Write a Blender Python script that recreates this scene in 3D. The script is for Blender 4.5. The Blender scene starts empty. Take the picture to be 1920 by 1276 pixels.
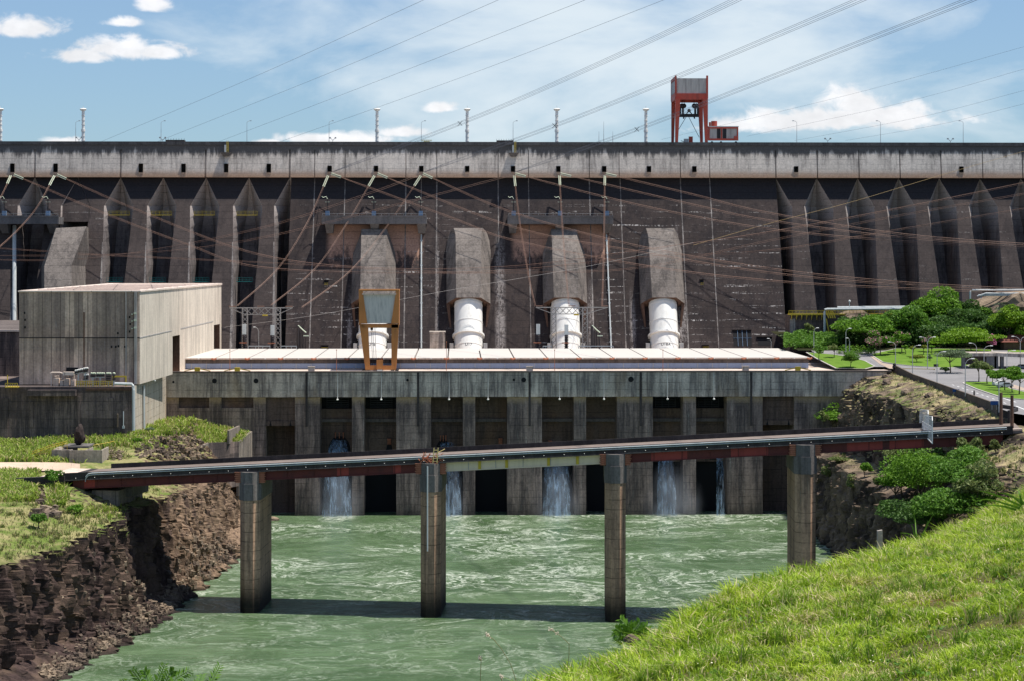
import bpy, bmesh, math, random
import numpy as np
from mathutils import Vector, Matrix

random.seed(7)
RNG = np.random.default_rng(11)
scene = bpy.context.scene
COL = scene.collection

# ------------------------------------------------------------------ camera
F = 4000.0                 # focal length in photo pixels (photo 1920 wide) = 75 mm
HORIZON = 497.0
CAM = Vector((0.0, 0.0, 76.5))
YAW = math.radians(1.43)
FWD = Vector((math.sin(YAW), math.cos(YAW), 0)); RIGHT = Vector((math.cos(YAW), -math.sin(YAW), 0)); UP = Vector((0, 0, 1))
cam_data = bpy.data.cameras.new('camera'); cam = bpy.data.objects.new('camera', cam_data); COL.objects.link(cam)
cam.location = CAM; cam.rotation_euler = (math.radians(90), 0, -YAW)
cam_data.sensor_width = 36.0; cam_data.lens = 36.0*F/1920.0
cam_data.shift_y = (HORIZON-638.0)/1920.0
cam_data.clip_start = 0.5; cam_data.clip_end = 6000
scene.camera = cam

# ------------------------------------------------------------------ sun, sky, exposure
SUN = Vector((0.36, -0.03, 1.0)).normalized()
SUN_EL = math.asin(SUN.z); SUN_ROT = math.atan2(SUN.x, SUN.y)
sun_data = bpy.data.lights.new('sun', 'SUN'); sun = bpy.data.objects.new('sun', sun_data); COL.objects.link(sun)
sun_data.energy = 5.0; sun_data.angle = math.radians(0.53); sun_data.color = (1.0, 0.95, 0.87)
sun.rotation_euler = SUN.to_track_quat('Z', 'Y').to_euler(); sun.location = (60, 300, 260)
scene.view_settings.view_transform = 'Standard'; scene.view_settings.look = 'None'
scene.view_settings.exposure = 0.35; scene.view_settings.gamma = 1.0
scene.cycles.max_bounces = 6; scene.cycles.diffuse_bounces = 3; scene.cycles.transparent_max_bounces = 24
scene.cycles.volume_bounces = 0
try:
    scene.cycles.use_denoising = True
except Exception: pass

# ------------------------------------------------------------------ node helpers
def node(nt, typ, ins=None, **props):
    n = nt.nodes.new(typ)
    for k, v in props.items(): setattr(n, k, v)
    for k, v in (ins or {}).items():
        s = n.inputs[k]
        if isinstance(v, bpy.types.NodeSocket): nt.links.new(v, s)
        else: s.default_value = v
    return n
def mth(nt, op, a, b=0.0, c=0.0, clamp=False):
    return node(nt, 'ShaderNodeMath', {0: a, 1: b, 2: c}, operation=op, use_clamp=clamp).outputs[0]
def mixc(nt, f, a, b, blend='MIX'):
    def col(x): return x if isinstance(x, bpy.types.NodeSocket) else (x[0], x[1], x[2], 1.0)
    n = node(nt, 'ShaderNodeMix', data_type='RGBA', blend_type=blend, clamp_factor=True)
    for i, v in ((0, f), (6, col(a)), (7, col(b))):
        if isinstance(v, bpy.types.NodeSocket): nt.links.new(v, n.inputs[i])
        else: n.inputs[i].default_value = v
    return n.outputs[2]
def vmul(nt, v, s):
    return node(nt, 'ShaderNodeVectorMath', {0: v, 1: s}, operation='MULTIPLY').outputs[0]
def noise(nt, v, scale=1.0, detail=4.0, rough=0.6, dist=0.0):
    return node(nt, 'ShaderNodeTexNoise', {'Vector': v, 'Scale': scale, 'Detail': detail, 'Roughness': rough, 'Distortion': dist}).outputs[0]
def rng(nt, v, a, b, c=0.0, d=1.0, smooth=True):
    n = node(nt, 'ShaderNodeMapRange', {0: v, 1: a, 2: b, 3: c, 4: d}, clamp=True)
    if smooth: n.interpolation_type = 'SMOOTHSTEP'
    return n.outputs[0]
def new_mat(name):
    m = bpy.data.materials.new(name); m.use_nodes = True
    nt = m.node_tree; nt.nodes.clear()
    out = node(nt, 'ShaderNodeOutputMaterial')
    return m, nt, out
def finish(nt, out, color, rough=0.85, bump=None, bstr=0.3, bdist=0.1, metallic=0.0, spec=0.3, extra=None):
    ins = {'Base Color': color if isinstance(color, bpy.types.NodeSocket) else (*color, 1.0), 'Roughness': rough, 'Metallic': metallic, 'Specular IOR Level': spec}
    p = node(nt, 'ShaderNodeBsdfPrincipled', ins)
    if bump is not None:
        b = node(nt, 'ShaderNodeBump', {'Height': bump, 'Strength': bstr, 'Distance': bdist})
        nt.links.new(b.outputs[0], p.inputs['Normal'])
    nt.links.new(p.outputs[0], out.inputs[0])
    return p

# ------------------------------------------------------------------ sky with clouds (directions only)
world = bpy.data.worlds.new('World'); scene.world = world; world.use_nodes = True
wt = world.node_tree; wt.nodes.clear()
wout = node(wt, 'ShaderNodeOutputWorld')
sky = node(wt, 'ShaderNodeTexSky', sky_type='NISHITA', sun_disc=False, sun_elevation=SUN_EL, sun_rotation=SUN_ROT,
           altitude=300.0, air_density=1.0, dust_density=0.6, ozone_density=1.2)
tc = node(wt, 'ShaderNodeTexCoord')
sx = node(wt, 'ShaderNodeSeparateXYZ', {0: tc.outputs['Generated']})
ay = mth(wt, 'MAXIMUM', mth(wt, 'ABSOLUTE', sx.outputs[1]), 0.05)
A = mth(wt, 'DIVIDE', sx.outputs[0], ay); E = mth(wt, 'DIVIDE', sx.outputs[2], ay)
# the sky texture is looked up a little higher than the true elevation, the clear washed air after rain
E2 = mth(wt, 'MULTIPLY_ADD', sx.outputs[2], 1.0, 0.0)
skyvec = node(wt, 'ShaderNodeCombineXYZ', {0: sx.outputs[0], 1: sx.outputs[1], 2: E2})
wt.links.new(node(wt, 'ShaderNodeVectorMath', {0: skyvec.outputs[0]}, operation='NORMALIZE').outputs[0], sky.inputs[0])
cv = node(wt, 'ShaderNodeCombineXYZ', {0: A, 1: E, 2: 0.0}).outputs[0]
n1 = noise(wt, vmul(wt, cv, (1.0, 1.5, 1.0)), 55.0, 6.0, 0.6, 0.4)
n2 = noise(wt, vmul(wt, cv, (1.0, 2.6, 1.0)), 9.0, 7.0, 0.55, 0.3)
blob = None
def px_dir(u, v): return ((u-860.0)/F, (HORIZON-v)/F)
for (u, v, ru, rv) in ((55, 58, 85, 30), (150, 108, 85, 22), (230, 96, 110, 32), (300, 100, 75, 24), (285, 14, 40, 24), (235, 45, 50, 15),
                       (1600, 222, 250, 36), (1600, 196, 90, 44), (1470, 228, 110, 34), (1380, 236, 90, 30), (640, 262, 150, 18), (830, 205, 40, 16), (745, 250, 60, 18), (120, 266, 50, 10), (1700, 225, 130, 32), (500, 268, 40, 9)):
    ax, ey = px_dir(u, v)
    dx = mth(wt, 'DIVIDE', mth(wt, 'SUBTRACT', A, ax), ru/F); dy = mth(wt, 'DIVIDE', mth(wt, 'SUBTRACT', E, ey), rv/F)
    # flatter base: distances grow faster below the middle
    dyb = mth(wt, 'MULTIPLY', dy, mth(wt, 'ADD', 1.0, mth(wt, 'MULTIPLY', mth(wt, 'LESS_THAN', dy, 0.0), 0.7)))
    r = mth(wt, 'SQRT', mth(wt, 'ADD', mth(wt, 'MULTIPLY', dx, dx), mth(wt, 'MULTIPLY', dyb, dyb)))
    b = mth(wt, 'SUBTRACT', 1.0, r)
    blob = b if blob is None else mth(wt, 'MAXIMUM', blob, b)
cum = rng(wt, mth(wt, 'ADD', blob, mth(wt, 'MULTIPLY', mth(wt, 'SUBTRACT', n1, 0.5), 2.2)), -0.05, 0.60)
cum = mth(wt, 'MULTIPLY', cum, rng(wt, blob, -0.5, 0.1))
# thin high veil, strongest right of the middle
ax, ey = px_dir(1150, 110)
dx = mth(wt, 'DIVIDE', mth(wt, 'SUBTRACT', A, ax), 0.16); dy = mth(wt, 'DIVIDE', mth(wt, 'SUBTRACT', E, ey), 0.065)
veil_r = mth(wt, 'SQRT', mth(wt, 'ADD', mth(wt, 'MULTIPLY', dx, dx), mth(wt, 'MULTIPLY', dy, dy)))
veil = mth(wt, 'MULTIPLY', rng(wt, mth(wt, 'ADD', n2, mth(wt, 'MULTIPLY', mth(wt, 'SUBTRACT', 1.0, veil_r), 0.30)), 0.34, 0.80), 0.85)
cshade = rng(wt, noise(wt, vmul(wt, cv, (1.0, 1.6, 1.0)), 34.0, 5.0, 0.6), 0.3, 0.7, 10.2, 12.8)
ccol = node(wt, 'ShaderNodeCombineColor', {0: cshade, 1: mth(wt, 'MULTIPLY', cshade, 1.0), 2: mth(wt, 'MULTIPLY', cshade, 1.02)}).outputs[0]
skyt = mixc(wt, 1.0, sky.outputs[0], (0.74, 1.03, 1.34), 'MULTIPLY')
skyc = mixc(wt, mth(wt, 'MAXIMUM', veil, 0.15), skyt, (9.8, 10.8, 11.4))
skyc = mixc(wt, mth(wt, 'MULTIPLY', cum, 0.93), skyc, ccol)
bg = node(wt, 'ShaderNodeBackground', {'Color': skyc, 'Strength': 0.066})
wt.links.new(bg.outputs[0], wout.inputs[0])

# ------------------------------------------------------------------ pixel to world
def ray(u, v): return FWD + RIGHT*((u-960.0)/F) + UP*((HORIZON-v)/F)
def P(u, v, Y):
    d = ray(u, v); return CAM + d*(Y/d.y)
def PZ(u, v, z):
    d = ray(u, v); return CAM + d*((z-CAM.z)/d.z)
def XU(u, Y): return P(u, HORIZON, Y).x
def ZV(v, Y, u=860): return P(u, v, Y).z

# ------------------------------------------------------------------ mesh builder
ORIGIN = {}
class MB:
    def __init__(s): s.v = []; s.f = []; s.m = []; s.cur = 0
    def pts(s, ps):
        i = len(s.v); s.v += [tuple(p) for p in ps]; return i
    def face(s, *ps):
        i = s.pts(ps); s.f.append(tuple(range(i, i+len(ps)))); s.m.append(s.cur)
    def box(s, x0, x1, y0, y1, z0, z1):
        c = [(x0,y0,z0),(x1,y0,z0),(x1,y1,z0),(x0,y1,z0),(x0,y0,z1),(x1,y0,z1),(x1,y1,z1),(x0,y1,z1)]
        s.hexa(c)
    def hexa(s, c):
        i = s.pts(c)
        for q in ((3,2,1,0),(4,5,6,7),(0,1,5,4),(1,2,6,5),(2,3,7,6),(3,0,4,7)):
            s.f.append(tuple(i+k for k in q)); s.m.append(s.cur)
    def prism(s, poly, ext):          # polygon (list of Vector) extruded by vector ext
        n = len(poly); ext = Vector(ext); i = s.pts(poly); j = s.pts([Vector(p)+ext for p in poly])
        s.f.append(tuple(range(i+n-1, i-1, -1))); s.m.append(s.cur)
        s.f.append(tuple(range(j, j+n))); s.m.append(s.cur)
        for k in range(n):
            k2 = (k+1) % n
            s.f.append((i+k, i+k2, j+k2, j+k)); s.m.append(s.cur)
    def bar(s, p, q, w, h=None, up=(0,0,1)):
        p = Vector(p); q = Vector(q); h = h or w; d = (q-p)
        if d.length < 1e-6: return
        d.normalize(); up = Vector(up)
        if abs(d.dot(up)) > 0.98: up = Vector((0,1,0))
        a = d.cross(up).normalized()*(w/2); b = a.cross(d).normalized()*(h/2)
        s.hexa([p-a-b, p+a-b, q+a-b, q-a-b, p-a+b, p+a+b, q+a+b, q-a+b])
    def tube(s, path, r, n=6, cap=True):
        path = [Vector(p) for p in path]; rs = r if isinstance(r, (list, tuple)) else [r]*len(path)
        rings = []
        for k, p in enumerate(path):
            d = (path[min(k+1, len(path)-1)] - path[max(k-1, 0)]).normalized()
            ref = Vector((0,0,1)) if abs(d.z) < 0.95 else Vector((1,0,0))
            a = d.cross(ref).normalized(); b = a.cross(d).normalized()
            rings.append(s.pts([p + (a*math.cos(2*math.pi*j/n) + b*math.sin(2*math.pi*j/n))*rs[k] for j in range(n)]))
        for k in range(len(path)-1):
            for j in range(n):
                j2 = (j+1) % n
                s.f.append((rings[k]+j, rings[k]+j2, rings[k+1]+j2, rings[k+1]+j)); s.m.append(s.cur)
        if cap:
            s.f.append(tuple(rings[0]+j for j in range(n))); s.m.append(s.cur)
            s.f.append(tuple(rings[-1]+j for j in range(n-1, -1, -1))); s.m.append(s.cur)
    def ball(s, c, r, n=8, sz=(1,1,1)):
        c = Vector(c); rows = []
        for a in range(n//2+1):
            th = math.pi*a/(n//2)
            rows.append(s.pts([c + Vector((math.sin(th)*math.cos(2*math.pi*j/n)*r*sz[0], math.sin(th)*math.sin(2*math.pi*j/n)*r*sz[1], math.cos(th)*r*sz[2])) for j in range(n)]))
        for a in range(n//2):
            for j in range(n):
                j2 = (j+1) % n
                s.f.append((rows[a]+j, rows[a+1]+j, rows[a+1]+j2, rows[a]+j2)); s.m.append(s.cur)
    def build(s, name, mat, parent=None, smooth=False, weld=False):
        me = bpy.data.meshes.new(name)
        off = ORIGIN.get(parent.name, Vector((0,0,0))) if parent else Vector((0,0,0))
        me.from_pydata([(x-off.x, y-off.y, z-off.z) for (x,y,z) in s.v], [], s.f)
        mats = mat if isinstance(mat, (list, tuple)) else [mat]
        for m in mats: me.materials.append(m)
        if len(mats) > 1: me.polygons.foreach_set('material_index', s.m)
        bm = bmesh.new(); bm.from_mesh(me)
        if weld: bmesh.ops.remove_doubles(bm, verts=bm.verts, dist=1e-4)
        bmesh.ops.recalc_face_normals(bm, faces=bm.faces)
        bm.to_mesh(me); bm.free()
        if smooth: me.polygons.foreach_set('use_smooth', [True]*len(me.polygons))
        o = bpy.data.objects.new(name, me); COL.objects.link(o)
        if parent:
            o.parent = parent; ORIGIN[o.name] = off
        return o
def raw_mesh(name, verts, faces, mat, parent=None, smooth=False):
    """verts (n,3) array, faces (m,k) array, all faces with k corners"""
    me = bpy.data.meshes.new(name); verts = np.asarray(verts, dtype=np.float32); faces = np.asarray(faces, dtype=np.int32)
    if parent:
        off = ORIGIN[parent.name]; verts = verts - np.array(off, dtype=np.float32)
    m, k = faces.shape
    me.vertices.add(len(verts)); me.vertices.foreach_set('co', verts.ravel())
    me.loops.add(m*k); me.loops.foreach_set('vertex_index', faces.ravel())
    me.polygons.add(m); me.polygons.foreach_set('loop_start', np.arange(0, m*k, k, dtype=np.int32))
    me.polygons.foreach_set('use_smooth', np.full(m, smooth))
    me.update(calc_edges=True); me.validate()
    for mm in (mat if isinstance(mat, (list, tuple)) else [mat]): me.materials.append(mm)
    o = bpy.data.objects.new(name, me); COL.objects.link(o)
    if parent: o.parent = parent; ORIGIN[o.name] = ORIGIN[parent.name]
    return o
def tag(o, label, cat, group=None):
    o['label'] = label; o['category'] = cat
    if group: o['group'] = group
    return o
def struct(o): o['kind'] = 'structure'; return o
def stuff(o, label=None, cat=None):
    o['kind'] = 'stuff'
    if label: o['label'] = label; o['category'] = cat
    return o
def thing(name, label, cat, loc=(0,0,0), group=None):
    o = bpy.data.objects.new(name, None); COL.objects.link(o); o.location = loc
    ORIGIN[o.name] = Vector(loc); o.empty_display_size = 0.5
    return tag(o, label, cat, group)
def copy_tree(root, delta, label=None, rotz=0.0, scale=1.0):
    r = root.copy(); COL.objects.link(r); r.location = root.location + Vector(delta); ORIGIN[r.name] = r.location.copy()
    if rotz: r.rotation_euler = (0, 0, rotz)
    if scale != 1.0: r.scale = (scale, scale, scale)
    if label: r['label'] = label
    for ch in list(root.children):
        c = ch.copy(); COL.objects.link(c); c.parent = r; ORIGIN[c.name] = r.location.copy()
        for g in list(ch.children):
            d = g.copy(); COL.objects.link(d); d.parent = c
    return r

# ------------------------------------------------------------------ materials
def concrete(name, base, dark, streak=0.6, lift=2.5, panel=None, joint=None, eff=0.0, warm=None, warm_amt=0.0, top=None, patch=0.5, streak_lo=0.44, streak_hi=0.60, boxes=None, boxcol=None, grain=0.35, lift_d=0.6, seed=0.0, bstr=0.25, pale=None):
    m, nt, out = new_mat(name)
    pos = node(nt, 'ShaderNodeNewGeometry').outputs['Position']
    pos = node(nt, 'ShaderNodeVectorMath', {0: pos, 1: (seed*37.0, seed*37.0, 0.0)}, operation='ADD').outputs[0]
    s = node(nt, 'ShaderNodeSeparateXYZ', {0: pos}); X, Y, Z = s.outputs
    H = mth(nt, 'ADD', X, Y)
    n_patch = noise(nt, vmul(nt, pos, (0.06, 0.06, 0.09)), 1.0, 6.0, 0.62)
    c = mixc(nt, mth(nt, 'MULTIPLY', rng(nt, n_patch, 0.35, 0.65), patch), base, tuple(x*0.55 for x in base))
    if panel:
        cell = node(nt, 'ShaderNodeCombineXYZ', {0: mth(nt, 'FLOOR', mth(nt, 'DIVIDE', H, panel[0])), 1: mth(nt, 'FLOOR', mth(nt, 'DIVIDE', Z, panel[1])), 2: 3.0}).outputs[0]
        w = node(nt, 'ShaderNodeTexWhiteNoise', {'Vector': cell}, noise_dimensions='3D').outputs[0]
        c = mixc(nt, 1.0, c, node(nt, 'ShaderNodeCombineColor', {0: rng(nt, w, 0, 1, 0.55, 1.25), 1: rng(nt, w, 0, 1, 0.55, 1.22), 2: rng(nt, w, 0, 1, 0.56, 1.18)}).outputs[0], 'MULTIPLY')
    n_st = noise(nt, vmul(nt, pos, (0.62, 0.62, 0.035)), 1.0, 7.0, 0.72)
    n_st2 = noise(nt, vmul(nt, pos, (0.17, 0.17, 0.06)), 1.0, 5.0, 0.65)
    n_st3 = noise(nt, vmul(nt, pos, (1.9, 1.9, 0.12)), 1.0, 5.0, 0.7)
    stm = rng(nt, mth(nt, 'ADD', mth(nt, 'MULTIPLY', n_st, 0.55), mth(nt, 'MULTIPLY', n_st2, 0.45)), streak_lo, streak_hi)
    stm = mth(nt, 'MULTIPLY', stm, rng(nt, n_st3, 0.30, 0.56, 0.35, 1.0))
    c = mixc(nt, mth(nt, 'MULTIPLY', stm, streak), c, dark)
    # thin pale runs of lime
    c = mixc(nt, mth(nt, 'MULTIPLY', rng(nt, n_st3, 0.60, 0.74), 0.35), c, tuple(min(0.6, x*2.2) for x in base))
    if warm:
        n_w = noise(nt, vmul(nt, pos, (0.12, 0.12, 0.04)), 1.0, 5.0, 0.6)
        c = mixc(nt, mth(nt, 'MULTIPLY', rng(nt, n_w, 0.5, 0.75), warm_amt), c, warm)
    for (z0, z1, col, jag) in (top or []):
        # a stain or a painted shadow band running between heights z0 (none) and z1 (full), its edge broken by streaks
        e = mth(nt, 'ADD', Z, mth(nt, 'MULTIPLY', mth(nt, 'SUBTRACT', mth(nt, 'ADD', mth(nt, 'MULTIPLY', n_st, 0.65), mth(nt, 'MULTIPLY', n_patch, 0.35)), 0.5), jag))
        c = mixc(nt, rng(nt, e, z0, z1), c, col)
    for (x0, x1, z0, z1) in (boxes or []):
        mk = mth(nt, 'MULTIPLY', rng(nt, X, x0, x0+3.0), rng(nt, X, x1, x1-3.0))
        e = mth(nt, 'ADD', Z, mth(nt, 'MULTIPLY', mth(nt, 'SUBTRACT', n_st, 0.5), 26.0))
        mk = mth(nt, 'MULTIPLY', mk, mth(nt, 'MULTIPLY', rng(nt, e, z0-4, z0+4), rng(nt, Z, z1, z1-1.0)))
        c = mixc(nt, mk, c, boxcol)
    for (x0, x1, z0, z1) in (pale or []):
        xm, hw = (x0+x1)/2, (x1-x0)/2
        mk = rng(nt, mth(nt, 'ABSOLUTE', mth(nt, 'SUBTRACT', X, xm)), hw, hw*.3)
        mk = mth(nt, 'MULTIPLY', mth(nt, 'MULTIPLY', mk, rng(nt, Z, z1, z1-14.0)), rng(nt, mth(nt, 'ADD', mth(nt, 'MULTIPLY', n_st3, .6), mth(nt, 'MULTIPLY', n_patch, .4)), 0.42, 0.58))
        c = mixc(nt, mth(nt, 'MULTIPLY', mk, 0.75), c, (0.30, 0.27, 0.26))
    if lift:
        fz = mth(nt, 'FRACT', mth(nt, 'DIVIDE', Z, lift))
        ln = mth(nt, 'SUBTRACT', 1.0, rng(nt, mth(nt, 'ABSOLUTE', mth(nt, 'SUBTRACT', fz, 0.5)), 0.0, 0.10/lift+0.03))
        brk = rng(nt, noise(nt, vmul(nt, pos, (0.2, 0.2, 1.3)), 1.0, 3.0, 0.6), 0.38, 0.58)
        c = mixc(nt, mth(nt, 'MULTIPLY', mth(nt, 'MULTIPLY', ln, brk), lift_d), c, tuple(x*0.45 for x in dark))
        if eff:
            n_e = noise(nt, vmul(nt, pos, (0.10, 0.10, 1.6)), 1.0, 5.0, 0.75)
            n_e2 = noise(nt, vmul(nt, pos, (1.4, 1.4, 0.35)), 1.0, 3.0, 0.7)
            lo = mth(nt, 'SUBTRACT', 1.0, rng(nt, mth(nt, 'ABSOLUTE', mth(nt, 'SUBTRACT', fz, 0.5)), 0.02, 0.26))
            em = mth(nt, 'MULTIPLY', mth(nt, 'MULTIPLY', rng(nt, n_e, 0.54, 0.62), rng(nt, n_e2, 0.45, 0.57)), lo)
            n_v = noise(nt, vmul(nt, pos, (0.9, 0.9, 0.02)), 1.0, 4.0, 0.8)
            em = mth(nt, 'MAXIMUM', em, mth(nt, 'MULTIPLY', rng(nt, n_v, 0.66, 0.74), 0.35))
            em = mth(nt, 'MULTIPLY', mth(nt, 'MULTIPLY', em, rng(nt, noise(nt, vmul(nt, pos, (0.022, 0.022, 0.03)), 1.0, 3.0, 0.6), 0.42, 0.62)), rng(nt, Z, 101.0, 97.0))
            c = mixc(nt, mth(nt, 'MULTIPLY', em, eff), c, (0.55, 0.52, 0.50))
    if joint:
        fx = mth(nt, 'FRACT', mth(nt, 'DIVIDE', H, joint))
        c = mixc(nt, mth(nt, 'MULTIPLY', mth(nt, 'SUBTRACT', 1.0, rng(nt, mth(nt, 'ABSOLUTE', mth(nt, 'SUBTRACT', fx, 0.5)), 0.0, 0.13/joint+0.012)), 0.75), c, tuple(x*0.4 for x in dark))
    n_f = noise(nt, vmul(nt, pos, (1.0, 1.0, 1.0)), 1.7, 7.0, 0.72)
    g = rng(nt, n_f, 0.25, 0.75, 1.0-grain, 1.0+grain, smooth=False)
    c = mixc(nt, 1.0, c, node(nt, 'ShaderNodeCombineColor', {0: g, 1: g, 2: g}).outputs[0], 'MULTIPLY')
    finish(nt, out, c, 0.9, n_f, bstr, 0.15, spec=0.2)
    return m
def paint(name, col, dirt=0.25, rough=0.5, metallic=0.0, scale=0.8, streaky=True, dirtcol=None):
    m, nt, out = new_mat(name)
    pos = node(nt, 'ShaderNodeNewGeometry').outputs['Position']
    n = noise(nt, vmul(nt, pos, (1.0, 1.0, 0.12 if streaky else 1.0)), scale, 6.0, 0.7)
    c = mixc(nt, mth(nt, 'MULTIPLY', rng(nt, n, 0.42, 0.72), dirt), col, dirtcol or tuple(x*0.3 for x in col))
    finish(nt, out, c, rough, n, 0.08, 0.05, metallic=metallic)
    return m
def leafmat(name, lo, hi, alt=None, alt_share=0.0, trans=0.35, bigscale=0.35, bigw=0.4):
    m, nt, out = new_mat(name)
    g = node(nt, 'ShaderNodeNewGeometry'); r = g.outputs['Random Per Island']
    big = noise(nt, vmul(nt, g.outputs['Position'], (1, 1, 1)), bigscale, 3.0, 0.5)
    f = mth(nt, 'ADD', mth(nt, 'MULTIPLY', r, 1.0-bigw), mth(nt, 'MULTIPLY', rng(nt, big, 0.33, 0.67), bigw))
    c = mixc(nt, f, lo, hi)
    if alt: c = mixc(nt, mth(nt, 'GREATER_THAN', r, 1.0-alt_share), c, alt)
    p = node(nt, 'ShaderNodeBsdfPrincipled', {'Base Color': c, 'Roughness': 0.55, 'Specular IOR Level': 0.25})
    t = node(nt, 'ShaderNodeBsdfTranslucent', {'Color': c})
    mx = node(nt, 'ShaderNodeMixShader', {0: trans, 1: p.outputs[0], 2: t.outputs[0]})
    nt.links.new(mx.outputs[0], out.inputs[0])
    return m

PALE = [(XU(u0, 786), XU(u1, 786), z0, z1) for u0, u1, z0, z1 in ((652, 664, 44, 72), (742, 750, 44, 76), (925, 950, 44, 92), (1098, 1112, 44, 74), (1176, 1190, 44, 70), (1262, 1288, 44, 72), (815, 824, 46, 92), (1268, 1276, 60, 95))]
PLATX = [(XU(608,789), XU(797,789)), (XU(955,789), XU(1147,789))]
M_dam = concrete('dam_concrete', (0.052, 0.040, 0.038), (0.014, 0.012, 0.015), streak=0.65, lift=2.5, eff=1.0, top=[(99.6, 102.2, (0.030, 0.027, 0.030), 1.2)], patch=0.6, grain=0.4, boxes=[(PLATX[0][0], PLATX[0][1], 80, 92), (PLATX[1][0], PLATX[1][1], 80, 92)], boxcol=(0.40, 0.235, 0.17), pale=PALE)  # top: the crest wall's cast shadow, painted into the colour as a dark band
M_rib = concrete('buttress_concrete', (0.068, 0.054, 0.051), (0.020, 0.017, 0.019), streak=0.55, lift=2.5, eff=0.3, top=[(99.6, 102.2, (0.030, 0.027, 0.030), 1.2)], patch=0.5, grain=0.35)  # top: the same crest shadow painted across the buttress faces
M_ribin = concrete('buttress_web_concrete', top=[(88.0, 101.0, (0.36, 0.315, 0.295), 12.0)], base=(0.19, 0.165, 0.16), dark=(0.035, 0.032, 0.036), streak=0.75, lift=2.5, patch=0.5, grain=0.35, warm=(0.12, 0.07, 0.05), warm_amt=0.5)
M_crest = concrete('crest_concrete', (0.64, 0.575, 0.515), (0.17, 0.15, 0.14), streak=0.62, lift=1.8, patch=0.3, grain=0.3, lift_d=0.5,
                   top=[(116.9, 119.3, (0.105, 0.098, 0.095), 17.0), (112.8, 109.4, (0.36, 0.24, 0.17), 3.0)])
M_hood = concrete('hood_concrete', (0.22, 0.19, 0.17), (0.04, 0.036, 0.036), streak=0.65, lift=2.5, eff=0.5, patch=0.5, grain=0.4)
M_hoodin = concrete('hood_inner', (0.12, 0.07, 0.05), (0.05, 0.035, 0.03), streak=0.5, lift=0, patch=0.3)
M_seam = concrete('seam_deposit', (0.36, 0.33, 0.31), (0.09, 0.08, 0.08), streak=0.95, lift=0, streak_lo=0.38, streak_hi=0.55, patch=0.8)
M_plat = concrete('platform_concrete', (0.17, 0.16, 0.16), (0.06, 0.06, 0.065), streak=0.6, lift=0)
M_grey = concrete('powerhouse_concrete', (0.62, 0.535, 0.455), (0.080, 0.070, 0.072), streak=0.8, lift=2.2, streak_lo=0.42, streak_hi=0.57, patch=0.6, grain=0.35, warm=(0.34, 0.24, 0.14), warm_amt=0.45)
M_pier = concrete('powerhouse_pier_concrete', (0.38, 0.285, 0.245), (0.055, 0.045, 0.046), streak=0.85, lift=2.2, streak_lo=0.38, streak_hi=0.55, patch=0.7, grain=0.35, joint=None,
                  top=[(33.5, 36.5, (0.36, 0.26, 0.16), 5.0), (5.0, -3.0, (0.03, 0.03, 0.03), 6.0)])
M_baypanel = concrete('bay_panel_concrete', (0.155, 0.108, 0.088), (0.045, 0.034, 0.031), streak=0.7, lift=2.0, patch=0.6, warm=(0.20, 0.11, 0.06), warm_amt=0.5)
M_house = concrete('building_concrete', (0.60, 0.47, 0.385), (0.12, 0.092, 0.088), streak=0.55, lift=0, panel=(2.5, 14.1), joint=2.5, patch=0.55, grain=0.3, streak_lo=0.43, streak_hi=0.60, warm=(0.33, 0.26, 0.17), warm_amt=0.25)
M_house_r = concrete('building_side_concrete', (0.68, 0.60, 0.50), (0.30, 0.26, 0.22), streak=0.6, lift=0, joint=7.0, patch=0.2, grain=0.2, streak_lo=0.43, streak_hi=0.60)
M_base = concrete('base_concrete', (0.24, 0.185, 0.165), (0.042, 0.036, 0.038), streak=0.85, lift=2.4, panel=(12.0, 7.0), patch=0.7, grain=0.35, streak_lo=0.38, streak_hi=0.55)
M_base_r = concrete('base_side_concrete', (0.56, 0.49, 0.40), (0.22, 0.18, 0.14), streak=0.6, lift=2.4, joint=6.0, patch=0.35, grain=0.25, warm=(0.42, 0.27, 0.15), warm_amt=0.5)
M_roofcap = concrete('roof_membrane', (0.72, 0.60, 0.52), (0.45, 0.36, 0.32), streak=0.3, lift=0, joint=11.0, patch=0.2, grain=0.15)
M_bpier = concrete('bridge_pier_concrete', (0.50, 0.325, 0.215), (0.09, 0.062, 0.048), streak=0.7, lift=2.1, patch=0.6, grain=0.35, streak_lo=0.42, streak_hi=0.57, lift_d=0.75, top=[(9.0, 1.0, (0.022, 0.019, 0.016), 8.0)])
M_bcap = concrete('bridge_cap_concrete', (0.17, 0.155, 0.145), (0.045, 0.042, 0.042), streak=0.75, lift=0, joint=None, patch=0.4, streak_lo=0.4, streak_hi=0.66)
M_bparapet = concrete('bridge_parapet_concrete', (0.060, 0.053, 0.052), (0.022, 0.02, 0.02), streak=0.7, lift=0, patch=0.4)
M_path_b = concrete('bridge_footpath', (0.44, 0.36, 0.30), (0.2, 0.16, 0.13), streak=0.4, lift=0, patch=0.4, grain=0.2)
M_road_b = concrete('bridge_road', (0.22, 0.175, 0.15), (0.11, 0.09, 0.08), streak=0.4, lift=0, patch=0.4, grain=0.2)
M_wallc = concrete('retaining_concrete', (0.30, 0.25, 0.21), (0.08, 0.075, 0.07), streak=0.7, lift=0, joint=2.5, patch=0.5)
M_white = paint('white_penstock_paint', (0.78, 0.77, 0.73), 0.40, 0.45, scale=0.7, dirtcol=(0.5, 0.47, 0.42))
M_whiteroof = paint('white_roof_sheet', (0.58, 0.545, 0.50), 0.45, 0.5, scale=0.3, streaky=False, dirtcol=(0.55, 0.5, 0.45))
M_tanledge = concrete('tan_ledge', (0.66, 0.53, 0.44), (0.36, 0.28, 0.23), streak=0.4, lift=0, joint=5.0, patch=0.3, grain=0.2)
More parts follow.
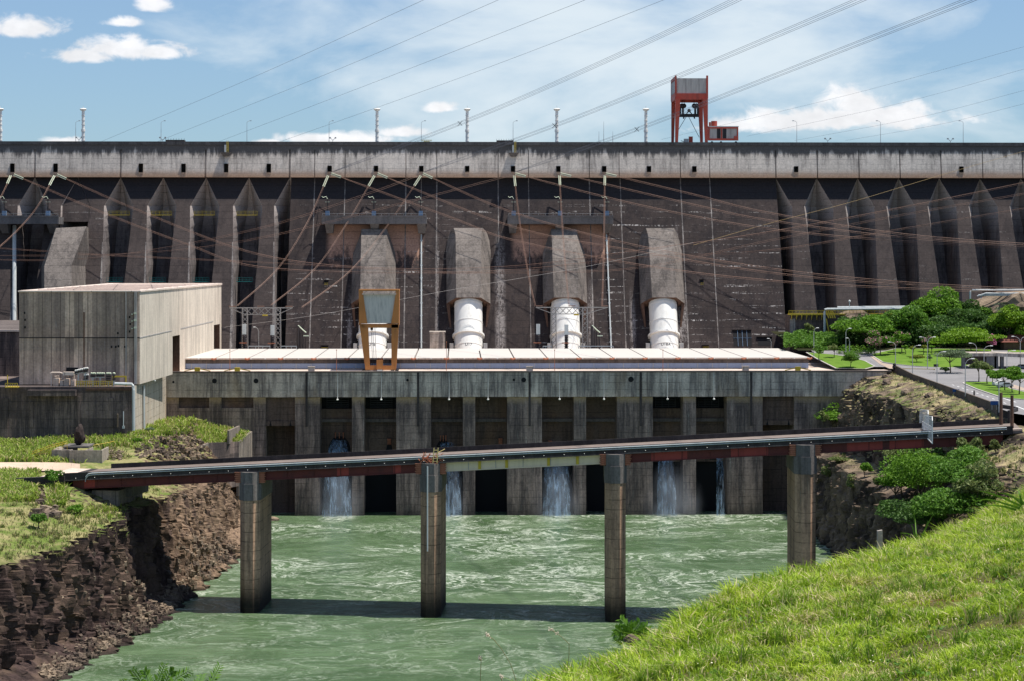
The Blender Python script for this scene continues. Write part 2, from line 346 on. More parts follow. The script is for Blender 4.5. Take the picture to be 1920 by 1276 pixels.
M_darkband = concrete('dark_band', (0.15, 0.125, 0.115), (0.06, 0.05, 0.05), streak=0.7, lift=0, patch=0.4)
M_glass = paint('blue_grey_glazing', (0.30, 0.36, 0.50), 0.2, 0.25, scale=0.4)
M_dark = paint('dark_opening', (0.012, 0.012, 0.014), 0.1, 0.9)
M_red = paint('red_crane_paint', (0.42, 0.070, 0.045), 0.45, 0.5, dirtcol=(0.12, 0.04, 0.035))
M_orange = paint('orange_crane_paint', (0.46, 0.19, 0.055), 0.35, 0.5, dirtcol=(0.16, 0.07, 0.03))
M_corr = paint('grey_corrugated_sheet', (0.60, 0.575, 0.53), 0.5, 0.5, scale=1.6, dirtcol=(0.16, 0.17, 0.18))
M_panel = paint('weathered_grey_panel', (0.42, 0.40, 0.38), 0.7, 0.6, scale=0.9, dirtcol=(0.14, 0.12, 0.12))
M_steel = paint('galvanised_steel', (0.46, 0.46, 0.45), 0.3, 0.5, metallic=0.3)
M_lattice = paint('weathered_lattice_steel', (0.33, 0.31, 0.29), 0.4, 0.6)
M_black = paint('black_metal', (0.02, 0.02, 0.022), 0.2, 0.5)
M_girder = paint('red_oxide_girder', (0.12, 0.025, 0.021), 0.75, 0.6, scale=0.25, dirtcol=(0.05, 0.018, 0.018), streaky=False)
M_beige = paint('beige_girder', (0.72, 0.60, 0.42), 0.15, 0.6)
M_yellow = paint('yellow_paint', (0.55, 0.40, 0.04), 0.3, 0.5)
M_rust = paint('rusty_steel', (0.42, 0.17, 0.10), 0.5, 0.8, dirtcol=(0.16, 0.06, 0.04))
M_teal = paint('teal_paint', (0.02, 0.20, 0.18), 0.3, 0.5)
M_pipe = paint('pale_grey_pipe', (0.50, 0.53, 0.53), 0.3, 0.45)
M_wire = paint('copper_brown_conductor', (0.26, 0.15, 0.11), 0.2, 0.6)
M_wiresky = paint('dark_conductor', (0.10, 0.115, 0.15), 0.1, 0.6)
M_insul = paint('pale_green_insulator', (0.62, 0.68, 0.52), 0.1, 0.25)
M_porc = paint('brown_black_porcelain', (0.035, 0.028, 0.03), 0.1, 0.3)
M_bluesign = paint('blue_sign_paint', (0.012, 0.06, 0.20), 0.15, 0.4)
M_blueeq = paint('blue_grey_equipment', (0.16, 0.24, 0.36), 0.3, 0.5)
M_vent = paint('white_vent_paint', (0.78, 0.76, 0.73), 0.25, 0.5)
M_bark = paint('bark', (0.11, 0.085, 0.06), 0.5, 0.9)
# ================================================================== DAM
YC = 798.0; ZT = 122.2; ZB = 109.2
def yf(z): return YC + 4.0 - 0.46*(ZB - z)
def on_face(u, v, off=0.0):           # point of the sloping downstream face behind pixel u, v
    d = ray(u, v)
    # y = YC+3.4-0.46*(ZB-z) - off
    t = (YC + 4.0 - off - 0.46*(ZB - CAM.z)) / (d.y - 0.46*d.z)
    return CAM + d*t
dam = thing('dam', 'long dark concrete gravity dam with pale crest wall, row of buttresses and sloping face', 'dam', (0, YC, 20))
XL, XR = -330.0, 370.0
CX0, CX1 = XU(543, 801), XU(1455, 801)
apex = [XU(65, 801) + 15.95*k for k in range(-10, 7)]        # left row of bays, last one at the joint u=543
apex[-1] = CX0
apex_r = [CX1 + 15.5*k for k in range(0, 16)]
ZS = [109.2, 107, 104, 101, 98.5, 94, 90, 85, 80, 72, 64, 56, 50, 40, 30, 18]
def half(z): return float(np.interp(z, [18, 50, 72, 98.5, 109.2], [2.6, 3.3, 4.2, 5.45, 0.0]))
def depth(z): return float(np.interp(z, [18, 50, 72, 98.5, 105, 109.2], [22, 21, 19, 11.5, 5.5, 0.0]))
def backw(z): return float(np.interp(z, [18, 50, 72, 90, 98.5, 109.2], [2.3, 2.8, 3.4, 2.3, 1.0, 0.0]))
def rib(xa, xb, lhalf, rhalf):
    """one buttress: face strip between the bay at xa and the bay at xb, with the bay walls on both sides"""
    m = MB()
    for z1, z0 in zip(ZS[:-1], ZS[1:]):
        a1 = xa + (half(z1) if lhalf else 0); a0 = xa + (half(z0) if lhalf else 0)
        b1 = xb - (half(z1) if rhalf else 0); b0 = xb - (half(z0) if rhalf else 0)
        m.cur = 0
        m.face((a0, yf(z0), z0), (b0, yf(z0), z0), (b1, yf(z1), z1), (a1, yf(z1), z1))
        m.cur = 1
        ca1, ca0 = (xa + backw(z1), xa + backw(z0)); cb1, cb0 = (xb - backw(z1), xb - backw(z0))
        if not lhalf: ca1 = ca0 = xa
        if not rhalf: cb1 = cb0 = xb
        m.face((ca0, yf(z0)+depth(z0), z0), (a0, yf(z0), z0), (a1, yf(z1), z1), (ca1, yf(z1)+depth(z1), z1))
        m.face((b0, yf(z0), z0), (cb0, yf(z0)+depth(z0), z0), (cb1, yf(z1)+depth(z1), z1), (b1, yf(z1), z1))
        m.face((xa, yf(z0)+depth(z0), z0), (ca0, yf(z0)+depth(z0), z0), (ca1, yf(z1)+depth(z1), z1), (xa, yf(z1)+depth(z1), z1))
        m.face((cb0, yf(z0)+depth(z0), z0), (xb, yf(z0)+depth(z0), z0), (xb, yf(z1)+depth(z1), z1), (cb1, yf(z1)+depth(z1), z1))
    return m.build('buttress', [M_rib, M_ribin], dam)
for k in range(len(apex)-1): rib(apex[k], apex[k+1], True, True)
# the half bays against the central block (their far walls are straight)
for xj, sg_, gap in ((CX0+0.6, -3.6, 0.0), (CX1, 3.0, 0.01)):
    m = MB()
    for z1, z0 in zip(ZS[:-1], ZS[1:]):
        m.face((xj, yf(z0), z0), (xj, yf(z0)+depth(z0)+gap, z0), (xj, yf(z1)+depth(z1)+gap, z1), (xj, yf(z1), z1))
        m.face((xj, yf(z0)+depth(z0)+gap, z0), (xj+sg_, yf(z0)+depth(z0)+gap, z0), (xj+sg_, yf(z1)+depth(z1)+gap, z1), (xj, yf(z1)+depth(z1)+gap, z1))
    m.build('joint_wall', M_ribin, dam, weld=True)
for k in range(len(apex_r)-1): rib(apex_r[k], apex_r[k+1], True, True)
# central block with pale seams along its vertical joints
m = MB()
wins_face = [(612, 531, 7, 8), (1316, 530, 7, 9), (1392, 634, 36, 28), (1434, 640, 28, 14), (609, 651, 12, 7), (1323, 650, 12, 6)]
for z1, z0 in zip(ZS[:-1], ZS[1:]):
    m.face((CX0+0.6, yf(z0), z0), (CX1, yf(z0), z0), (CX1, yf(z1), z1), (CX0+0.6, yf(z1), z1))
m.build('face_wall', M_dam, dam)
for u in (590, 647, 761, 790, 819, 934, 991, 1105, 1163, 1276, 1331):
    x = XU(u, 801); w = random.uniform(0.18, 0.32); m = MB()
    for z1, z0 in zip(ZS[:-1], ZS[1:]):
        m.face((x-w, yf(z0)-.02, z0), (x+w, yf(z0)-.02, z0), (x+w*.7, yf(z1)-.02, z1), (x-w*.7, yf(z1)-.02, z1))
    m.build('joint_seam', M_seam, dam)
# pale edges of the buttresses next to the joints (lime deposits)
for k in range(3, len(apex)-1):
    x = apex[k+1]; m = MB()
    for z1, z0 in zip(ZS[7:-1], ZS[8:]):
        e0, e1 = x-half(z0), x-half(z1); w1 = np.interp(z1, [40, 90], [1.1, .25]); w0 = np.interp(z0, [40, 90], [1.1, .25])
        m.face((e0-w0, yf(z0)-.03, z0), (e0, yf(z0)-.03, z0), (e1, yf(z1)-.03, z1), (e1-w1, yf(z1)-.03, z1))
    m.build('joint_seam', M_seam, dam)
for (u, v, du, dv) in wins_face:
    a = on_face(u-du/2, v-dv/2, 0.05); b = on_face(u+du/2, v+dv/2, 0.05)
    m = MB(); m.face((a.x, a.y, a.z), (b.x, a.y, a.z), (b.x, b.y, b.z), (a.x, b.y, b.z))
    m.face((a.x-.25, a.y-.5, a.z+.3), (b.x+.25, a.y-.5, a.z+.3), (b.x+.25, a.y+.2, a.z+.3), (a.x-.25, a.y+.2, a.z+.3))
    w = m.build('gallery_window', M_dark, dam)
    if dv < 10:
        m = MB(); m.bar((a.x, b.y-.3, b.z+.7), (b.x, b.y-.3, b.z+.7), .12); m.bar((a.x, b.y-.3, b.z+.2), (b.x, b.y-.3, b.z+.2), .12); m.build('rail', M_yellow, w)
    if du > 30:
        m = MB()
        for i in range(1, 4): m.bar((a.x+(b.x-a.x)*i/4, a.y-.15, a.z), (a.x+(b.x-a.x)*i/4, b.y-.15, b.z), .12)
        m.bar((a.x, (a.y+b.y)/2-.15, (a.z+b.z)/2), (b.x, (a.y+b.y)/2-.15, (a.z+b.z)/2), .12)
        m.build('bars', M_blueeq, w)
# crest wall with window openings and vertical joint grooves
wins = [(23, 0), (104, 0), (264, 0), (344, 0), (424, 0), (504, 0), (618, 1), (705, 1), (790, 1), (876, 1), (962, 1), (1047, 1), (1133, 1), (1217, 1), (1302, 1), (1493, 1), (1803, 1)]
cols = []                           # (x0, x1, kind)
cuts = []
for u, k in wins:
    x = XU(u, YC); cuts.append((x-0.8, x+0.8, 'w', (111.0, 114.2) if k == 0 else (111.3, 113.5)))
grooves = [(u, .35) for u in (65, 226, 385, 543)] + [(u, .16) for u in (590, 647, 761, 819, 934, 991, 1105, 1161, 1276, 1331)] + [(u, .22) for u in (1455, 1533, 1611, 1688, 1765, 1843, 1918)]
for u, w in grooves: cuts.append((XU(u, YC)-w, XU(u, YC)+w, 'g', None))
cuts.sort()
m = MB(); x = XL; wparts = []
def yw(z): return YC + 0.12*(z-ZB)
def wall_front(x0, x1, z0, z1, dy=0): m.face((x0, yw(z0)+dy, z0), (x1, yw(z0)+dy, z0), (x1, yw(z1)+dy, z1), (x0, yw(z1)+dy, z1))
for a, b, k, zz in cuts:
    wall_front(x, a, ZB, ZT)
    if k == 'w':
        wall_front(a, b, ZB, zz[0]); wall_front(a, b, zz[1], ZT)
        wparts.append((a, b, zz))
    else:
        gd = .7
        gt = 119.5
        wall_front(a, b, gt, ZT); wall_front(a, b, ZB, gt, gd)
        m.face((a, YC, ZB), (a, YC+gd, ZB), (a, yw(gt)+gd, gt), (a, yw(gt), gt)); m.face((b, YC, ZB), (b, YC+gd, ZB), (b, yw(gt)+gd, gt), (b, yw(gt), gt))
    x = b
wall_front(x, XR, ZB, ZT)
m.face((XL, yw(ZT), ZT), (XR, yw(ZT), ZT), (XR, YC+24, ZT), (XL, YC+24, ZT))
m.face((XL, YC, ZB), (XR, YC, ZB), (XR, YC+12, ZB), (XL, YC+12, ZB))
m.face((XL, YC+24, 10), (XR, YC+24, 10), (XR, YC+24, ZT), (XL, YC+24, ZT))
m.face((XL, YC, ZB), (XL, YC+24, ZB), (XL, YC+24, ZT), (XL, YC, ZT)); m.face((XR, YC, ZB), (XR, YC+24, ZB), (XR, YC+24, ZT), (XR, YC, ZT))
m.build('crest_wall', M_crest, dam)
m = MB(); m.box(XL, XR, YC+1.0, YC+2.1, ZT-.9, ZT+.35); m.build('parapet', concrete('parapet_concrete', (0.11, 0.105, 0.105), (0.035, 0.035, 0.038), streak=0.7, lift=0, patch=0.5), dam)
for a, b, (z0, z1) in wparts:
    m = MB(); y1 = YC+3.0
    m.face((a, y1, z0), (b, y1, z0), (b, y1, z1), (a, y1, z1)); m.face((a, YC, z0), (a, y1, z0), (a, y1, z1), (a, YC, z1)); m.face((b, YC, z0), (b, y1, z0), (b, y1, z1), (b, YC, z1))
    m.face((a, YC, z1), (b, YC, z1), (b, y1, z1), (a, y1, z1)); m.face((a, YC, z0), (b, YC, z0), (b, y1, z0), (a, y1, z0))
    w = m.build('gallery_window', concrete('window_reveal', (0.05, 0.045, 0.042), (0.02, 0.02, 0.02), lift=0) if 'window_reveal' not in bpy.data.materials else bpy.data.materials['window_reveal'], dam)
    m = MB(); m.box(a+.05, b-.05, YC-.02, YC+.3, z0-.75, z0-.02); m.build('sill', bpy.data.materials.get('sill_concrete') or concrete('sill_concrete', (0.42, 0.30, 0.22), (0.2, 0.12, 0.09), lift=0, streak=.5), w)
# corbels with small ladders on the crest wall
for u in (424, 963):
    x = XU(u, YC); m = MB()
    m.hexa([(x-1.0, YC-.02, 117.0), (x+1.0, YC-.02, 117.0), (x+1.0, YC+1.4, 117.0), (x-1.0, YC+1.4, 117.0), (x-1.9, YC-1.8, 118.4), (x+1.9, YC-1.8, 118.4), (x+1.9, YC+1.4, 118.4), (x-1.9, YC+1.4, 118.4)])
    c = m.build('corbel', M_plat, dam)
    m = MB(); m.box(x-.5, x+.1, YC-1.5, YC-.6, 118.45, 121.2); m.build('cabinet', M_pipe, c)
    m = MB(); m.bar((x+.35, YC-.7, 118.45), (x+.35, YC-.7, 122.8), .16); m.bar((x+.85, YC-.7, 118.45), (x+.85, YC-.7, 122.8), .16)
    for i in range(7): m.bar((x+.35, YC-.7, 119+.55*i), (x+.85, YC-.7, 119+.55*i), .12)
    m.build('ladder', M_yellow, c)
# platforms on brackets
def platform(u0, u1, us, v0=408, v1=421.5):
    a = on_face(u0, v0); b = on_face(u1, v0); z1 = a.z; z0 = z1-2.6; y0 = a.y-9.2
    x0, x1 = XU(u0, y0), XU(u1, y0)
    m = MB(); m.box(x0, x1, y0, yf(z1)+3, z0, z1); m.box(x0, x1, y0-.25, y0+.2, z1+.002, z1+.5)
    p = m.build('platform', M_plat, dam)
    for u in us:
        x = XU(u, y0); m = MB()
        m.hexa([(x-1.2, y0+4.5, z0-3.4), (x+1.2, y0+4.5, z0-3.4), (x+1.2, y0+9, z0-3.4), (x-1.2, y0+9, z0-3.4), (x-1.6, y0+.3, z0+.003), (x+1.6, y0+.3, z0+.003), (x+1.6, y0+9, z0+.003), (x-1.6, y0+9, z0+.003)])
        m.build('bracket', M_plat, p)
    m = MB()
    n = 14
    for i in range(n+1): x = x0+.3+(x1-x0-.6)*i/n; m.bar((x, y0+.05, z1+.5), (x, y0+.05, z1+1.2), .07)
    m.bar((x0+.3, y0+.05, z1+1.2), (x1-.3, y0+.05, z1+1.2), .07)
    m.build('railing', M_steel, p)
    return y0, z1
plats = [platform(603, 800, (617, 702, 790)), platform(952, 1150, (962, 1050, 1139)), platform(-60, 110, (-40, 5, 95))]
# small walkways inside the bays
for k, u in enumerate((226, 305, 385, 465)):
    x = XU(u, 801)
    for zz, mat, yo in ((95.2, M_yellow, 2.2), (70.5, M_teal, 3.0)):
        h = half(zz)*0.72; y = yf(zz)+yo
        m = MB(); m.box(x-h, x+h, y, y+1.6, zz-.25, zz)
        for i in range(6): xx = x-h+2*h*i/5; m.bar((xx, y+.05, zz), (xx, y+.05, zz+1.3), .09)
        m.bar((x-h, y+.05, zz+1.3), (x+h, y+.05, zz+1.3), .1); m.bar((x-h, y+.05, zz+.65), (x+h, y+.05, zz+.65), .09)
        m.build('walkway', mat, dam)
# penstock hoods (concrete surrounds) in coordinates along the slope
ST = Vector((0, -0.4180, -0.9085)); SN = Vector((0, -0.9085, 0.4180))
def hood(u, ztop, flare):
    c = Vector((XU(u, yf(ztop)-3), yf(ztop), ztop))
    def pt(w, s, h): return c + Vector((w, 0, 0)) + ST*s + SN*h
    S1 = (ztop-61.2)/.9085
    # stations: s, half width of the flat front, half width of the foot, height of front, height of the chamfer's foot
    st = [(0.0, 4.7+flare*.45, 5.3+flare, 4.6, 0.4), (3.0, 4.7, 6.2+flare, 5.6, 0.4), (8.0, 4.6, 7.8+flare*.3, 6.9, 0.6), (14.5, 4.6, 8.0, 8.3, 1.4), (S1, 4.4, 8.0, 8.3, 2.8)]
    sec = [[pt(-wf, s, -3.0), pt(-wf, s, hc), pt(-w, s, h), pt(w, s, h), pt(wf, s, hc), pt(wf, s, -3.0)] for s, w, wf, h, hc in st]
    m = MB()
    for A_, B_ in zip(sec[:-1], sec[1:]):
        for j in range(5): m.face(A_[j], A_[j+1], B_[j+1], B_[j])
    m.face(*sec[0])
    hd = m.build('penstock_hood', M_hood, dam)
    # the open mouth: a ring of rough brown inner concrete round the pipe
    m = MB(); o = sec[-1]; R = 5.55; hc = 2.2
    ci = [pt(R*math.cos(a), S1, hc+R*math.sin(a)) for a in np.linspace(math.pi*1.12, -math.pi*.12, 25)]
    outer = [o[1], o[2], o[3], o[4]]
    def along(t):                       # outline of the mouth by angle
        w = math.cos(t); h = math.sin(t); 
        k = min(8.0/max(abs(w), 1e-4), 8.3/max(h, 1e-4)) if h > 0 else 8.0/max(abs(w), 1e-4)
        ww, hh = w*k, hc+h*k*.74
        # chamfer
        if hh > 2.8:
            lim = 4.4+(8.3-hh)/(8.3-2.8)*3.6
            if abs(ww) > lim: ww = math.copysign(lim, ww)
        return pt(ww, S1, max(min(hh, 8.3), -3))
    ou = [along(a) for a in np.linspace(math.pi*1.12, -math.pi*.12, 25)]
    inn = [p - ST*3.0 for p in ci]
    for j in range(24):
        m.face(ou[j], ou[j+1], ci[j+1], ci[j]); m.face(ci[j], ci[j+1], inn[j+1], inn[j])
    m.build('mouth', M_hoodin, hd)
    # sides of the trough below the mouth
    for sg in (-1, 1):
        m = MB(); a0, a1 = pt(sg*8.0, S1, -.3), pt(sg*8.0, S1, 2.8); b0 = pt(sg*6.6, S1+9, -.3)
        m.face(a0, a1, b0); m.face(a0-Vector((sg*1.2,0,0)), a1-Vector((sg*1.2,0,0)), b0-Vector((sg*.4,0,0))); m.face(a1, a1-Vector((sg*1.2,0,0)), b0-Vector((sg*.4,0,0)), b0)
        m.build('trough_side', M_hoodin, hd)
    return c, S1
def text_mesh(name, s, size, mat, parent, place):
    cu = bpy.data.curves.new(name+'_curve', 'FONT'); cu.body = s; cu.size = size; cu.align_x = 'CENTER'; cu.align_y = 'CENTER'
    t = bpy.data.objects.new(name+'_tmp', cu); COL.objects.link(t)
    dg = bpy.context.evaluated_depsgraph_get(); me = bpy.data.meshes.new_from_object(t.evaluated_get(dg))
    bpy.data.objects.remove(t)
    off = ORIGIN[parent.name]
    for v in me.vertices: v.co = place(v.co.x, v.co.y) - off
    me.materials.clear(); me.materials.append(mat)
    o = bpy.data.objects.new(name, me); COL.objects.link(o); o.parent = parent; ORIGIN[o.name] = off
    return o
pens = [(702, 87.8, 0.0, 'U16', 'white penstock behind the orange gantry crane'), (878, 88.2, 1.6, 'U17', 'white penstock marked U17, second from the left'),
        (1057, 87.8, 0.0, None, 'white penstock behind the second lattice gantry'), (1237, 88.2, 1.2, 'U18A', 'white penstock marked U18A, rightmost of the four')]
for u, zt, fl, txt, lab in pens:
    c, S1 = hood(u, zt, fl); hc = 2.2; R = 5.1
    root = thing('penstock', lab+' at the foot of the dam', 'penstock', (c.x, yf(44), 44), 'white penstocks down the dam face')
    ps = (zt-64.0)/.9085
    def cpt(a, s, r): return c + Vector((r*math.sin(a), 0, 0)) + ST*s + SN*(hc + r*math.cos(a))
    def cyl(m, s0, s1, r0, r1=None, n=40):
        r1 = r1 or r0; an = np.linspace(0, 2*math.pi, n+1)
        for j in range(n): m.face(cpt(an[j], s0, r0), cpt(an[j+1], s0, r0), cpt(an[j+1], s1, r1), cpt(an[j], s1, r1))
    m = MB(); cyl(m, S1-4, S1+22, R); m.build('pipe', M_white, root, smooth=True, weld=True)
    for s, r, wd in ((S1+7.5, R+.12, .35), (S1+16.6, R+.12, .35), (S1+.6, R+.10, .5)):
        m = MB(); cyl(m, s, s+wd, r); an = np.linspace(0, 2*math.pi, 41)
        for q in (s, s+wd):
            for j in range(40): m.face(cpt(an[j], q, R-.02), cpt(an[j+1], q, R-.02), cpt(an[j+1], q, r), cpt(an[j], q, r))
        m.build('weld_ring', M_white, root)
    m = MB(); s = S1+12.3
    cyl(m, s, s+.7, R+.75); an = np.linspace(0, 2*math.pi, 41)
    for q in (s, s+.7):
        for j in range(40): m.face(cpt(an[j], q, R-.02), cpt(an[j+1], q, R-.02), cpt(an[j+1], q, R+.75), cpt(an[j], q, R+.75))
    m.build('flange', M_white, root)
    if txt:
        text_mesh('painted_number', txt, 1.5, M_black, root, lambda x, y, cpt=cpt, S1=S1: cpt(x/5.1, S1+17.6-y, 5.1+.06))
    # hand rails and small box beside the pipe at the foot
    for sg in (-1, 1):
        m = MB(); b = cpt(sg*1.57, S1+15, R+1.0); m.box(b.x-.7, b.x+.7, b.y-2.5, b.y, 44, b.z)
        m.build('support', M_steel, root)
# left hood, on the buttresses near the left edge
c0 = [P(108, 428, 783), P(163, 424, 783)]
m = MB()
def L(u, v, Y): return P(u, v, Y)
fr = [L(105, 428, 781), L(162, 425, 781), L(134, 498, 770), L(83, 500, 770), L(84, 640, 752), L(134, 640, 752)]
sd = [L(167, 428, 797), L(168, 500, 792), L(168, 640, 778)]
sl = [L(107, 428, 799), L(76, 500, 792), L(76, 640, 778)]
m.face(fr[0], fr[1], fr[2], fr[3]); m.face(fr[3], fr[2], fr[5], fr[4]); m.face(fr[1], sd[0], sd[1], fr[2]); m.face(fr[2], sd[1], sd[2], fr[5])
m.face(fr[0], fr[3], sl[1], sl[0]); m.face(fr[3], fr[4], sl[2], sl[1]); m.face(fr[0], sl[0], sd[0], fr[1])
m.build('penstock_hood', M_hood, dam)
# filled bay above it: a flat triangular face closing the recess
x = XU(145, 801); m = MB()
pz = [109.0, 98.5, 92.5]
m.face((x, yf(109)-.05, 109), (x-5.2, yf(98.5)+1.0, 98.5), (x+5.4, yf(98.5)-.05, 98.5))
m.face((x-5.2, yf(98.5)+1.0, 98.5), (x-5.0, yf(92.5)+1.2, 92.5), (x+5.2, yf(92.5)-.05, 92.5), (x+5.4, yf(98.5)-.05, 98.5))
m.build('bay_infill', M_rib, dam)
# white drain pipes down the face
for (u0, v0, u1, v1) in ((790, 440, 790, 652), (1137, 440, 1146, 652), (27, 424, 27, 620)):
    a = on_face(u0, v0, .6); b = on_face(u1, v1, .6); m = MB()
    m.tube([a, b], .28 if u0 > 100 else .75, 8); 
    for i in range(9): q = a.lerp(b, (i+.5)/9); m.box(q.x-.45, q.x+.45, q.y-.2, q.y+.7, q.z-.25, q.z+.25)
    m.build('drain_pipe', M_pipe, dam)
# small concrete housing at the dam foot
a = P(806, 625, 757); b = P(834, 655, 757); m = MB(); m.box(a.x, b.x, 757, 766, 44, a.z); m.box(a.x-.2, b.x+.2, 756.8, 766, a.z+.002, a.z+.5)
tag(m.build('service_hut', M_grey, None), 'small square concrete hut at the dam foot between orange crane and second penstock', 'hut')

# ---- equipment on the platforms: post insulators over blue boxes
def arrester(u, pl, lab):
    y0, z1 = pl; y = y0+4.0; x = XU(u, y); r = thing('surge_arrester', lab, 'insulator post', (x, y, z1), 'insulator posts on the dam platforms')
    m = MB(); m.box(x-.75, x+.75, y-.6, y+.6, z1, z1+2.3); m.build('cabinet', M_blueeq, r)
    m = MB()
    for i in range(4):
        za = z1+2.3+i*1.1; m.tube([(x, y, za), (x, y, za+.85)], .26, 8); m.tube([(x, y, za+.85), (x, y, za+1.1)], .12, 6)
    m.build('porcelain', M_porc, r)
    m = MB(); m.bar((x-.9, y, z1+5.6), (x+.9, y, z1+5.6), .3, .12); m.tube([(x, y, z1+6.7), (x-.5, y, z1+7.6), (x-1.6, y-.5, z1+7.2), (x-2.0, y-1, z1+7.6)], .12, 6); m.build('lead', M_insul, r)
for i, (u, nm) in enumerate(((614, 'left end'), (701, 'middle'), (789, 'right end'))): arrester(u, plats[0], 'dark insulator post over blue box at the %s of the left centre platform' % nm)
for i, (u, nm) in enumerate(((963, 'left end'), (1050, 'middle'), (1138, 'right end'))): arrester(u, plats[1], 'dark insulator post over blue box at the %s of the right centre platform' % nm)
for i, (u, nm) in enumerate(((8, 'far left'), (90, 'right end'))): arrester(u, plats[2], 'insulator post over blue box at the %s of the leftmost platform' % nm)

# ---- things on the crest
def vent(u, lab):
    x = XU(u, 806); zb = ZT; z1 = ZV(206, 806, u); r = thing('vent_mast', lab, 'vent mast', (x, 806, zb), 'white vent masts on the crest')
    m = MB(); h = z1-zb
    m.tube([(x, 806, zb), (x, 806, zb+h*.35)], .60, 12); m.tube([(x, 806, zb+h*.35), (x, 806, zb+h*.42)], .8, 12); m.tube([(x, 806, zb+h*.42), (x, 806, z1)], .55, 12)
    m.build('pipe', M_vent, r)
    for f in (.08, .2, .55, .68, .82): m = MB(); m.tube([(x, 806, zb+h*f), (x, 806, zb+h*f+.2)], .70, 12); m.build('band', M_vent, r)
    m = MB(); m.tube([(x, 806, z1-.4), (x, 806, z1+.2), (x, 806, z1+.5)], [.9, 1.35, .9], 12); m.tube([(x, 806, z1+.5), (x, 806, z1+1.4)], .08, 5); m.build('cap', M_white, r)
for u, l in ((1, 'white banded vent mast on the crest at the left edge'), (156, 'white banded vent mast on the crest above the left buttresses'), (707, 'white banded vent mast on the crest left of the crossing cables'),
             (876, 'white banded vent mast crossed by the lowest cable bundle with spacer'), (1044, 'white banded vent mast crossed by the middle cable bundle'), (1211, 'white banded vent mast just left of the red gantry')): vent(u, l)
def slim_lamp(u, v, lab, arm):
    x = XU(u, 812); z1 = ZV(v, 812, u); r = thing('light_pole', lab, 'light pole', (x, 812, ZT), 'slim light poles on the crest')
    m = MB(); m.tube([(x, 812, ZT), (x, 812, ZT+(z1-ZT)*.55), (x, 812, z1)], [.12, .09, .06], 6); m.build('pole', M_steel, r)
    m = MB(); m.tube([(x, 812, z1), (x+arm*.6, 812, z1+.5), (x+arm*1.4, 812, z1+.6)], .07, 5); m.box(x+arm*1.4-.35, x+arm*1.4+.35, 811.8, 812.2, z1+.5, z1+.75); m.build('lamp_head', M_pipe, r)
names = {142: 'left of the second vent mast', 302: 'second from the left edge', 463: 'above the rightmost left buttress', 617: 'left of the third vent mast', 790: 'above the yellow rail', 962: 'above the crest ladder', 1494: 'nearest right of the red gantry', 1651: 'in front of the big white cloud', 1806: 'near the right edge'}
for u, l in names.items(): slim_lamp(u, 230, 'slim grey light pole on the crest, %s' % l, 1 if u < 1000 else -1)
for u, v, l in ((1123, 247, 'shortest left'), (1132, 228, 'tallest middle'), (1149, 247, 'short right')):
    x = XU(u, 806); z1 = ZV(v, 806, u); m = MB(); m.tube([(x, 806, ZT), (x, 806, z1)], [.13, .05], 6)
    tag(m.build('lightning_rod', M_steel), 'thin lightning rod between two vent masts, %s of its three' % l, 'lightning rod', 'thin rods on the crest')
for u, l in ((148, 'by the second vent mast'), (305, 'beside the second light pole'), (624, 'by the fourth light pole'), (1552, 'right of the red gantry'), (1782, 'near the right end')):
    x = XU(u, 802); m = MB(); m.bar((x, 802, ZT), (x, 802, ZT+1.0), .15); m.bar((x, 802, ZT+1), (x-.9, 802, ZT+1.9), .15); m.bar((x, 802, ZT+1), (x+.9, 802, ZT+1.9), .15); m.box(x-1.3, x-.7, 801.7, 802.3, ZT+1.7, ZT+2.2); m.box(x+.7, x+1.3, 801.7, 802.3, ZT+1.7, ZT+2.2)
    tag(m.build('floodlight', M_steel), 'small twin floodlight on the crest %s' % l, 'floodlight', 'twin floodlights on the crest')
x = XU(800, 800); m = MB()
for i in range(5): m.bar((x-1.6+.8*i, 800, ZT), (x-1.6+.8*i, 800, ZT+1.0), .12)
m.bar((x-2, 800, ZT+1.0), (x+2, 800, ZT+1.0), .2); m.box(x-1.2, x+1.2, 799.6, 800.4, ZT, ZT+.6)
tag(m.build('safety_rail', M_yellow), 'short yellow safety rail on the crest under the cables', 'railing')
for u0, u1, l in ((311, 346, 'low dark concrete kerb block on the crest at left'), (931, 963, 'low dark fenced block on the crest near the ladder')):
    x0, x1 = XU(u0, 800), XU(u1, 800); m = MB(); m.box(x0, x1, 799, 803, ZT+.36, ZT+.95)
    for i in range(8): m.bar((x0+(x1-x0)*i/7, 799.2, ZT+.95), (x0+(x1-x0)*i/7, 799.2, ZT+1.5), .1)
    tag(m.build('crest_block', M_bparapet), l, 'concrete block')

# ---- red gantry crane on the crest
gx0, gx1 = XU(1266, 800), XU(1327, 800); gr = thing('gantry_crane', 'red portal gantry crane with grey panelled head standing on the dam crest', 'crane', ((gx0+gx1)/2, 807, ZT))
zt, zp, zl = ZV(145, 800, 1290), ZV(176, 800, 1290), ZV(185, 800, 1290)
yb = 815.5
m = MB(); m.box(gx0+.5, gx1-.4, 800.2, yb, zp, zt-.4)
m.box(gx0-.02, gx0+.3, 801, yb-.5, zp+.5, zt-1.2); m.build('head_cladding', M_panel, gr)
m = MB()
for (xa, xb) in ((gx0-.1, gx0+.55), (gx1-.55, gx1+.15)):
    m.box(xa, xb, 799.8, 800.6, zl, zt+.6); m.box(xa, xb, yb-.3, yb+.3, zl, zt)
m.box(gx0-.12, gx0+.5, 799.9, yb, zt-.9, zt+.25); m.box(gx0-.12, gx0+.5, 799.9, yb, zp-.3, zp+.3)
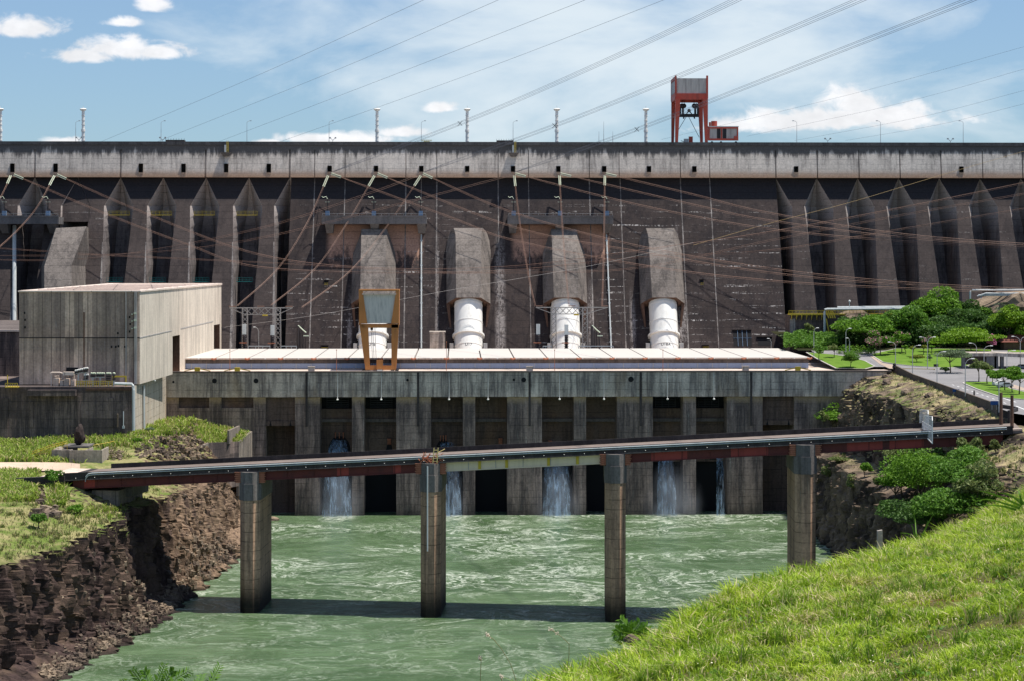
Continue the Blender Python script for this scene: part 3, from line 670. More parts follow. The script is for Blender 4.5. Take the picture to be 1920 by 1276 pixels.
m.box(gx0, gx1, 799.9, 801.2, zl-.4, zp+.1); m.box(gx0, gx1, yb-.8, yb+.2, zl-.4, zp+.1); m.box(gx0, gx0+1, 801, yb, zl-.4, zp); m.box(gx1-1, gx1, 801, yb, zl-.4, zp)
m.build('frame', M_red, gr)
for (xa, sg, y, wt_, wb) in ((gx0, 1, 800.0, 1.9, 1.0), (gx1, -1, 800.0, 1.9, 1.0), (gx0+.1, 1, yb, 1.5, .9), (gx1-.1, -1, yb, 1.9, .9)):
    m = MB(); m.hexa([(xa, y-.6, ZT), (xa+sg*wb, y-.6, ZT), (xa+sg*wb, y+.6, ZT), (xa, y+.6, ZT), (xa, y-.7, zl), (xa+sg*wt_, y-.7, zl), (xa+sg*wt_, y+.7, zl), (xa, y+.7, zl)])
    m.build('leg', M_red, gr)
def pc(u, v): return P(u, v, 807)
m = MB()
m.bar(pc(1275, 217), pc(1309, 217), 1.0, 1.2); 
for u in (1275.5, 1308.5): m.bar(pc(u, 201), pc(u, 220), .7); 
for u in (1280.5, 1303.5): m.bar(pc(u, 199), pc(u, 216), .75); m.ball(pc(u-2, 199), .95, 10); m.ball(pc(u+2, 199), .95, 10); m.bar(pc(u-3.5, 200), pc(u, 203.5), .7); m.bar(pc(u+3.5, 200), pc(u, 203.5), .7)
m.bar(pc(1286, 216), pc(1292, 207), .35); m.bar(pc(1298, 216), pc(1292, 207), .35); m.ball(pc(1292, 208), .7, 8)
for u in (1283, 1301): m.tube([pc(u, 218), pc(u-1.5*(1 if u < 1290 else -1), 223)], .3, 6)
lb = m.build('lifting_beam', M_black, gr)
m = MB()
for u in (1278, 1280, 1283, 1301, 1303, 1307): m.tube([pc(u, 199), pc(u+(1 if u < 1290 else -1), 182)], .07, 4)
for (a, b) in ((pc(1287, 219), pc(1270, 247)), (pc(1291, 219), pc(1311, 258))): m.tube([a, b], .1, 4)
m.build('rope', M_black, lb)
# electrical house coupled to the crane
hx0, hx1 = XU(1328.5, 800), XU(1384, 800); hz0, hz1 = ZV(264, 800, 1350), ZV(237, 800, 1350)
hr = thing('machine_house', 'low grey machine house in a red frame beside the red gantry', 'machine house', ((hx0+hx1)/2, 803, ZT))
m = MB(); m.box(hx0, hx1, 800, 807, hz0+.6, hz1-.3); m.build('wall', M_panel, hr)
m = MB(); m.box(hx0-.2, hx1+.2, 799.7, 807.2, hz1-.29, hz1); m.build('roof', M_pipe, hr)
m = MB()
for u in (1329, 1353, 1383): x = XU(u, 800); m.box(x-.25, x+.25, 799.75, 800.1, hz0, hz1-.3)
m.box(hx0, hx1, 799.7, 800.15, hz0, hz0+.75); m.box(hx0, hx1, 799.7, 800.1, hz1-.9, hz1-.3); m.box(XU(1376, 800), hx1, 799.2, 799.7, hz0, hz0+1.6)
m.build('frame', M_red, hr)
for u in (1347.5, 1358.5): x = XU(u, 800); m = MB(); m.box(x-.65, x+.65, 799.85, 800.2, hz0+.76, hz1-.9); m.build('door', M_black, hr)
m = MB(); 
for u in (1335, 1352, 1380): x = XU(u, 800); m.tube([(x, 800, ZT+.4), (x, 801, ZT+.4)], .4, 10)
m.build('wheels', M_black, hr)
a = P(1339, 232, 803); m = MB(); m.tube([(a.x, 803, hz1), (a.x, 803, hz1+2.1)], 1.15, 16); m.tube([(a.x-1.6, 803, hz1), (a.x-1.6, 803, hz1+1.7)], .4, 8); m.build('tank', M_red, hr)
x0, x1 = XU(1292, 803), XU(1299, 803); m = MB(); m.box(x0, x1, 803, 804.5, ZT, ZV(257, 803, 1296)); m.box(x0-.06, x1+.06, 802.95, 804.6, ZV(257, 803, 1296), ZV(256.4, 803, 1296))
tag(m.build('cabinet', M_red), 'small orange red cabinet on the crest between the gantry legs', 'cabinet')
x0, x1 = XU(1283, 803), XU(1291, 803); m = MB(); m.box(x0, x1, 803, 805, ZT+.3, ZV(260.5, 803, 1290)); m.bar((x0-1.2, 804, ZT+1.2), (x0, 804, ZT+.8), .25)
for xx in (x0+.3, x1-.3): m.tube([(xx, 802.9, ZT+.3), (xx, 803.3, ZT+.3)], .3, 8)
tag(m.build('generator', M_steel), 'small grey generator on wheels beside the orange cabinet on the crest', 'generator')
# ================================================================== POWERHOUSE
YP = 654.0; ZD = ZV(697, YP); ZL = ZV(743, YP)
px0, px1 = XU(312, YP), XU(1662, YP)
ph = thing('powerhouse', 'long low concrete powerhouse with white roof and row of deep downstream bays above the water', 'powerhouse', (0, YP, 0))
bays = [(600, 660), (683, 743), (808, 868), (891, 951), (1016, 1076), (1099, 1157), (1224, 1281), (1305, 1363)]
shal = [(498, 553), (1430, 1489)]
xb = [(XU(a, YP), XU(b, YP), 0) for a, b in bays] + [(XU(a, YP), XU(b, YP), 1) for a, b in shal]
xb.sort()
YB = YP + 9.0
# band above the bays, its lower edge set slightly forward
m = MB(); m.box(px0, px1, YP-.5, YB+3, ZL, ZD); m.build('upper_wall', M_grey, ph)
for u in (575, 784, 993, 1201, 1408):
    x = XU(u, YP); m = MB(); m.box(x-.35, x+.35, YP-.62, YP-.5, ZL-9, ZD); m.build('joint_seam', M_bparapet, ph)
# wall left of the first bay with two shallow panels
x = px0
m = MB(); edges = [(px0, xb[0][0])] + [(xb[i][1], xb[i+1][0]) for i in range(len(xb)-1)] + [(xb[-1][1], XU(1600, YP))]
for i, (a, b) in enumerate(edges):
    m = MB()
    if i == 0:
        za, zb_ = ZV(763, YP), ZL
        pa = [(XU(335, YP), XU(392, YP)), (XU(415, YP), XU(475, YP))]
        m.box(a, b, YP, YB+3, -4, za); m.box(a, pa[0][0], YP, YB+3, za+.003, zb_-.003); m.box(pa[0][1], pa[1][0], YP, YB+3, za+.003, zb_-.003); m.box(pa[1][1], b, YP, YB+3, za+.003, zb_-.003)
        o = m.build('wall_pier', M_pier, ph)
        for c, d in pa:
            q = MB(); q.box(c, d, YP+1.0, YP+2, za+.003, zb_-.003); q.build('shallow_panel', M_baypanel, ph)
    else:
        m.box(a, b, YP, YB+3, -4, ZL-.003)
        if b-a > 8:                       # expansion joint groove shown as a slender rib
            pass
        m.build('wall_pier', M_pier, ph)
# rear of the bays
def bay(a, b, kind, u):
    r = MB()
    if kind == 1:
        z1 = ZV(797, YP)
        r.box(a+.003, b-.003, YP+1.2, YP+2.6, z1, ZL-.003); r.box(a+.003, b-.003, YP+.9, YP+1.2, z1, z1+1.4)
        p = r.build('bay_panel', M_baypanel, ph)
        q = MB(); q.box(a+.003, b-.003, YB, YB+1, -4, z1+1); q.build('back_wall', M_baypanel, p)
        for f in (.16, .84):
            q = MB(); x = a+(b-a)*f; q.prism([Vector((x-.35, YP+.85, z1)), Vector((x+.35, YP+.85, z1)), Vector((x, YP+.85, z1+1.6))], (0, .3, 0)); q.build('hook', M_dark, p)
        return
    # upper panel, ledge, lower panel, dark slot above the water
    z_g, z_m, z_l = ZV(768, YP), ZV(790, YP), ZV(833, YP)
    r.box(a+.003, b-.003, YB-1.6, YB+1, z_m, ZL-.003 if u in (808, 891, 1016, 1099) else z_g)
    r.box(a+.003, b-.003, YB-.8, YB+1, z_l-6, z_m-.003)
    p = r.build('bay_panel', M_baypanel, ph)
    q = MB(); q.box(a+.003, b-.003, YB+.6, YB+1.4, -4, z_l-6.003); q.build('back_wall', M_dark, p)
    q = MB(); q.box(a+.003, b-.003, YB-2.2, YB-1.62, z_m-.5, z_m+.5); q.build('ledge', M_darkband, p)
    if u in (600, 683, 1224, 1305):
        q = MB(); q.box(a+.003, b-.003, YB-.4, YB+.5, z_g+.01, ZL-.01)
        g = q.build('louvre_grille', M_dark, ph)
        q = MB()
        for i in range(6): z = z_g+.4+i*.68; q.box(a+1.4, b-1.4, YB-.9, YB-.42, z, z+.22)
        for i in range(4): x = a+1.6+(b-a-3.2)*i/3; q.bar((x, YB-.95, z_g+.2), (x, YB-.95, ZL-.5), .16)
        q.build('slats', M_black, g)
    # dark arched outlets
    cx = (a+b)/2 + {600: .6, 683: 2.5, 808: -1.2, 891: 3.0, 1016: -2.0, 1099: 1.0, 1224: -1.5, 1305: 1.5}[u]
    zo = {600: 820, 683: 832, 808: 826, 891: 832}.get(u, 836)
    z0 = ZV(zo+30, YP); zt_ = ZV(zo, YP); hw = {600: 3.4, 808: 2.3}.get(u, 1.1)
    q = MB(); pts = [Vector((cx+hw*math.cos(t), YB-.95, z0+(zt_-z0)*abs(math.sin(t))**.8)) for t in np.linspace(0, math.pi, 13)]
    q.prism(pts, (0, .12, 0)); q.build('outlet', M_dark, p)
    for dx in (-.9, 0, .9): q = MB(); q.tube([(cx+dx*hw*.4, YB-1.2, zt_-.6), (cx+dx*hw*.4, YB-1.3, zt_+.9)], .16, 6); q.ball((cx+dx*hw*.4, YB-1.3, zt_+1), .28, 6); q.build('outlet_valve', M_rust, p)
for (ua, ub), k in [(b, 0) for b in bays] + [(s, 1) for s in shal]: bay(XU(ua, YP), XU(ub, YP), k, ua)
# lamps hanging at the bay heads on thin conduits
for u in (633, 715, 842, 915, 1049, 1132, 1251, 1338):
    x = XU(u, YP); m = MB(); m.tube([(x, YP-.6, ZD), (x, YP-.6, ZL+.2), (x, YP-.9, ZL-.3)], .09, 5); c = m.build('conduit', M_pipe, ph)
    m = MB(); m.ball((x, YP-1.0, ZL-.7), .36, 8, (1, 1, .8)); m.build('bay_lamp', M_white, c)
# round vent holes in the upper wall
for u, v, r in ((325, 715, .35), (402, 713, .75), (480, 713, .75), (764, 711.5, .4), (963.5, 711, .4), (982, 711, .75), (1183, 710, .85)):
    q = MB(); c = P(u, v, YP-.52); q.tube([(c.x, YP-.53, c.z), (c.x, YP-.4, c.z)], r, 14); q.build('vent_hole', M_dark, ph)
# deck, kerb beam, glazed wall, roof
ZK = ZD + .35
m = MB(); m.box(px0, px1+1.5, YP-.7, YP+1.2, ZD+.003, ZD+.42); m.build('deck_kerb', M_darkband, ph)
YS = 669.0; x0r, x1r = XU(345, YS), XU(1516, YS)
m = MB(); m.box(px0, px1+1.5, YP+1.2, 770, ZD-2, ZD+.28); m.build('deck', M_tanledge, ph)
zr = ZV(669.5, YS); zg0, zg1 = ZV(689.2, YS), ZV(680, YS); ze = ZV(672.5, YS)
m = MB(); m.box(x0r, x1r, YS+.3, YS+2, ZD+.28, zg0); m.build('plinth_wall', M_tanledge, ph)
m = MB(); m.box(x0r, x1r, YS+.1, YS+2, zg0, zg1); gl = m.build('glazing', M_glass, ph)
m = MB(); m.box(x0r-.2, x1r+.2, YS+.2, YS+2, zg1+.003, ze); m.build('fascia', M_darkband, ph)
for i in range(42):
    x = x0r+(x1r-x0r)*(i+.5)/42; m = MB(); m.box(x-.09, x+.09, YS-.02, YS+.2, zg0, zg1); m.build('mullion', M_steel, gl)
# end walls and the body under the roof
YRB = 735.0; zrb = ZV(652.5, YRB)
m = MB(); m.box(x0r+.3, x1r-.3, YS+2.003, YRB-1, ZD+.28, ze-.1); m.build('hall_body', M_darkband, ph)
nseg = 19; xs = [x0r-.5+(x1r-x0r+1)*i/nseg for i in range(nseg+1)]
dk = (-130*.0)
for i in range(nseg):
    a, b = xs[i]+.22, xs[i+1]-.22; m = MB()
    m.hexa([(a, YS-.9, ze+.05), (b, YS-.9, ze+.05), (b, YRB, ze+.05), (a, YRB, ze+.05), (a, YS-.9, zr), (b, YS-.9, zr), (b, YRB, zrb), (a, YRB, zrb)])
    p = m.build('roof_panel', M_whiteroof, ph)
    m = MB(); m.box(a, b, YS-1.0, YS-.905, ze+.1, zr-.12); m.build('eaves_board', M_tanledge, p)
    m = MB()
    for xx in (a+.5, (a+b)/2, b-.5): m.box(xx-.25, xx+.25, YS-1.25, YS-1.01, ze+.12, zr-.1)
    m.build('eaves_bracket', M_white, p)
    m = MB(); m.tube([(b-.9, YS-1.3, ze+.35), (b-.1, YS-1.5, ze+.1), (b+.6, YS-1.3, ze+.4)], .3, 7); m.build('gutter_outlet', M_rust, p)
m = MB(); m.box(x0r-.4, x1r+.4, YS-.5, YRB-.2, ze-.095, ze+.045); m.build('roof_slab', M_darkband, ph)
# thin poles on the deck edge (lamps seen edge on)
for i, u in enumerate((431, 605+26, 837, 1040, 1243)):
    b = P(u, 693, YP+5); z1 = ZV(655 if u != 837 else 640, YP+5, u); m = MB(); m.tube([(b.x, b.y, ZD), (b.x, b.y, z1)], [.1, .06], 5); m.ball((b.x, b.y, z1), .2, 6)
    tag(m.build('deck_pole', M_rust), 'thin rusty pole on the powerhouse deck, %s of five' % ('leftmost', 'second from left', 'middle', 'second from right', 'rightmost')[i], 'pole', 'thin poles on the powerhouse deck')
# small boxes along the kerb
for u, l in ((584, 'under the left roof panels'), (993, 'below the central roof panels'), (1398, 'below the right roof panels')):
    c = P(u, 694, YP+1.3); m = MB(); m.box(c.x-1.0, c.x+1.0, c.y-.5, c.y+.5, ZD+.42, ZD+1.6); m.box(c.x-1.1, c.x+1.1, c.y-.6, c.y+.6, ZD+1.603, ZD+1.8)
    tag(m.build('kerb_box', M_tanledge), 'small pale box on the powerhouse kerb %s' % l, 'box', 'pale boxes on the deck kerb')
for u, l in ((370, 'nearest the left building'), (445, 'second from the left building'), (1496, 'at the right end')):
    c = P(u, 696, YP+.4); m = MB(); m.bar((c.x-4, c.y, ZD+.5), (c.x, c.y, ZD+1.3), .25); m.bar((c.x+4, c.y, ZD+.5), (c.x, c.y, ZD+1.3), .25); m.box(c.x-.8, c.x+.8, c.y-.5, c.y+.5, ZD+.42, ZD+1.6)
    tag(m.build('gate_lifter', M_yellow), 'small yellow lifting frame on the powerhouse kerb %s' % l, 'lifting frame', 'yellow frames on the deck kerb')

# ---- orange gantry crane on the deck
YG = 659.0
def g(u, v, Y=YG): return P(u, v, Y)
oc = thing('gantry_crane', 'brown orange gantry crane with grey sheeted head on the powerhouse deck', 'crane', (XU(712, YG), YG, ZD+.3))
zh1, zh0 = ZV(546, YG), ZV(609, YG)
gx0, gx1 = XU(672.5, YG), XU(746, YG); D = 8.0
m = MB()
# head: two side plates that splay, top beam, lower beam
def quadprism(m, a, b, c, d, dy): m.prism([a, b, c, d], (0, dy, 0))
quadprism(m, g(672.5, 546), g(680, 546), g(688.5, 607), g(673.5, 607), 1.2)
quadprism(m, g(742.5, 546), g(748.5, 546), g(748, 607), g(733.5, 607), 1.2)
quadprism(m, g(672.5, 546, YG+D), g(680, 546, YG+D), g(688, 607, YG+D), g(673.5, 607, YG+D), 1.2)
quadprism(m, g(742, 546, YG+D), g(748, 546, YG+D), g(748, 607, YG+D), g(733.5, 607, YG+D), 1.2)
m.box(gx0, gx1+.4, YG-.02, YG+D+1.2, zh1+.002, zh1+.5)
m.box(gx0+.3, gx1+.1, YG+.1, YG+1.3, ZV(615, YG), zh0); m.box(gx0+.3, gx1+.1, YG+D, YG+D+1.1, ZV(615, YG), zh0)
m.box(gx1-.1, gx1+.35, YG+1.25, YG+D, zh0-.2, zh1); m.box(gx0, gx0+.4, YG+1.25, YG+D, zh0-.2, zh1)
m.build('head_frame', M_orange, oc)
m = MB(); quadprism(m, g(680.2, 553, YG+.5), g(742.3, 553, YG+.5), g(733.2, 606.5, YG+.5), g(688.8, 606.5, YG+.5), .5); m.build('sheeting', M_corr, oc)
m = MB(); m.box(XU(679, YG), XU(743, YG), YG-.15, YG+.9, ZV(553, YG), ZV(550, YG)); m.build('head_ledge', M_tanledge, oc)
for Y in (YG+.1, YG+D):
    m = MB(); quadprism(m, g(674, 608, Y), g(690, 608, Y), g(693.5, 684, Y), g(684, 684, Y), 1.1); m.build('leg', M_orange, oc)
    m = MB(); quadprism(m, g(734, 608, Y), g(748, 608, Y), g(743.5, 684, Y), g(734, 684, Y), 1.1); m.build('leg', M_orange, oc)
    m = MB(); quadprism(m, g(684, 684.1, Y), g(743.5, 684.1, Y), g(742.5, 692.5, Y), g(685, 692.5, Y), 1.1); m.build('cross_beam', M_orange, oc)
m = MB(); a = g(706, 691, YG-.6); b = g(718, 674, YG-.6); m.box(a.x, b.x, YG-.7, YG+.09, a.z, b.z); m.build('cab', M_orange, oc)
m = MB(); a = g(707, 697, YG-.9); b = g(717, 692, YG-.9); m.box(a.x, b.x, YG-1.1, YG-.3, a.z, b.z); m.build('cable_reel', M_pipe, oc)
m = MB()
for u in (682, 690, 736, 744):
    c = g(u, 695, YG); m.box(c.x-.55, c.x+.55, YG-.1, YG+D+1, ZD+.3, ZV(692.4, YG))
m.bar(g(742, 692, YG-.4), g(748, 697, YG-.4), .6); m.build('bogie', M_black, oc)
m = MB()
for u in (696, 699, 703): m.tube([g(u, 615, YG+4), g(u+3, 690, YG+4)], .06, 4)
m.ball(g(697, 617, YG+4), .5, 6); m.build('hoist_rope', M_black, oc)

# ---- lattice gantries behind the roof
def lattice(u0, u1, vt, vb, cols, lab, Y=744.0):
    zt, zb = ZV(vt, Y), ZD+.28; r = thing('lattice_gantry', lab, 'lattice gantry', (XU((u0+u1)/2, Y), Y, zb), 'lattice gantries behind the powerhouse roof')
    for u, w in cols:
        x = XU(u, Y); m = MB(); w = w/5.37
        for dx in (-w/2, w/2):
            for dy in (0, w): m.bar((x+dx*1.15, Y+dy, zb), (x+dx, Y+dy, zt), .26)
        n = 11
        for i in range(n):
            za, zc = zb+(zt-zb)*i/n, zb+(zt-zb)*(i+1)/n; s = 1 if i % 2 else -1
            for dy in (0, w): m.bar((x-s*w/2, Y+dy, za), (x+s*w/2, Y+dy, zc), .15); m.bar((x+s*w/2, Y+dy, za), (x-s*w/2, Y+dy, zc), .12)
        m.build('column', M_lattice, r)
    m = MB(); x0, x1 = XU(u0, Y), XU(u1, Y); c0, c1 = XU(cols[0][0], Y), XU(cols[1][0], Y); h = 2.3
    for dy in (0, 1.6):
        m.bar((x0, Y+dy, zt), (x1, Y+dy, zt), .3); m.bar((x0, Y+dy, zt), (c0, Y+dy, zt-h), .2); m.bar((x1, Y+dy, zt), (c1, Y+dy, zt-h), .2); m.bar((c0, Y+dy, zt-h), (c1, Y+dy, zt-h), .22)
        n = 5
        for i in range(n):
            a, b = c0+(c1-c0)*i/n, c0+(c1-c0)*(i+1)/n; m.bar((a, Y+dy, zt-h), (b, Y+dy, zt), .14); m.bar((a, Y+dy, zt), (b, Y+dy, zt-h), .14)
    m.build('beam', M_lattice, r)
    m = MB()
    for u in (u0+6, (u0+u1)/2, u1-6): x = XU(u, Y); m.bar((x-1.2, Y-.3, zt+.55), (x+1.2, Y-.3, zt+.55), .45, .3)
    m.build('dropper_clamp', M_wire, r)
    m = MB(); x = XU((u0+u1)/2+8, Y); m.box(x-.9, x+.9, Y-.2, Y, zt-h-.5, zt-h); m.build('name_plate', M_yellow, r)
lattice(430, 548, 577.5, 655, ((459, 9), (521, 9)), 'lattice steel gantry behind the roof nearest the left building')
lattice(1005, 1140, 577, 655, ((1038, 9), (1097, 9)), 'lattice steel gantry standing in front of the third penstock')
# switchgear standing between them: dark bushings with grey caps
def bushing(u, vt, vb, lab, wide=False, Y=740.0):
    x = XU(u, Y); zb = ZD+.28; zt = ZV(vt, Y, u); r = thing('bushing', lab, 'bushing', (x, Y, zb), 'bushings behind the powerhouse roof')
    m = MB(); m.tube([(x, Y, zb), (x, Y, zb+(zt-zb)*.25)], 1.1, 10); m.build('base', M_pipe, r)
    m = MB(); n = 8
    for i in range(n): za = zb+(zt-zb)*(.25+.45*i/n); m.tube([(x, Y, za), (x, Y, za+.02), (x, Y, za+(zt-zb)*.45/n)], [.45, .85, .45], 10)
    m.build('porcelain', M_porc, r)
    m = MB(); m.box(x-.65, x+.65, Y-.6, Y+.6, zb+(zt-zb)*.7, zt); m.build('cap', M_pipe, r)
    m = MB(); m.bar((x-1.6, Y-.9, zb+(zt-zb)*.48), (x+1.0, Y-.9, zb+(zt-zb)*.48), .3, .35); m.build('terminal', M_rust, r)
for u, vt, l in ((458, 608, 'inside the left lattice column'), (511, 610, 'left of the second lattice column'), (1009, 608, 'under the left arm of the right lattice gantry'), (1062, 609, 'dark in front of the third penstock')):
    bushing(u, vt, 655, 'dark bushing with grey cap %s' % l)
def slanted(u, lab, Y=741.0):
    x = XU(u, Y); zb = ZD+.28; r = thing('disconnector', lab, 'disconnector', (x, Y, zb), 'disconnectors behind the powerhouse roof')
    m = MB()
    for i, (du, v0) in enumerate(((0, 612), (4.5, 620), (9, 622), (14, 625))):
        xx = XU(u+du, Y); z1 = ZV(v0, Y, u); m.tube([(xx, Y, zb+2.5), (xx, Y, z1)], .5 if i == 0 else .28, 8)
    m.build('porcelain', M_porc, r)
    m = MB(); m.tube([P(u, 610.5, Y), P(u+9, 619, Y), P(u+15, 624, Y)], .22, 6); m.bar(P(u+10, 630, Y-1), P(u+20, 630, Y-1), .35); m.build('contact_arm', M_insul, r)
    m = MB(); m.box(x-1.2, x+3.6, Y-.6, Y+.6, zb, zb+2.5); m.build('base', M_steel, r)
slanted(559, 'dark slanted disconnector left of the orange crane'); slanted(1110, 'dark slanted disconnector right of the third penstock')
m = MB(); a = P(462, 648, 738); 
for (ua, ub) in ((466, 506), (527, 556), (1018, 1034), (1085, 1150)):
    p, q = P(ua, 648, 738), P(ub, 648, 738); m.bar(p, q, .28)
    for i in range(4): s = p.lerp(q, i/3); m.bar((s.x, s.y, ZD+.2), s, .2)
tag(m.build('busbar_rail', M_pipe), 'thin pale busbar rail along the back of the white powerhouse roof', 'busbar')
def arm_lamp(p, z1, arm, lab, group, mat=None, double=False):
    r = thing('street_lamp', lab, 'street lamp', p, group); p = Vector(p); m = MB(); h = z1-p.z
    m.tube([p, p+Vector((0, 0, h*.86))], [.14, .09], 6)
    for sg in ((1, -1) if double else (1,)):
        m.tube([p+Vector((0, 0, h*.86)), p+Vector((arm*sg*.25, 0, h*.95)), p+Vector((arm*sg*.6, 0, h*.99)), p+Vector((arm*sg, 0, h))], .07, 5)
    m.build('pole', mat or M_steel, r)
    m = MB()
    for sg in ((1, -1) if double else (1,)):
        c = p+Vector((arm*sg, 0, h)); e = .5*(1 if arm*sg > 0 else -1)
        m.hexa([c+Vector((-.45, -.2, -.1)), c+Vector((.45, -.2, -.1)), c+Vector((.45, .2, -.1)), c+Vector((-.45, .2, -.1)), c+Vector((-.35, -.14, .12)), c+Vector((.35, -.14, .12)), c+Vector((.35, .14, .12)), c+Vector((-.35, .14, .12))])
    m.build('lamp_head', M_white, r)
arm_lamp((XU(485, 745), 745, ZD+.28), ZV(613.5, 745, 485), -1.5, 'curved street lamp between the two left lattice columns', 'street lamps')

# ================================================================== LEFT BUILDING
hb = thing('service_block', 'big windowless concrete block with panelled shaded front and sunlit right side', 'building', (-105, 591, 44))
z0, z1 = 43.8, ZV(546, 591)
A0 = P(36, 546, 591); A1 = P(262, 546, 591); YBk = 746.0
B1x = XU(415, YBk); B0x = A0.x
zb1 = ZV(533, YBk)
def col(x, y, za, zb): return (x, y, za), (x, y, zb)
# openings in the sunlit side: param t along the side wall
def side(t, z): 
    return Vector((A1.x+(B1x-A1.x)*t, 591+(YBk-591)*t, z))
def t_of(u):
    best = min(np.linspace(0, 1, 4001), key=lambda t: abs(proj_u(side(t, 50))-u)); return float(best)
def proj_u(p):
    d = Vector(p)-CAM; return 960+F*d.dot(RIGHT)/d.dot(FWD)
def proj_v(p):
    d = Vector(p)-CAM; return HORIZON-F*d.z/d.dot(FWD)
ta, tb, tc_, td = t_of(323.5), t_of(337), t_of(401), t_of(412)
def zm_at(t): return 56.4+1.0*t
def ztop(t): return z1+(zb1-z1)*t
def z_at(t, v):
    p = side(t, 50); d = (p-CAM).dot(FWD); return CAM.z-(v-HORIZON)*d/F
zda, zdc = z_at(ta, 631), z_at(tc_, 610)
m = MB()
m.cur = 0
m.face((A0.x, 591, z0), (A1.x, 591, z0), (A1.x, 591, z1), (A0.x, 591, z1))
m.cur = 1
for (s, e, zlo) in ((0, ta, None), (ta, tb, zda), (tb, tc_, None), (tc_, td, zdc), (td, 1, None)):
    for k in range(3):
        s_, e_ = s+(e-s)*k/3, s+(e-s)*(k+1)/3
        m.face(side(s_, zlo or z0), side(e_, zlo or z0), side(e_, ztop(e_)), side(s_, ztop(s_)))
m.cur = 0
m.face((A0.x, YBk, z0), (B1x, YBk, z0), (B1x, YBk, zb1), (A0.x, YBk, zb1)); m.face((A0.x, 591, z0), (A0.x, YBk, z0), (A0.x, YBk, zb1), (A0.x, 591, z1))
m.build('wall', [M_house, M_house_r], hb)
m = MB(); m.hexa([(A0.x-.3, 590.7, z1-.25), (A1.x+.3, 590.7, z1-.25), (B1x+.3, YBk, zb1-.25), (A0.x-.3, YBk, zb1-.25), (A0.x-.3, 590.7, z1+.15), (A1.x+.3, 590.7, z1+.15), (B1x+.3, YBk, zb1+.35), (A0.x-.3, YBk, zb1+.35)])
roof = m.build('roof', M_roofcap, hb)
m = MB()
for i in range(12):
    t = (i+.5)/12; p = side(t, ztop(t)); m.bar((A0.x+4, p.y, p.z+.25), (p.x-1, p.y, p.z+.25), 1.6, .35)
m.build('roof_ridge', M_roofcap, roof)
for (s, e, zlo) in ((ta, tb, zda), (tc_, td, zdc)):
    m = MB(); q = Vector((-3.0, 0, 0))
    a, b = side(s, z0), side(e, z0); m.face(a+q, b+q, Vector((b.x-3, b.y, zlo)), Vector((a.x-3, a.y, zlo)))
    m.face(b, b+q, Vector((b.x-3, b.y, zlo)), Vector((b.x, b.y, zlo))); m.face(a, a+q, Vector((a.x-3, a.y, zlo)), Vector((a.x, a.y, zlo)))
    m.face(Vector((a.x, a.y, zlo)), Vector((b.x, b.y, zlo)), Vector((b.x-3, b.y, zlo)), Vector((a.x-3, a.y, zlo)))
    m.build('door_recess', M_hoodin, hb)
m = MB()
for s_, e_ in ((0, ta-.01), (tb+.01, tc_-.01)):
    p, q = side(s_, 0), side(e_, 0); zp_, zq_ = zm_at(s_), zm_at(e_); m.bar((p.x+.02, p.y, zp_), (q.x+.02, q.y, zq_), .12, .3)
m.build('panel_joint', M_panel, hb)
# horizontal panel line, ribs at the corner, pipe at the corner
zm = ZV(633, 591)
m = MB(); m.box(A0.x, A1.x, 590.9, 591, zm-.12, zm+.12); m.build('panel_joint', M_dark, hb)
m = MB(); m.box(A1.x-1.4, A1.x-.7, 590.4, 591, z0, z1-.3); m.box(A1.x-3.9, A1.x-3.6, 590.7, 591, z0, z1-.3); m.build('corner_pipe', M_panel, hb)
xx = XU(157, 590.5); m = MB(); m.box(xx-.16, xx+.16, 590.85, 591, z0+4, ZV(585, 591)); m.build('drain_strip', M_hoodin, hb)
for (u, v) in ((253.5, 587), (253.5, 600), (253.5, 614)):
    c = P(u, v, 590.6); m = MB(); m.box(c.x-.35, c.x+.35, 590.3, 591, c.z-.3, c.z+.1); m.box(c.x-1.0, c.x-.7, 590.4, 591, c.z-.5, c.z-.2); m.build('wall_lamp', M_insul, hb)
for (u, v) in ((46, 587), (47, 600), (47, 614), (243, 595), (244, 608), (243, 622), (209, 649), (217, 649), (222, 648), (234, 649), (221, 625)):
    c = P(u, v, 590.9); m = MB(); m.box(c.x-.2, c.x+.2, 590.9, 591, c.z-.3, c.z+.3); m.build('wall_hole', M_dark, hb)
c = P(135, 694, 590.8); m = MB(); m.box(c.x-1.6, c.x+1.6, 590.85, 591, c.z-1.0, c.z+.9); m.build('wall_opening', M_dark, hb)

# ---- base block under it
bx1 = XU(248, 583)
bb = thing('base_block', 'massive dark stained concrete base under the left building, with sunlit right end wall', 'building', (-110, 583, 28))
m = MB(); m.cur = 0
x0 = -230; z0b = 43.55
m.face((x0, 583, -2), (bx1, 583, -2), (bx1, 583, z0b), (x0, 583, z0b)); m.face((x0, 583, z0b), (bx1, 583, z0b), (px0, YP, z0b), (px0, 760, z0b), (x0, 760, z0b))
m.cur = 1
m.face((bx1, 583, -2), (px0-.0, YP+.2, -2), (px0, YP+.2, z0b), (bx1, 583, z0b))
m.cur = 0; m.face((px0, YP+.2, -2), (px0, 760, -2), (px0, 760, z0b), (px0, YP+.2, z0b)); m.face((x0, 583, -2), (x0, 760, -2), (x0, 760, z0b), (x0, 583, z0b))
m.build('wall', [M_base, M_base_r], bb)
m = MB(); a, b = P(52, 730, 581.5), P(142, 741, 581.5); m.box(a.x, b.x, 580.5, 583, b.z, a.z); m.build('projecting_sill', M_base, bb)
m = MB(); a = P(160, 727, 582); b = P(246, 731, 582); m.box(a.x, b.x, 582.6, 583, b.z, a.z); m.build('ledge_beam', M_hoodin, bb)
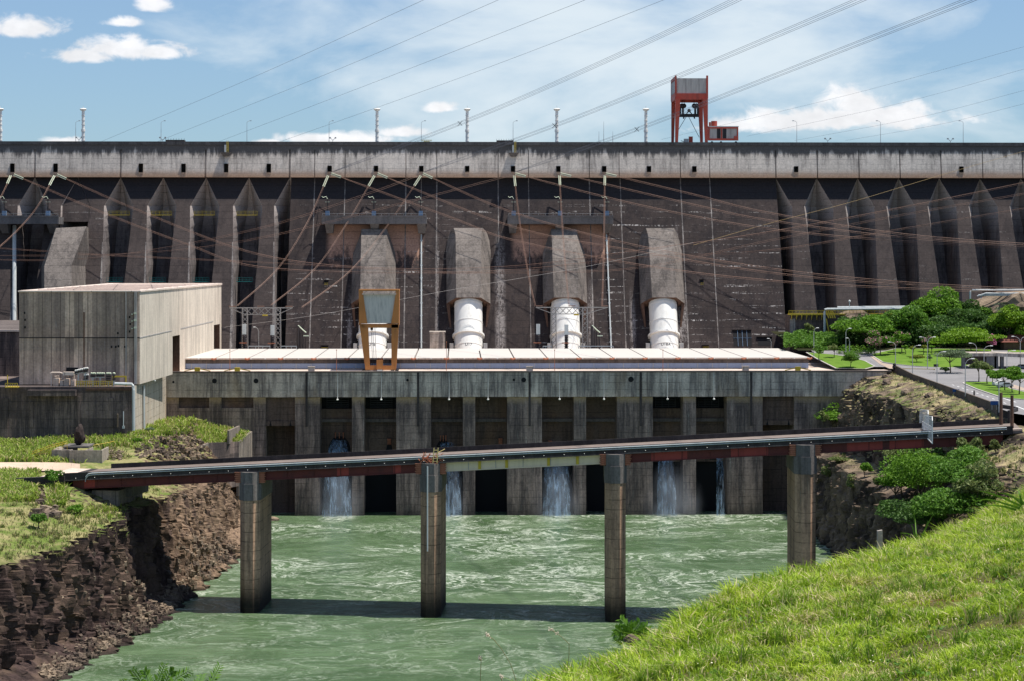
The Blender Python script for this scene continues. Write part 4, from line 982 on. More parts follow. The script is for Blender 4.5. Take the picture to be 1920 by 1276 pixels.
for (ua, va, ub, vb) in ((0, 745, 15, 835), (56, 752, 62, 800), (205, 745, 212, 800), (145, 742, 150, 830)):
    a, b = P(ua, va, 582.8), P(ub, vb, 582.8); m = MB(); m.box(a.x, b.x, 582.7, 583, b.z, a.z); m.build('pilaster', M_base, bb)
m = MB(); m.tube([P(215, 718, 582.5), P(247, 719, 582.5), P(249.5, 722, 582.3), P(250.5, 730, 582.2), P(250.5, 806, 582.2)], .42, 8); m.build('drain_pipe', M_pipe, bb)
m = MB(); p = Vector((bx1, 583, 0)).lerp(Vector((px0, YP, 0)), .27); m.tube([(p.x+.4, p.y, 42.8), (p.x+.5, p.y, 30.5)], .35, 8); m.build('drain_pipe', M_pipe, bb)
m = MB(); p = Vector((bx1, 583, 0)).lerp(Vector((px0, YP, 0)), .45); m.tube([(p.x+.3, p.y, z0b+.4), (p.x+2, p.y, z0b-.2)], .3, 8); m.build('spout', M_pipe, bb)
# annex at the far left
m = MB(); a = P(-300, 622, 640); b = P(37, 622, 640); m.cur = 0; m.box(a.x, b.x, 640, 760, 40, b.z)
an = thing('annex', 'lower dark concrete annex at the left edge behind the big block', 'building', (b.x-20, 640, 44)); m.build('wall', M_base, an)
m = MB(); m.box(a.x, b.x, 640.4, 760, b.z+.002, b.z+.3); m.build('roof', M_darkband, an)
m = MB(); m.box(a.x, b.x, 639.5, 640.39, b.z+.002, b.z+.6); m.build('coping', M_roofcap, an)
# posts by the base
p = P(231.5, 772, 580); m = MB(); m.tube([P(231.5, 802, 580), P(231.5, 770, 580)], .13, 6); m.box(p.x-.3, p.x+.3, 579.8, 580.2, ZV(801, 580), ZV(796, 580))
tag(m.build('lamp_post', M_pipe), 'thin pale green lamp post in the grass before the base block', 'lamp post')
m = MB(); m.tube([P(220.5, 800, 580), P(220.5, 776, 580)], .24, 6); m.tube([P(220.5, 776, 580), P(220.5, 774, 580)], [.24, .1], 6)
tag(m.build('timber_post', M_bark), 'dark wooden post beside the pale lamp post', 'post')

# ---- switchgear on the base ledge
def eq(name, lab, cat): return thing(name, lab, cat, P(150, 722, 587))
YE = 587.0; zl = z0b
r = thing('transformer', 'pale box transformers with pipes on the ledge of the left block', 'transformer', (XU(118, YE), YE, zl))
for (ua, ub, v) in ((100, 110, 707), (112, 119, 711), (120, 129, 708), (133, 140, 709)):
    m = MB(); xa, xb_ = XU(ua, YE), XU(ub, YE); zt_ = ZV(v, YE); m.box(xa, xb_, YE, YE+2.2, zl, zt_)
    for i in range(4): x = xa+(xb_-xa)*(i+.5)/4; m.box(x-.1, x+.1, YE-.2, YE, zl+.3, zt_-.4)
    m.tube([(xa+.3, YE+.5, zt_), (xa+.3, YE+.5, zt_+.5), (xb_, YE+.5, zt_+.6)], .16, 6); m.build('tank', M_tanledge, r)
m = MB()
m.tube([P(95, 699, YE), P(97, 697, YE), P(112, 697, YE), P(118, 699, YE)], .22, 6); m.bar(P(119, 699, YE), P(139, 699, YE), 1.6, .9)
for u in (96, 118, 139): m.bar((XU(u, YE), YE, zl), (XU(u, YE), YE, ZV(699, YE)), .2)
m.build('canopy', M_roofcap, r)
def bush_rack(name, lab, us, vb, vt, slope=0.0, tip=M_insul):
    r = thing('insulator_rack', lab, 'insulators', (XU(us[0], YE), YE-1, zl), 'insulator racks on the block ledge')
    m = MB(); t = MB(); s = MB()
    for i, u in enumerate(us):
        a, b = P(u, vb-slope*i, YE-1), P(u+.8, vt-slope*i, YE-1)
        for k in range(4): c = a.lerp(b, k/4); d = a.lerp(b, (k+.8)/4); m.tube([c, d], .30, 6)
        t.ball(b, .34, 6)
    m.build('porcelain', M_porc, r); t.build('terminals', tip, r)
    x0, x1 = XU(us[0], YE-1), XU(us[-1], YE-1); zb_ = ZV(vb, YE-1)
    s.bar((x0-.4, YE-1, zb_), (x1+.4, YE-1, zb_+slope*len(us)/6.8), .25)
    s.bar(((x0+x1)/2, YE-1, zl), ((x0+x1)/2, YE-1, zb_), .4); s.build('stand', M_steel, r)
bush_rack(0, 'upper slanted rack of dark insulators with white tips on the block ledge', [141, 144, 147, 150, 153], 699, 694, .7, M_white)
bush_rack(0, 'second slanted rack of dark insulators below the upper one', [157, 160, 163], 697, 690, .5, M_white)
bush_rack(0, 'rack with white angled insulators in the middle of the ledge', [158, 161, 164], 711, 702, .4, M_white)
bush_rack(0, 'dark insulator group left of the ledge middle', [171, 174, 177], 706, 699)
bush_rack(0, 'tall dark insulator group over brown arms', [182, 185, 188, 191, 194], 705, 699)
bush_rack(0, 'thin insulator group right of the brown arms', [200, 203, 206], 713, 699)
bush_rack(0, 'single insulator pole beside the yellow gate', [212.5, 213.5], 712, 699)
m = MB(); 
for (ua, ub) in ((143, 210),):
    xa, xb_ = XU(ua, 584), XU(ub, 584)
    for i in range(17): x = xa+(xb_-xa)*i/16; m.bar((x, 584, zl), (x, 584, zl+1.5), .16)
    m.bar((xa, 584, zl+1.5), (xb_, 584, zl+1.5), .14); m.bar((xa, 584, zl+.8), (xb_, 584, zl+.8), .12)
tag(m.build('ledge_railing', M_yellow), 'long yellow railing along the ledge of the left block', 'railing')
m = MB(); a, b = P(212, 723, 586), P(236, 723, 586); zt_ = ZV(704, 586)
m.bar((a.x, 586, zl), (a.x, 586, zt_), .35); m.bar((b.x, 586, zl), (b.x, 586, zt_), .35); m.bar((a.x-.2, 586, zt_), (b.x+.2, 586, zt_), .4)
tag(m.build('pipe_portal', M_yellow), 'tall yellow portal frame at the right end of the block ledge', 'frame')
m = MB(); a, b = P(11, 722, 581), P(34, 722, 581); zr_ = ZV(716, 581)
m.box(a.x, b.x, 580, 582.9, ZV(724, 581), ZV(722.5, 581))
for i in range(6): x = a.x+(b.x-a.x)*i/5; m.bar((x, 580.2, ZV(722.5, 581)), (x, 580.2, zr_), .13)
m.bar((a.x, 580.2, zr_), (b.x, 580.2, zr_), .14); m.bar((a.x, 580.2, ZV(719.5, 581)), (b.x, 580.2, ZV(719.5, 581)), .12); m.tube([P(14, 722, 581), P(14, 702, 581)], .12, 6)
tag(m.build('balcony', M_yellow), 'small yellow railed balcony on the base block near the left edge', 'balcony')
# ================================================================== numpy noise
def _hash(ix, iy, iz, seed):
    h = (ix.astype(np.int64)*374761393 + iy.astype(np.int64)*668265263 + iz.astype(np.int64)*2147483647 + seed*974711) & 0x7fffffff
    h = ((h ^ (h >> 13))*1274126177) & 0x7fffffff
    return ((h ^ (h >> 16)) & 0xffff)/65535.0
def vnoise(p, seed=0):
    i = np.floor(p).astype(np.int64); f = p-i; f = f*f*(3-2*f); r = 0
    for dx in (0, 1):
        for dy in (0, 1):
            for dz in (0, 1):
                w = (f[:,0] if dx else 1-f[:,0])*(f[:,1] if dy else 1-f[:,1])*(f[:,2] if dz else 1-f[:,2])
                r = r + w*_hash(i[:,0]+dx, i[:,1]+dy, i[:,2]+dz, seed)
    return r
def fbm(p, octv=5, seed=0, gain=0.5, ridge=False):
    a, s, t = 1.0, 0.0, 0.0; p = np.asarray(p, dtype=np.float64).copy()
    for o in range(octv):
        n = vnoise(p, seed+o*17)
        if ridge: n = 1-abs(2*n-1)
        s = s + a*n; t += a; a *= gain; p = p*2.03+11.3
    return s/t

# ================================================================== water
def water_mat():
    m, nt, out = new_mat('river_water')
    pos = node(nt, 'ShaderNodeNewGeometry').outputs['Position']
    w1 = node(nt, 'ShaderNodeTexNoise', {'Vector': vmul(nt, pos, (1, 1, 1)), 'Scale': 0.035, 'Detail': 3.0}).outputs[1]
    wv = node(nt, 'ShaderNodeVectorMath', {0: pos, 1: node(nt, 'ShaderNodeVectorMath', {0: node(nt, 'ShaderNodeVectorMath', {0: w1, 1: (0.5, 0.5, 0.5)}, operation='SUBTRACT').outputs[0], 1: (46.0, 46.0, 0)}, operation='MULTIPLY').outputs[0]}, operation='ADD').outputs[0]
    nA = noise(nt, vmul(nt, wv, (0.060, 0.050, 1)), 1.0, 10.0, 0.66, 0.9)
    nB = noise(nt, vmul(nt, wv, (0.16, 0.15, 1)), 1.0, 8.0, 0.68, 0.8)
    line = mth(nt, 'SUBTRACT', 1.0, mth(nt, 'MULTIPLY', mth(nt, 'ABSOLUTE', mth(nt, 'SUBTRACT', nA, 0.5)), 27.0), clamp=True)
    line2 = mth(nt, 'SUBTRACT', 1.0, mth(nt, 'MULTIPLY', mth(nt, 'ABSOLUTE', mth(nt, 'SUBTRACT', nB, 0.52)), 22.0), clamp=True)
    area = rng(nt, noise(nt, vmul(nt, pos, (0.018, 0.03, 1)), 1.0, 3.0, 0.6), 0.36, 0.62)
    sp = node(nt, 'ShaderNodeSeparateXYZ', {0: pos})
    far = rng(nt, sp.outputs[1], 440.0, 520.0, 0.35, 1.0)
    foam = mth(nt, 'MULTIPLY', mth(nt, 'MAXIMUM', mth(nt, 'MULTIPLY', mth(nt, 'POWER', line, 1.6), 1.0), mth(nt, 'MULTIPLY', mth(nt, 'POWER', line2, 1.5), 0.5)), mth(nt, 'MULTIPLY', rng(nt, area, 0.0, 0.8, 0.15, 1.15), far))
    for uc in (632, 850, 1046, 1256, 1350):
        xc = XU(uc, 648); dx_ = mth(nt, 'DIVIDE', mth(nt, 'SUBTRACT', sp.outputs[0], xc), 7.0 if uc < 1300 else 4.0); dy_ = mth(nt, 'DIVIDE', mth(nt, 'SUBTRACT', sp.outputs[1], 650.0), 17.0)
        rr_ = mth(nt, 'SQRT', mth(nt, 'ADD', mth(nt, 'MULTIPLY', dx_, dx_), mth(nt, 'MULTIPLY', dy_, dy_)))
        foam = mth(nt, 'MAXIMUM', foam, mth(nt, 'MULTIPLY', rng(nt, rr_, 1.2, 0.1), rng(nt, nB, 0.36, 0.58)))
    nC = noise(nt, vmul(nt, wv, (0.03, 0.05, 1)), 1.0, 5.0, 0.6)
    fine = noise(nt, vmul(nt, pos, (0.6, 0.8, 1)), 1.0, 6.0, 0.72)
    c = mixc(nt, rng(nt, nC, 0.35, 0.65), (0.058, 0.102, 0.044), (0.086, 0.140, 0.066))
    c = mixc(nt, mth(nt, 'MULTIPLY', rng(nt, noise(nt, vmul(nt, wv, (0.06, 0.10, 1)), 1.0, 7.0, 0.7), 0.46, 0.68), 0.5), c, (0.145, 0.215, 0.115))
    c = mixc(nt, mth(nt, 'MULTIPLY', foam, mth(nt, 'ADD', 0.15, rng(nt, fine, 0.40, 0.60))), c, (0.60, 0.65, 0.54))
    h = mth(nt, 'ADD', mth(nt, 'MULTIPLY', fine, 0.5), mth(nt, 'ADD', mth(nt, 'MULTIPLY', nB, 1.0), mth(nt, 'MULTIPLY', noise(nt, vmul(nt, pos, (0.10, 0.20, 1)), 1.0, 4.0, 0.6), 2.0)))
    p = finish(nt, out, c, 0.25, h, 0.5, 0.5, spec=0.12)
    return m
m = MB(); m.face((-140, 300, 0), (160, 300, 0), (160, 670, 0), (-140, 670, 0)); struct(m.build('river_water', water_mat()))

# ================================================================== terrain materials
def rock_mat(name, dark, mid, tan, tanY=None, grass=((0.11, 0.155, 0.03), (0.27, 0.24, 0.11)), gthr=(0.62, 0.80), cover=0.5, gzr=(9.0, 16.0)):
    m, nt, out = new_mat(name)
    g = node(nt, 'ShaderNodeNewGeometry'); pos = g.outputs['Position']
    nz = node(nt, 'ShaderNodeSeparateXYZ', {0: g.outputs['Normal']}).outputs[2]
    sp = node(nt, 'ShaderNodeSeparateXYZ', {0: pos})
    n1 = noise(nt, vmul(nt, pos, (0.35, 0.35, 0.13)), 1.0, 8.0, 0.7)
    n2 = noise(nt, pos, 0.12, 5.0, 0.6); n3 = noise(nt, pos, 1.6, 6.0, 0.75)
    c = mixc(nt, rng(nt, n1, 0.36, 0.62), dark, mid)
    t = mth(nt, 'MULTIPLY', rng(nt, n2, 0.40, 0.62), 0.75)
    if tanY: t = mth(nt, 'MAXIMUM', mth(nt, 'MULTIPLY', t, 0.35), mth(nt, 'MULTIPLY', rng(nt, mth(nt, 'ADD', sp.outputs[1], mth(nt, 'MULTIPLY', n2, 30.0)), tanY[0], tanY[1]), rng(nt, noise(nt, vmul(nt, pos, (0.5, 0.6, 0.07)), 1.0, 6.0, 0.7), 0.36, 0.54, 0.12, 1.0)))
    c = mixc(nt, t, c, tan)
    gv = mth(nt, 'MULTIPLY', rng(nt, mth(nt, 'ADD', nz, mth(nt, 'MULTIPLY', mth(nt, 'SUBTRACT', n2, 0.5), 0.5)), gthr[0], gthr[1]), rng(nt, mth(nt, 'ADD', noise(nt, pos, 0.22, 5.0, 0.65), 0.0), 0.62-cover*0.4, 0.72-cover*0.4))
    gv = mth(nt, 'MULTIPLY', gv, rng(nt, sp.outputs[2], gzr[0], gzr[1]))
    gc = mixc(nt, rng(nt, noise(nt, pos, 0.16, 6.0, 0.7), 0.38, 0.60), grass[0], grass[1])
    c = mixc(nt, gv, c, gc)
    wet = rng(nt, sp.outputs[2], 0.9, 0.2)
    c = mixc(nt, mth(nt, 'MULTIPLY', wet, 0.7), c, (0.02, 0.018, 0.016))
    gr = rng(nt, n3, 0.25, 0.75, 0.6, 1.4, smooth=False)
    c = mixc(nt, 1.0, c, node(nt, 'ShaderNodeCombineColor', {0: gr, 1: gr, 2: gr}).outputs[0], 'MULTIPLY')
    finish(nt, out, c, 0.95, mth(nt, 'ADD', n1, mth(nt, 'MULTIPLY', n3, 0.6)), 0.6, 0.4, spec=0.15)
    return m
M_rockL = rock_mat('left_bank_rock', (0.020, 0.014, 0.013), (0.070, 0.046, 0.041), (0.24, 0.165, 0.11), tanY=(500, 530), cover=0.85, gzr=(18.8, 22.0))
M_rockR = rock_mat('right_bank_rock', (0.026, 0.021, 0.018), (0.095, 0.070, 0.054), (0.25, 0.185, 0.13), cover=0.45, grass=((0.11, 0.14, 0.04), (0.36, 0.29, 0.16)), gthr=(0.55, 0.75), gzr=(20.0, 24.0))

def loft(name, rows, sub, dY, mat, disp, smooth=False):
    """rows: list of (Y, [(X, z) ...]); a grid with sub[i] cells on profile segment i, one row every dY metres, then displaced like broken rock"""
    Ys = np.array([r[0] for r in rows]); prof = np.array([r[1] for r in rows], dtype=np.float64)      # (n, k, 2)
    ny = int((Ys[-1]-Ys[0])/dY)+1; yy = np.linspace(Ys[0], Ys[-1], ny)
    k = prof.shape[1]
    ctrl = np.stack([np.stack([np.interp(yy, Ys, prof[:, j, c]) for c in (0, 1)], -1) for j in range(k)], 1)  # (ny, k, 2)
    tt = []; 
    for i, s in enumerate(sub): tt += [i + q/s for q in range(s)]
    tt.append(k-1); tt = np.array(tt); i0 = np.minimum(tt.astype(int), k-2); fr = tt-i0
    G = ctrl[:, i0]*(1-fr)[None, :, None] + ctrl[:, i0+1]*fr[None, :, None]
    nx = len(tt); X = G[..., 0]; Z = G[..., 1]; Y = np.repeat(yy[:, None], nx, 1)
    # slope steepness of the profile
    dX = np.gradient(X, axis=1); dZ = np.gradient(Z, axis=1); L_ = np.hypot(dX, dZ)+1e-6
    steep = np.abs(dZ)/L_
    Pn = np.stack([X.ravel(), Y.ravel(), Z.ravel()], -1)
    V = disp(Pn, steep.ravel(), (dX/L_).ravel(), (dZ/L_).ravel())
    idx = np.arange(ny*nx).reshape(ny, nx)
    f = np.stack([idx[:-1, :-1].ravel(), idx[:-1, 1:].ravel(), idx[1:, 1:].ravel(), idx[1:, :-1].ravel()], -1)
    o = raw_mesh(name, V, f, mat, None, smooth)
    return o, V.reshape(ny, nx, 3)
def worley(p, seed=0):
    """random value and offset vector of the nearest jittered cell point: flat facets with crisp steps between them"""
    i = np.floor(p).astype(np.int64); best = np.full(len(p), 1e9); val = np.zeros(len(p)); dv = np.zeros_like(p)
    for dx in (-1, 0, 1):
        for dy in (-1, 0, 1):
            for dz in (-1, 0, 1):
                c = i+np.array([dx, dy, dz]); q = c+np.stack([_hash(c[:, 0], c[:, 1], c[:, 2], seed+k) for k in (1, 2, 3)], -1)
                r = p-q; d2 = (r*r).sum(1); m = d2 < best; best[m] = d2[m]; val[m] = _hash(c[:, 0], c[:, 1], c[:, 2], seed+9)[m]; dv[m] = r[m]
    return val, dv
def rock_disp(out_sign, amp, seed, colz=0.07):
    def d(Pn, st, dx, dz):
        b = np.clip((st-0.25)/0.4, 0, 1)
        n = fbm(Pn*np.array([0.10, 0.17, 0.04]), 5, seed) - .5
        colm = fbm(Pn*np.array([0.25, 0.55, colz]), 5, seed+3, ridge=True) - .55
        fine = fbm(Pn*np.array([0.9, 1.2, 0.42]), 4, seed+5) - .5
        crk = np.abs(fbm(Pn*np.array([0.12, 0.40, colz*.6]), 3, seed+13)-.5)
        a = amp*(n*1.9 + colm*1.6 + fine*1.3 - np.clip(.10-crk, 0, .1)*9)*b
        wp = Pn+np.stack([fine, colm, n], -1)*1.2; w1, v1 = worley(wp*np.array([.28, .40, .12]), seed+31); w2, v2 = worley(wp*np.array([.7, .95, .36]), seed+47)
        a = a*.75 + ((w1-.5)*2.6 + (v1[:, 1]*(w1-.5)+v1[:, 2]*.35)*1.3 + (w2-.5)*1.15 + v2[:, 1]*(w2-.5)*.8)*b*amp*.5
        V = Pn.copy(); V[:, 0] += out_sign*a; V[:, 1] += fine*amp*.5*b
        V[:, 2] += (fbm(Pn*np.array([0.16, 0.16, 0.2]), 5, seed+9)-.5)*2.0*(1-b*.6) + fine*1.1*(.35+.65*b)
        return V
    return d
# left bank: profile from far left to under water:  0 back, 1 middle, 2 top inner, 3 brink, 4 foot, 5 talus edge, 6 below water
rowsL = [
 (300, [(-300, 24), (-150, 24), (-112, 23), (-104, 20), (-98, 4), (-92, 0.6), (-84, -5)]),
 (360, [(-300, 26), (-150, 25), (-102, 23.5), (-94, 20.5), (-89, 3.6), (-79, 0.5), (-74, -5)]),
 (400, [(-300, 27), (-150, 26), (-96, 23.5), (-85, 20.5), (-81, 3.2), (-73.6, 0.4), (-68, -5)]),
 (420, [(-300, 27.5), (-150, 27), (-94, 24.5), (-79.5, 21), (-76.5, 3.6), (-70.6, 0.4), (-65, -5)]),
 (450, [(-300, 28), (-150, 28), (-86, 25.6), (-72, 22.6), (-68, 5.0), (-65.0, 0.4), (-60, -5)]),
 (464, [(-300, 28), (-150, 28.2), (-85, 26.2), (-75, 22.0), (-70.5, 3.5), (-64.5, 0.4), (-59, -5)]),
 (470, [(-300, 28), (-150, 28.3), (-86, 26.5), (-77, 21.5), (-73.5, 3.0), (-64, 0.4), (-59, -5)]),
 (482, [(-300, 28), (-150, 28.6), (-86, 26.8), (-75, 21.8), (-71, 2.6), (-63.4, 0.4), (-58, -5)]),
 (490, [(-300, 28), (-150, 28.6), (-84, 26.5), (-72, 22.0), (-66.5, 3.5), (-63.0, 0.4), (-58, -5)]),
 (505, [(-300, 28), (-150, 28.8), (-84, 26.0), (-71.5, 22.0), (-64.5, 3.5), (-62.2, 0.4), (-57, -5)]),
 (530, [(-300, 28), (-150, 28.5), (-82, 25.5), (-70.5, 20.5), (-63.5, 4.5), (-60.6, 0.4), (-56, -5)]),
 (557, [(-300, 28), (-150, 28), (-80, 27.5), (-69.2, 19.0), (-62.8, 5.0), (-58.8, 0.4), (-54, -5)]),
 (583, [(-300, 27), (-150, 27.6), (-82, 30.2), (-68.5, 17.5), (-63.5, 3.5), (-58.0, 0.4), (-53, -5)]),
 (604, [(-300, 27), (-150, 27.6), (-80, 30.2), (-69.0, 15.5), (-64.8, 2.6), (-59, 0.4), (-53, -5)]),
 (640, [(-300, 27), (-150, 27.6), (-80, 30.2), (-70.5, 14.5), (-65.5, 2.0), (-60, 0.4), (-53, -5)]),
 (652, [(-300, 27), (-150, 27.6), (-80, 30.2), (-71, 14.5), (-66, 1.5), (-61, 0.4), (-53, -5)])]
LB, VL = loft('left_bank', rowsL, [14, 80, 34, 76, 22, 10], 0.55, M_rockL, rock_disp(1, 2.2, 21)); struct(LB)
# right bank: 0 below water, 1 water edge, 2 foot, 3 ledge outer, 4 ledge inner, 5 brink, 6 berm, 7 wall foot
rowsR = [
 (330, [(84, -5), (90, 0.4), (93, 10), (97, 22), (103, 28), (112, 34), (122, 39), (170, 41)]),
 (400, [(86, -5), (92, 0.4), (95, 10), (99, 24), (104, 30), (110, 36), (120, 40.5), (170, 42)]),
 (436, [(80, -5), (86, .4), (92, 12), (97, 22), (103, 30), (109, 37), (118, 41.5), (160, 42.5)]),
 (452, [(84, -5), (90, .4), (95, 12), (99, 22), (104, 29), (110, 36), (118, 42), (160, 43.2)]),
 (459, [(90, -5), (95, .4), (99, 8), (102, 17), (107, 25), (114, 34), (119, 41.5), (150, 43.2)]),
 (466, [(94, -5), (99, 0.4), (103, 5), (106, 12), (111, 19), (117, 33), (120, 41), (140, 43.3)]),
 (490, [(95, -5), (99.4, 0.4), (103, 6), (106, 14), (113, 20), (117.5, 37), (119.5, 41.2), (126, 43.3)]),
 (510, [(95.5, -5), (99.6, 0.4), (102.5, 6), (105.5, 18), (113, 22), (117.5, 39.4), (120.0, 41.6), (126.0, 43.3)]),
 (530, [(96, -5), (100, 0.4), (102.5, 6), (105.5, 20), (113.2, 23), (117.5, 39.6), (121.0, 41.6), (127.4, 43.3)]),
 (567, [(96, -5), (100.2, 0.4), (102.6, 5), (105.2, 20.5), (114, 22.5), (118.5, 40.0), (123.2, 41.8), (129.2, 43.3)]),
 (600, [(97, -5), (101, 0.4), (103.2, 5), (105.6, 21), (114, 22.5), (118.5, 40.2), (123.5, 41.8), (131.0, 43.3)]),
 (625, [(97, -5), (101.4, 0.4), (103.6, 5), (106.0, 20), (114, 22), (118.5, 39.4), (123.8, 41.8), (132.3, 43.3)]),
 (656, [(98, -5), (102, 0.4), (104.0, 5), (106.8, 18), (114, 21), (119.0, 37.8), (124.5, 42.0), (134, 43.3)])]
RB, VR = loft('right_bank', rowsR, [8, 16, 44, 12, 54, 14, 14], 0.5, M_rockR, rock_disp(-1, 2.0, 77, 0.045)); struct(RB)

from mathutils.bvhtree import BVHTree
def bvh_of(o):
    me = o.data; n = len(me.vertices); co = np.empty(n*3, dtype=np.float32); me.vertices.foreach_get('co', co)
    return BVHTree.FromPolygons([tuple(v) for v in co.reshape(-1, 3)], [tuple(p.vertices) for p in me.polygons])
BL = bvh_of(LB); BR = bvh_of(RB)
def on(bvh, u, v):
    d = ray(u, v).normalized(); h = bvh.ray_cast(CAM, d, 1500); return h[0] if h[0] else None

# ================================================================== BRIDGE
q1 = PZ(470, 1149, 0); q3 = PZ(1152, 1166, 0)
bd = (q3-q1); bd.z = 0; bd.normalize(); bn = Vector((-bd.y, bd.x, 0))
EDGE = q1 + bn*1.6
def bp(u, v, n=0.0):
    """pixel -> point on the vertical plane n metres behind the near edge of the deck"""
    o = EDGE + bn*n; d = ray(u, v); t = (o-CAM).dot(bn)/d.dot(bn); return CAM + d*t
us = [118, 170, 320, 476, 630, 781, 960, 1150, 1300, 1440, 1590, 1741, 1881]
vtop = np.interp(us, [118, 170, 476, 781, 960, 1440, 1741, 1881], [886, 883.2, 869, 856, 843.5, 821, 805.5, 799])
st = [bp(u, v) for u, v in zip(us, vtop)]
ss = [(p-EDGE).dot(bd) for p in st]; zs_ = [p.z for p in st]
# smooth grade
co = np.polyfit(ss, zs_, 2)
def bz(s): return float(np.polyval(co, s))
def bpt(s, n, dz): p = EDGE + bd*s + bn*n; return Vector((p.x, p.y, bz(s)+dz))
S0, S1_ = ss[0], ss[-1]; WB = 21.0
def sweep(m, s0, s1, n0, n1, z0, z1, step=6.0):
    k = max(1, int((s1-s0)/step))
    for i in range(k):
        a, b = s0+(s1-s0)*i/k, s0+(s1-s0)*(i+1)/k
        m.hexa([bpt(a, n0, z0), bpt(b, n0, z0), bpt(b, n1, z0), bpt(a, n1, z0), bpt(a, n0, z1), bpt(b, n0, z1), bpt(b, n1, z1), bpt(a, n1, z1)])
br = thing('road_bridge', 'long road bridge with red and beige girders on four tall concrete piers over green water', 'bridge', bpt((S0+S1_)/2, WB/2, -1.0))
m = MB(); sweep(m, S0-2, S1_+4, .32, WB-.32, -1.62, -1.02); m.build('deck_slab', M_road_b, br)
m = MB(); sweep(m, S0-2, S1_+4, .9, 3.4, -1.017, -.78); m.build('footpath', M_path_b, br)
m = MB(); sweep(m, S0, S1_+2, 0, .3, -1.75, 0); m.build('near_parapet', M_bparapet, br)
m = MB(); sweep(m, S0+4, S1_+2, WB-.3, WB, -1.75, -.05); sweep(m, S0+4, S1_+2, WB-.31, WB-.01, -.049, .05); m.build('far_parapet', M_bparapet, br)
# twin pipes along the near parapet, bending down at the left end
sL = (bp(168, 884)-EDGE).dot(bd)
m = MB()
for off, r in ((-.26, .13), (-.62, .10)):
    path = [bpt(sL-.9, -.25, off-1.5), bpt(sL-.75, -.25, off-.7), bpt(sL-.2, -.25, off-.12)] + [bpt(sL+.7+(S1_-sL)*i/30, -.25, off) for i in range(31)]
    m.tube(path, r, 8)
m.build('pipe', M_pipe, br)
s = S0+3
while s < S1_: m = MB(); m.ball(bpt(s, -.05, -1.25), .11, 5); m.build('drain_spout', M_white, br); s += 4.4
m = MB(); sweep(m, S0, S1_, -.12, 0, -1.76, -1.55); m.build('deck_edge', M_darkband, br)
# piers
pu = [(463, 1150), (803, 1159), (1152, 1167), (1510, 1176)]
pdir = Vector((math.sin(math.radians(3.42)), math.cos(math.radians(3.42)), 0)); pper = Vector((pdir.y, -pdir.x, 0))
sp_ = []
for u, v in pu:
    p = PZ(u, v, 0); sp_.append((p-EDGE).dot(bd))
def girder(s0, s1, mat, stiff=None):
    r = MB()
    for n in (1.0, 7.3, 13.6, 19.6):
        r = MB(); sweep(r, s0, s1, n, n+.7, -3.6, -1.78)
        sweep(r, s0, s1, n-.25, n+.95, -3.75, -3.6); sweep(r, s0, s1, n-.25, n+.95, -1.78, -1.65)
        q = r.build('girder', mat, br); g = q if n == 1.0 else g
    k = int((s1-s0)/5.2)
    for i in range(1, k):
        r = MB(); s = s0+(s1-s0)*i/k; r.hexa([bpt(s-.06, .86, -3.6), bpt(s+.06, .86, -3.6), bpt(s+.06, 1.0, -3.6), bpt(s-.06, 1.0, -3.6), bpt(s-.06, .86, -1.78), bpt(s+.06, .86, -1.78), bpt(s+.06, 1.0, -1.78), bpt(s-.06, 1.0, -1.78)])
        r.build('stiffener', stiff or mat, g)
    return g
girder(S0+2, sp_[0]-2.2, M_girder); girder(sp_[0]+2.2, sp_[1]-2.2, M_girder)
girder(sp_[2]+2.2, sp_[3]-2.2, M_girder); girder(sp_[3]+2.2, S1_, M_girder)
gb = girder(sp_[1]+2.2, sp_[2]-2.2, M_beige, M_panel)
for f in (.235, .40, .655, .83):
    s = sp_[1]+2.2+(sp_[2]-sp_[1]-4.4)*f; r = MB(); r.hexa([bpt(s-.3, .80, -3.58), bpt(s+.3, .80, -3.58), bpt(s+.3, .99, -3.58), bpt(s-.3, .99, -3.58), bpt(s-.3, .80, -1.8), bpt(s+.3, .80, -1.8), bpt(s+.3, .99, -1.8), bpt(s-.3, .99, -1.8)]); r.build('yellow_strap', M_yellow, gb)
